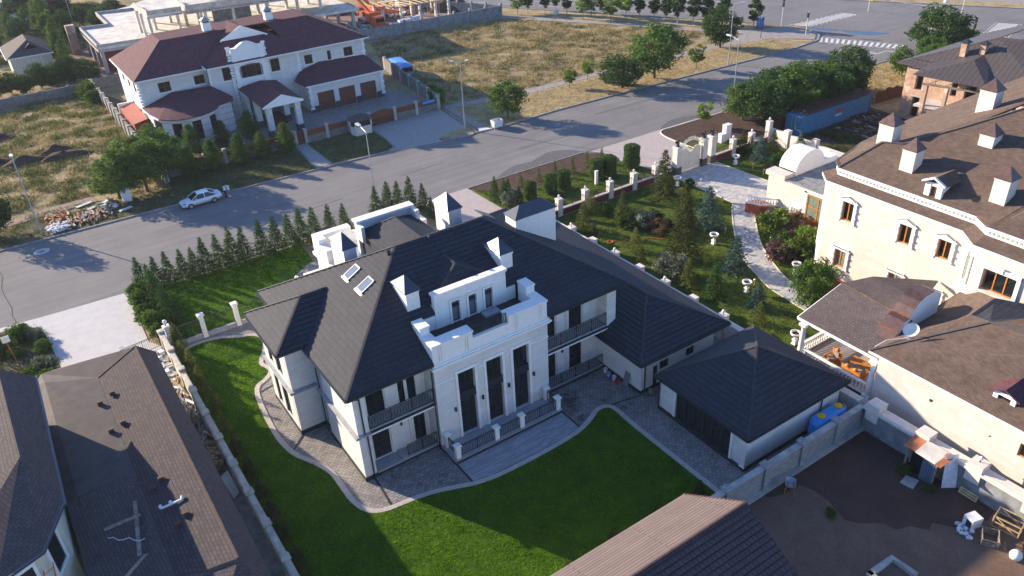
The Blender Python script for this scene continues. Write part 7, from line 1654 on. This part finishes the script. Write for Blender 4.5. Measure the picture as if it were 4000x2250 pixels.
solo('foundation', fr, 'concrete', 'white edged concrete foundation corner at the bottom of the bare plot', 'foundation')
hd = MB(); pv = None
for k in range(15):
    p = (48.2+5.5*k/14, 56.9-3.3*k/14+.25*math.sin(k*1.4), .08)
    if pv: hd.tube(pv, p, .03, n=5)
    pv = p
for k in range(10): hd.tube((48.5+.3*math.cos(k*.7), 56.6+.3*math.sin(k*.7), .08), (48.5+.3*math.cos((k+1)*.7), 56.6+.3*math.sin((k+1)*.7), .08), .035, n=5)
solo('garden_hose', hd, 'orange_paint', 'orange hose lying coiled on the sunny garden lawn', 'hose')
solo('drain_cover', MB().lathe(50.7, 51.2, [(.4, .04), (.4, .1)], 16), 'metal_dark', 'black round drain cover in the garden lawn', 'drain cover')
# ---------------- plants ----------------
def leafquad(m_, c, s, rr, up=.4):
    a = Vector((rr.gauss(0, 1), rr.gauss(0, 1), rr.gauss(0, 1))).normalized(); n = Vector((rr.gauss(0, 1), rr.gauss(0, 1), rr.gauss(0, 1)+up)).normalized()
    a = (a-n*a.dot(n)).normalized(); b_ = n.cross(a); i = len(m_.v)
    m_.v += [tuple(c-a*s), tuple(c+b_*s*.45), tuple(c+a*s), tuple(c-b_*s*.45)]; m_.f.append((i, i+1, i+2, i+3))
def conifer_mesh(seed, h, r, whorls, per, tufts, droop=.25, leaf=.13, gap=.0, base=.06, p=1.0):
    rr = random.Random(seed); m_ = MB()
    for w_ in range(whorls):
        t_ = (w_+.5)/whorls; z = h*(base+(1-base)*t_); rad = r*(1-t_)**p*(.8+.35*rr.random())+.05
        for b_ in range(per):
            if rr.random() < gap: continue
            a = rr.uniform(0, 6.283); ln = rad*rr.uniform(.65, 1.12)
            for k in range(max(1, int(tufts*(ln/r)**.6))):
                f = rr.uniform(.12, 1)**.7; x = ln*f
                c = Vector((math.cos(a)*x, math.sin(a)*x, z-droop*x+.10*x*x/r))+Vector((rr.gauss(0, .05), rr.gauss(0, .05), rr.gauss(0, .035)))
                d = Vector((math.cos(a+rr.gauss(0, .55)), math.sin(a+rr.gauss(0, .55)), rr.uniform(-.45, .35))).normalized()
                s = Vector((-d.y, d.x, rr.gauss(0, .5))).normalized(); L_ = leaf*rr.uniform(.7, 1.3); i = len(m_.v)
                m_.v += [tuple(c-s*L_*.28), tuple(c+d*L_), tuple(c+s*L_*.28)]; m_.f.append((i, i+1, i+2))
    for k in range(14): c = Vector((rr.gauss(0, .03), rr.gauss(0, .03), h*(.94+.06*k/14))); i = len(m_.v); m_.v += [tuple(c), tuple(c+Vector((rr.gauss(0, .05), rr.gauss(0, .05), .12))), tuple(c+Vector((.03, .02, .02)))]; m_.f.append((i, i+1, i+2))
    return m_
def broad_mesh(seed, rx, rz, cz, clumps, per, leaf, low=0.0, crad=.36):
    rr = random.Random(seed); m_ = MB(); cs = []
    for k in range(clumps):
        while True:
            d = Vector((rr.uniform(-1, 1), rr.uniform(-1, 1), rr.uniform(-1, 1)))
            if .15 < d.length < 1: break
        d = d.normalized()*(.35+.65*d.length)*rr.uniform(.75, 1.0)
        c = Vector((d.x*rx, d.y*rx, cz+d.z*rz)); cs.append(c); cr = crad*rx*rr.uniform(.6, 1.15)
        for j in range(per):
            e = Vector((rr.gauss(0, 1), rr.gauss(0, 1), rr.gauss(0, 1))).normalized()*cr*rr.uniform(.45, 1.0)
            e.z *= .75; leafquad(m_, c+e, leaf*rr.uniform(.6, 1.3), rr)
    return m_, cs
def trunk_mesh(h, r0, cs=(), n=7, lean=0):
    m_ = MB(); p = (0, 0, 0)
    for k in range(1, 6):
        q_ = (lean*math.sin(k*.9)*.1*k, lean*math.cos(k*1.3)*.08*k, h*k/5); m_.tube(p, q_, r0*(1-.16*(k-1)), r0*(1-.16*k), n, False); p = q_
    for k, c in enumerate(cs): z0 = h*(.35+.5*((k*.37) % 1)); m_.tube((0, 0, z0), c, r0*.38, r0*.1, 5, False)
    return m_
PR = {}
def proto(key, crown, trunk, mt, tm='bark'): PR[key] = (crown.mesh('crown', mt, uv=False), trunk.mesh('trunk', tm, uv=False) if trunk else None)
for k in range(4): proto('spruce%d' % k, conifer_mesh(20+k, 3.6, 1.12, 46, 12, 9, .18, .15, base=.03), trunk_mesh(3.4, .05), 'leaf_spruce')
for k in range(3): proto('fir%d' % k, conifer_mesh(30+k, 5.0, 1.7, 48, 11, 14, .28, .18, gap=.10, base=.06, p=.85), trunk_mesh(4.8, .08), 'leaf_fir')
for k in range(2): proto('yellowfir%d' % k, conifer_mesh(36+k, 3.0, 1.15, 34, 10, 11, .22, .15, gap=.12, base=.07), trunk_mesh(2.8, .05), 'leaf_spruce_yellow')
for k in range(2): proto('blue%d' % k, conifer_mesh(40+k, 2.6, 1.1, 34, 12, 11, .12, .14, base=.04), trunk_mesh(2.4, .05), 'leaf_blue_spruce')
for k in range(3): proto('hazy%d' % k, conifer_mesh(50+k, 2.4, .75, 30, 11, 8, .1, .14, gap=.1, base=.08), trunk_mesh(2.2, .03), 'leaf_fir')
for k in range(3): proto('juniper%d' % k, conifer_mesh(60+k, 4.0, 1.35, 46, 13, 13, -.55, .18, base=.05, p=.62), trunk_mesh(3.4, .06), 'leaf_green')
for k in range(3):
    m_, cs = broad_mesh(70+k, 2.6, 2.7, 3.6, 62, 95, .17); proto('tree%d' % k, m_, trunk_mesh(3.6, .16, cs[:12]), 'leaf_green')
for k in range(2):
    m_, cs = broad_mesh(75+k, 2.7, 2.8, 3.3, 70, 95, .17); proto('darktree%d' % k, m_, trunk_mesh(3.2, .16, cs[:10]), 'leaf_dark')
for k in range(2):
    m_, cs = broad_mesh(80+k, 1.1, 1.5, 2.4, 30, 60, .14, crad=.42); proto('young%d' % k, m_, trunk_mesh(2.6, .05, cs[:8]), 'leaf_light')
for k in range(3):
    m_, cs = broad_mesh(85+k, 1.15, 1.95, 3.3, 42, 75, .15, crad=.42); proto('poplar%d' % k, m_, trunk_mesh(3.6, .09, cs[:8]), 'leaf_dark', 'bark_pale')
for k in range(3):
    m_, cs = broad_mesh(90+k, 1.0, .75, .72, 34, 60, .11, crad=.42); proto('bush%d' % k, m_, trunk_mesh(.7, .04, cs[:6]), 'leaf_green')
for key, mt in (('purple', 'leaf_purple'), ('grey', 'leaf_grey'), ('brown', 'leaf_brown'), ('light', 'leaf_light'), ('darkbush', 'leaf_dark')):
    m_, cs = broad_mesh(len(key)*7, 1.0, .8, .78, 32, 60, .11, crad=.42); proto(key, m_, trunk_mesh(.7, .04, cs[:6]), mt)
def clipped(seed, r, h):
    rr = random.Random(seed); m_ = MB(); m_.lathe(0, 0, [(r*.5, .12), (r*.86, .3), (r*.92, h*.5), (r*.9, h*.85), (r*.6, h*.95), (.02, h*.97)], 14)
    for k in range(3400):
        a = rr.uniform(0, 6.283); z = rr.uniform(.08, 1.0)
        if rr.random() < .2: q_ = rr.random()**.5; c = Vector((math.cos(a)*r*q_*.9, math.sin(a)*r*q_*.9, h*(1-.08*q_**3)))
        else: e = min(1, (z/.12)**.5)*min(1, ((1.02-z)/.1)**.5); c = Vector((math.cos(a)*r*e, math.sin(a)*r*e, z*h))*1.0
        c.x *= 1+.05*math.sin(z*9+seed); c += Vector((rr.gauss(0, .03), rr.gauss(0, .03), rr.gauss(0, .03))); leafquad(m_, c, .085*rr.uniform(.7, 1.3), rr)
    return m_
for k in range(2): proto('topiary%d' % k, clipped(5+k, .72, 2.3), MB().tube((0, 0, 0), (0, 0, .4), .08, n=7), 'leaf_topiary')
PH = {'spruce': 3.6, 'fir': 5.0, 'yellowfir': 3.0, 'blue': 2.6, 'hazy': 2.4, 'juniper': 4.0, 'tree': 6.3, 'darktree': 6.1, 'young': 3.9, 'poplar': 5.3, 'bush': 1.5, 'purple': 1.6, 'grey': 1.6, 'brown': 1.6, 'light': 1.6, 'darkbush': 1.6, 'topiary': 2.3}
RN = random.Random(99)
def plant(kind, x, y, h, label, name, cat, group=None, z=0, wide=1.0):
    ks = [k for k in PR if k.rstrip('0123456789') == kind]; cr, tm = PR[RN.choice(ks)]; s = h/PH[kind]
    t_ = thing(name, label, cat, (x, y, z), group, RN.uniform(0, 6.28)); t_.scale = (s*wide, s*wide, s)
    for nm, me in (('crown', cr), ('trunk', tm)):
        o = bpy.data.objects.new(nm, me); COL.objects.link(o); o.parent = t_
    return t_
def row(kind, pts, fmt, name, cat, group, z=0, wide=1.0, kh=1.0):
    for k, p in enumerate(pts): plant(kind, p[0], p[1], p[2]*kh, fmt % ORD[k], name, cat, group, z, p[3] if len(p) > 3 else wide)
row('spruce', [(6.5,78.0,3.6),(8.0,77.9,3.2),(9.1,77.6,3.5),(10.5,77.6,3.3),(11.6,77.6,3.1),(12.7,77.3,4.0),(14.1,77.4,3.8),(15.5,77.4,4.2),(16.7,77.2,3.9),(18.5,76.9,4.2),(20.1,77.0,4.1),(21.6,77.0,3.9),(22.9,77.0,4.2),(24.4,77.2,3.8),(26.2,77.3,3.5),(27.9,77.3,3.1)], '%s spruce from the left in the row between front lawn and street', 'spruce', 'tree', 'spruces in the row along the front lawn', .05, 1.0)
row('spruce', [(7.0,75.2,3.9),(6.9,72.4,4.6),(7.1,69.7,4.3)], '%s of the big spruces down the left end of the front lawn', 'spruce', 'tree', 'big spruces at the left of the front lawn', .05, .95)
row('spruce', [(31.9,77.4,3.9),(33.3,77.2,4.2),(34.6,77.3,3.8),(36.0,77.0,4.1),(37.2,76.2,3.2),(36.8,73.5,2.6)], '%s spruce of the cluster behind the villa roof, from the left', 'spruce', 'tree', 'spruces behind the portico', .05)
row('yellowfir', [(6.55,64.6,3.0),(6.5,62.6,2.4),(6.6,60.0,2.9),(6.6,57.6,2.6),(6.7,54.4,2.5),(6.6,51.6,2.1)], '%s sunlit fir from the fence corner along the left garden wall', 'fir', 'tree', 'firs along the left wall', .05, .85)
row('hazy', [(6.55,48.6,1.9),(6.6,45.9,1.8),(6.6,43.3,1.7),(6.5,41.0,1.9),(6.4,39.0,2.0),(6.4,36.0,2.1),(6.4,33.4,2.0)], '%s small shaded fir along the lower left garden wall, from the back', 'fir', 'tree', 'small firs along the left wall', .05, 1.1)
row('hazy', [(30.0,25.6,1.7),(26.6,25.9,1.5),(23.0,26.0,1.5),(19.4,26.0,1.2)], '%s young fir from the right along the tan roof at the lawn edge', 'fir', 'tree', 'young firs at the lawn end', .05)
row('topiary', [(63.1,69.9,3.0),(59.4,69.8,2.6),(57.7,70.1,2.5),(52.8,70.2,2.4),(50.9,70.3,2.4),(48.1,70.4,2.2)], '%s clipped column shrub from the gate in the planting strip', 'clipped_shrub', 'shrub', 'clipped column shrubs', .05)
plant('grey', 45.6, 70.6, 1.9, 'pale grey green round shrub left of the clipped columns', 'shrub', 'shrub')
row('yellowfir', [(61.3,73.5,2.0),(59.1,73.7,2.1),(56.5,73.3,2.1),(54.3,74.0,2.1),(51.9,74.0,1.7),(49.3,74.1,1.8)], '%s young conifer from the driveway in the row behind the clipped columns', 'young_conifer', 'tree', 'young conifers of the planting strip', .05, .8)
row('spruce', [(44.9,73.0,2.9),(45.3,71.6,3.0),(46.2,69.9,2.4),(47.0,73.4,2.0)], '%s spruce of the knot at the left end of the planting strip', 'spruce', 'tree', 'spruces at the end of the planting strip', .05)
for k, (kd, x, y, h, lb_) in enumerate((('fir', 60.0, 60.9, 5.9, 'tall fir on the garden lawn left of the gate'), ('fir', 56.2, 53.8, 5.4, 'tall fir on the lawn left of the blue spruce, mid garden'), ('blue', 58.7, 52.9, 4.6, 'blue green spruce on the lawn beside the bend of the driveway'), ('fir', 52.0, 49.6, 6.6, 'tallest fir in the middle of the garden lawn'), ('fir', 52.4, 59.2, 3.8, 'fir behind the dark shrubs on the garden lawn'), ('yellowfir', 48.1, 60.5, 3.4, 'slim yellowish fir nearest the long villa chimney'), ('yellowfir', 51.4, 63.3, 2.9, 'yellow green fir beside the maroon wall behind the chimney'), ('hazy', 48.2, 58.9, 1.5, 'tiny fir below the slim yellowish one'), ('yellowfir', 49.2, 53.5, 2.7, 'sparse yellow fir beside the black drain cover'), ('hazy', 48.2, 51.5, 1.7, 'small dark fir by the wall below the drain cover'), ('yellowfir', 48.3, 45.3, 3.1, 'yellow fir on the lawn below the tallest fir'), ('grey', 48.6, 47.6, 2.4, 'grey green bush left of the yellow fir on the lawn'), ('spruce', 48.9, 42.5, 3.7, 'green spruce standing alone near the garden wall'), ('blue', 53.8, 44.5, 3.9, 'dark blue spruce touching the lower garden path'), ('blue', 50.6, 38.9, 2.6, 'pale blue spruce below the lower urn'), ('yellowfir', 48.8, 37.1, 2.3, 'yellow fir in front of the pale blue spruce'), ('fir', 76.5, 64.2, 3.3, 'fir by the maroon wall right of the gate'), ('blue', 76.5, 61.3, 3.3, 'blue spruce right of the shaded urn'), ('fir', 79.0, 61.5, 3.4, 'fir in the right corner of the garden lawn'), ('blue', 81.6, 59.5, 3.0, 'blue spruce close to the lot wall'), ('darkbush', 76.5, 58.2, 1.9, 'dark spreading shrub behind the porch urn'), ('hazy', 77.8, 64.0, 2.2, 'slim fir against the maroon wall at right'))):
    plant(kd, x, y, h, lb_, 'spruce' if kd in ('blue', 'spruce') else ('bush' if kd in ('grey', 'darkbush') else 'fir'), 'tree' if kd not in ('grey', 'darkbush') else 'bush', 'conifers of the garden', .03)
for k, (kd, x, y, h, lb_) in enumerate((('bush', 52.3, 58.2, 2.0, 'green round bush at the left of the bush group'), ('grey', 53.3, 56.9, 2.0, 'silvery bush second in the bush group'), ('darkbush', 54.8, 57.0, 1.6, 'dark bush behind the silvery one'), ('brown', 53.7, 54.8, 1.7, 'brownish half bare bush beside the tallest fir'), ('darkbush', 54.8, 54.6, 1.3, 'dark low bush at the right end of the bush group'), ('bush', 61.0, 56.6, 1.2, 'round low bush beside the hidden urn'), ('darkbush', 64.6, 61.2, 1.0, 'low bush at the urn by the gate'), ('light', 62.7, 47.4, 2.8, 'leafy bush at the top of the flower bed'), ('purple', 62.2, 45.0, 1.8, 'dark purple bush at the top of the flower bed'), ('purple', 58.9, 43.3, 2.1, 'big purple bush at the edge of the garden path'), ('bush', 60.4, 44.6, 2.0, 'green bush between the two purple ones'), ('light', 60.6, 42.2, 3.3, 'tall light green bush in front of the mansion'), ('brown', 64.2, 46.3, 2.4, 'brownish bush beside the red porch base'), ('light', 63.2, 43.4, 2.2, 'light bush beneath the big porch window'), ('grey', 64.5, 48.6, 2.0, 'white flowering bush by the entrance balustrade'), ('brown', 75.0, 58.8, .9, 'low reddish shrub on the shaded lawn'), ('bush', 52.2, 61.8, 1.4, 'low bush against the maroon wall'), ('grey', 78.5, 50.5, 2.2, 'grey weed bush behind the curved gable'))):
    plant(kd, x, y, h, lb_, 'bush', 'bush', 'bushes of the garden', .03)
plant('tree', 54.0, 35.8, 5.0, 'leafy young tree between the terrace and the mansion', 'tree', 'tree', None, 0, 1.0); plant('bush', 56.5, 37.3, 2.2, 'bush behind the leafy tree by the mansion corner', 'bush', 'bush')
# along the street
for kd, x, y, h, w_, lb_ in (('tree', 61.4, 94.9, 5.6, 1.2, 'round green tree on the kerb beside the rubbish container'), ('young', 76.9, 100.3, 3.5, 1.1, 'thin young tree beside the path in the dry field'), ('young', 81.5, 101.5, 3.8, 1.0, 'slim light tree behind the low dark tree on the verge'), ('darktree', 83.0, 94.8, 5.4, 1.45, 'low dark bushy tree on the verge by the kerb'), ('tree', 90.2, 95.2, 8.6, 1.25, 'biggest green tree standing on the verge of the street'), ('young', 98.6, 94.2, 4.2, 1.15, 'bushy light tree on the verge right of the biggest tree'), ('darktree', 111.0, 100.6, 7.2, 1.05, 'round dark tree beside the path near the street lamp'), ('young', 80.0, 74.3, 3.9, 1.0, 'light young tree in the brown soil bed behind the gate'), ('tree', 118.5, 69.9, 4.6, 1.1, 'airy tree on the dry grass right of the dark bush mass'), ('darktree', 134.5, 74.0, 7.8, 1.4, 'big dark tree in front of the avenue at the top right'), ('tree', 127.0, 71.0, 4.6, 1.25, 'tree left of the big dark one by the brick house roof'), ('tree', 123.5, 67.5, 4.8, 1.2, 'lower tree behind the roof corner of the brick house'), ('light', 141.3, 73.2, 3.0, 1.2, 'bright green bush right of the big dark tree'), ('young', 104.5, 81.3, .1, 1, '')):
    if h > .5: plant(kd, x, y, h, lb_, 'tree', 'tree', None, 0, w_)
for k, (x, y, h) in enumerate(((85.8, 72.6, 5.4), (87.0, 69.6, 6.6), (90.4, 71.2, 6.6), (92.0, 68.4, 7.2), (95.2, 70.6, 6.6), (97.5, 68.0, 6.4), (100.6, 70.4, 5.8), (104.0, 69.2, 5.4), (106.6, 71.5, 6.6), (103, 73.5, 4.6))):
    plant('darktree' if k % 3 else 'tree', x, y, h, '%s tree from the left in the dark mass behind the blue container' % ORD[k], 'tree', 'tree', 'trees behind the blue container', 0, 1.3)
for k, (x, y, h) in enumerate([(99.8,148.3,4.6),(102.1,147.7,4.1),(104.7,145.0,4.3),(107.8,145.4,3.6),(106.9,140.2,4.7),(106.8,134.6,5.0),(109.4,135.1,4.8),(112.4,135.4,3.8),(109.8,129.3,5.1),(115.4,132.3,3.6),(114.0,129.5,4.6),(115.4,127.0,4.6),(116.7,124.0,4.9),(117.2,121.1,4.8),(118.1,118.7,5.6),(119.4,115.7,5.7),(120.7,113.6,5.6),(123.8,112.2,5.2),(125.3,105.7,5.3)]):
    kd = 'young' if k in (0, 5, 6, 8, 10) else 'poplar'
    plant(kd, x, y, h*1.05, '%s tree from the left in the row along the avenue' % ORD[k], 'roadside_tree', 'tree', 'trees in the row along the avenue', 0, 1.15)
row('juniper', [(18.4,104.0,3.9),(21.3,103.8,4.3),(24.9,103.9,4.2),(28.0,104.2,3.6),(31.1,103.5,4.3)], '%s green conifer from the left on the verge before the timber fence', 'conifer', 'tree', 'conifers before the timber fence', .05, 1.1)
row('juniper', [(20.9,111.8,4.3),(25.2,112.6,3.6),(28.8,111.5,4.4),(16.9,109.0,4.2)], '%s dark conifer inside the timber fence by the round bay', 'conifer', 'tree', 'conifers inside the timber fence', .05, 1.1)
for x, y, h, w_, lb_ in ((9.3, 103.4, 5.8, 1.3, 'left tree of the leafy group beside the ribbed wall'), (12.6, 103.2, 7.2, 1.15, 'middle tree of the leafy group beside the ribbed wall'), (15.8, 105.6, 7.0, 1.05, 'right tree of the leafy group by the ribbed wall'), (-4.4, 101.4, 5.6, 1.0, 'dark tree at the left edge beside the dirt path'), (13.4, 107.5, 4.4, .9, 'low tree behind the leafy group at the wall foot')):
    plant('tree' if x > 0 else 'darktree', x, y, h, lb_, 'tree', 'tree', None, 0, w_)
FT = [(3.5,163.5,3.9),(5.6,161.0,3.6),(8.2,163.0,4.4),(10.8,161.4,4.6),(13.4,162.0,5.0),(15.8,160,4.4),(1.0,160.5,3.8),(-1.2,163.5,4.0),(13.8,169.5,6.2),(13.6,176,6.6),(14.2,183,6.8),(15.0,190,6.6),(15.2,198,6.8),(14.9,208,6.6),(15.4,218,6.6),(18.9,206.6,5.0),(8.9,216.3,4.6),(12.2,216.2,5.2),(22.7,211.0,5.0),(7.2,226.0,4.6)]
for k, (x, y, h) in enumerate(FT): plant('darktree' if k < 8 or k in (15, 18) else 'juniper' if k < 12 else 'tree', x, y, h, '%s tree of the wood at top left, nearest ones counted first' % ORD[k], 'tree', 'tree', 'trees of the wood at the top left', 0, 1.15 if k < 8 else .8)
for k, (x, y, h) in enumerate([(25.5,205,4.5),(28,212,4),(31,219,4),(4.5,200,4),(9.5,205,5),(2,190,4.2),(11,232,5),(16,236,5),(22,232,4)]): plant('darktree', x, y, h, '%s tree of the farther wood at top left, nearest first' % ORD[k], 'tree', 'tree', 'trees of the farther wood', 0, 1.2)
row('bush', [(14.2,150.4,2.8),(14.3,147.4,2.0),(13.5,152.6,2.2)], '%s bush from the front in the corner of the two grey walls', 'bush', 'bush', 'bushes in the wall corner'); plant('light', 57.3, 108.5, 2.4, 'green shrub inside the corner of the timber fence', 'bush', 'bush'); plant('bush', 58.0, 111.5, 1.9, 'round shrub beside the block wall near the blue sign', 'bush', 'bush')
for k, (x, y, h) in enumerate(((5.9, 76.2, 1.7), (5.5, 74.2, 1.8), (5.5, 72.0, 1.6), (5.6, 70.0, 1.7), (5.9, 68.2, 1.4), (6.6, 67.2, 1.2))): plant('bush', x, y, h, '%s lush green bush down the edge of the pale concrete pad' % ORD[k], 'bush', 'bush', 'bushes beside the concrete pad', .05, 1.0)
for k, (x, y, h) in enumerate(((-4.8, 76.3, 1.3), (-3.5, 75.1, 1.0), (-6.2, 74.6, 1.4), (-3.3, 72.6, 1.0), (-3.5, 68.6, 1.6), (-4.6, 67.8, 1.5), (-3.4, 66.4, 1.4), (-6.4, 68.4, 1.0), (-5.4, 72.8, .9))): plant('grey' if k % 3 == 1 else 'bush', x, y, h, '%s weedy bush in the plot left of the concrete pad' % ORD[k], 'bush', 'bush', 'weedy bushes of the left plot', .05, 1.1)
for k, (x, y, h) in enumerate(((35.65, 19.7, .5), (42.7, 19.3, .6), (42.5, 17.3, .5))): plant('bush', x, y, h, ('green tuft alone in the bare plot', 'green weed at the left foot of the tool shed', 'green weed at the right foot of the tool shed')[k], 'weed', 'weed', None, .03, 1.2)
# ---------------- grass ----------------
from mathutils import noise as mn
def inside(p, poly):
    c = False; n = len(poly); j = n-1
    for i in range(n):
        if (poly[i][1] > p[1]) != (poly[j][1] > p[1]) and p[0] < (poly[j][0]-poly[i][0])*(p[1]-poly[i][1])/(poly[j][1]-poly[i][1])+poly[i][0]: c = not c
        j = i
    return c
def tufts(name, poly, n, hmin, hmax, mt, label, z=0, blades=3, w_=.035, keep=None, seed=1, spread=.05, excl=()):
    rr = random.Random(seed); m_ = MB(); xs_ = [p[0] for p in poly]; ys_ = [p[1] for p in poly]; V_, F_ = m_.v, m_.f
    for _ in range(n):
        p = (rr.uniform(min(xs_), max(xs_)), rr.uniform(min(ys_), max(ys_)))
        if not inside(p, poly) or any(inside(p, e_) for e_ in excl): continue
        k_ = mn.noise((p[0]*.35, p[1]*.35, seed))
        if keep is not None and k_+rr.uniform(-.25, .25) < keep: continue
        h = rr.uniform(hmin, hmax)*(1+.5*k_)
        for b_ in range(blades):
            a = rr.uniform(0, 6.283); x, y = p[0]+rr.gauss(0, spread), p[1]+rr.gauss(0, spread); c, s = math.cos(a), math.sin(a); i = len(V_); l = rr.uniform(.2, .9)*h
            V_.append((x-s*w_/2, y+c*w_/2, z)); V_.append((x+s*w_/2, y-c*w_/2, z)); V_.append((x+c*l, y+s*l, z+h*rr.uniform(.6, 1))); F_.append((i, i+1, i+2))
    o = bpy.data.objects.new(name, m_.mesh(name, mt, uv=False)); COL.objects.link(o); return tag(o, label, name.replace('_', ' '), None, 'stuff')
lawnp = edge+[(6.2, 24.5)]
tufts('grass', lawnp, 60000, .05, .10, 'blade', 'thick short green grass of the villa lawn', .07, 3, .05)
tufts('grass', [(7.4, 66.2), (36, 66.2), (22.3, 70.5), (22.5, 76.6), (8.4, 76.9)], 12000, .05, .11, 'blade', 'short grass of the front lawn', .08, 3, .06, excl=([(17.5, 66), (37, 66), (37, 73), (18, 73)],))
gl_ex = ([(65, 50), (72.6, 50), (72.6, 65), (65, 65)], pl_+pr2[::-1])
tufts('grass', [(45.4, 33), (59, 33), (59, 40.8), (66, 41), (66, 50), (82, 50), (82, 64.4), (45.4, 64.4)], 30000, .05, .13, 'blade_garden', 'sunny uneven grass of the garden lawn', .04, 3, .07, excl=gl_ex, spread=.1)
fieldR = [(59, 108), (70, 104.6), (104, 103.2), (117, 111), (96, 147), (66, 150.5), (59.8, 131)]
fieldL = [(-22, 108), (6, 106.5), (14.8, 104.5), (15.0, 154), (-22, 154)]
tufts('dry_grass', fieldR, 42000, .2, .55, 'leaf_dry', 'tall dry yellow grass of the empty field', 0, 3, .07, keep=-.12, seed=3, spread=.18)
tufts('weeds', fieldR, 16000, .2, .6, 'leaf_weed', 'green weeds growing in patches of the empty field', 0, 4, .10, keep=.12, seed=8, spread=.25)
tufts('dry_grass', fieldL, 26000, .2, .5, 'leaf_dry', 'dry grass of the plot left of the ribbed wall', 0, 3, .07, keep=-.05, seed=5, spread=.18)
tufts('weeds', fieldL, 22000, .2, .6, 'leaf_weed', 'green weeds of the plot left of the ribbed wall', 0, 4, .10, keep=.0, seed=12, spread=.25)
tufts('dry_grass', [(57.5, 93.6), (84, 93.0), (111, 91.8), (121, 91.8), (122, 98), (103, 101), (69, 102.2), (58, 104)], 12000, .08, .25, 'leaf_dry', 'dry straw grass of the verge along the street', .06, 3, .06, seed=6, spread=.1)
tufts('dry_grass', [av(-150, 24.6), av(80, 24.6), av(80, 29), av(-150, 29)], 9000, .1, .3, 'leaf_dry', 'dry grass strip beyond the avenue', .06, 3, .07, seed=7, spread=.15)
tufts('dry_grass', [(86, 76.5), (123, 76), (128, 71), (118, 66.5), (104, 66.5), (104, 72), (88, 74)], 9000, .1, .35, 'leaf_dry', 'dry grass behind the plank fence', .05, 3, .07, seed=9, spread=.15)
tufts('weeds', [(-14, 60), (-2.8, 60), (-2.8, 76), (-4, 77.6), (-14, 78)], 5000, .15, .4, 'leaf_weed', 'weeds of the small plot at the left', .08, 4, .07, seed=10, spread=.15)
tufts('weeds', [(82.8, 57), (101.5, 50.5), (102, 63), (82.8, 66)], 7000, .15, .5, 'leaf_weed', 'weeds overgrowing the lot with the container', .05, 4, .08, keep=0, seed=13, spread=.2)
tufts('weeds', [(15.6, 96.6), (43.6, 95.6), (43.8, 105.2), (15.6, 105.3)], 9000, .06, .22, 'leaf_weed', 'thin grass of the shaded verge before the timber fence', .06, 3, .05, seed=14, spread=.1, excl=([(32, 95), (34.6, 95), (34.6, 106), (32, 106)],))
tufts('weeds', [(-30, 99.2), (15, 96.8), (15, 104), (-30, 107)], 9000, .08, .35, 'leaf_weed', 'ragged weeds of the verge at the left of the street', .06, 3, .06, keep=-.1, seed=15, spread=.15)
tufts('grass', [(44.5, 66.4), (64.6, 66.4), (63.3, 72.3), (48, 73), (44.5, 77)], 7000, .05, .14, 'blade_garden', 'grass of the planting strip among the clipped shrubs', .08, 3, .06, seed=16)
tufts('weeds', [(16, 186), (34, 200), (30, 240), (-10, 240), (-10, 196), (4, 186)], 9000, .3, .9, 'leaf_weed', 'rough green growth beyond the concrete frame at top left', 0, 4, .16, seed=17, spread=.4)
# ---------------- thin morning haze ----------------
hz = bpy.data.materials.new('haze'); hz.use_nodes = True; t = hz.node_tree; t.nodes.remove(t.nodes['Principled BSDF'])
pv_ = t.nodes.new('ShaderNodeVolumePrincipled'); pv_.inputs['Color'].default_value = (.80, .87, 1.0, 1); pv_.inputs['Density'].default_value = .00012; pv_.inputs['Anisotropy'].default_value = .2
t.links.new(pv_.outputs[0], t.nodes['Material Output'].inputs['Volume'])
me = MB().box(-352, -152, -1.6, 702, 702, 42).mesh('haze'); me.materials.append(hz)
o = bpy.data.objects.new('haze', me); COL.objects.link(o); o['kind'] = 'stuff'; o['label'] = 'thin pale haze over the whole neighbourhood'
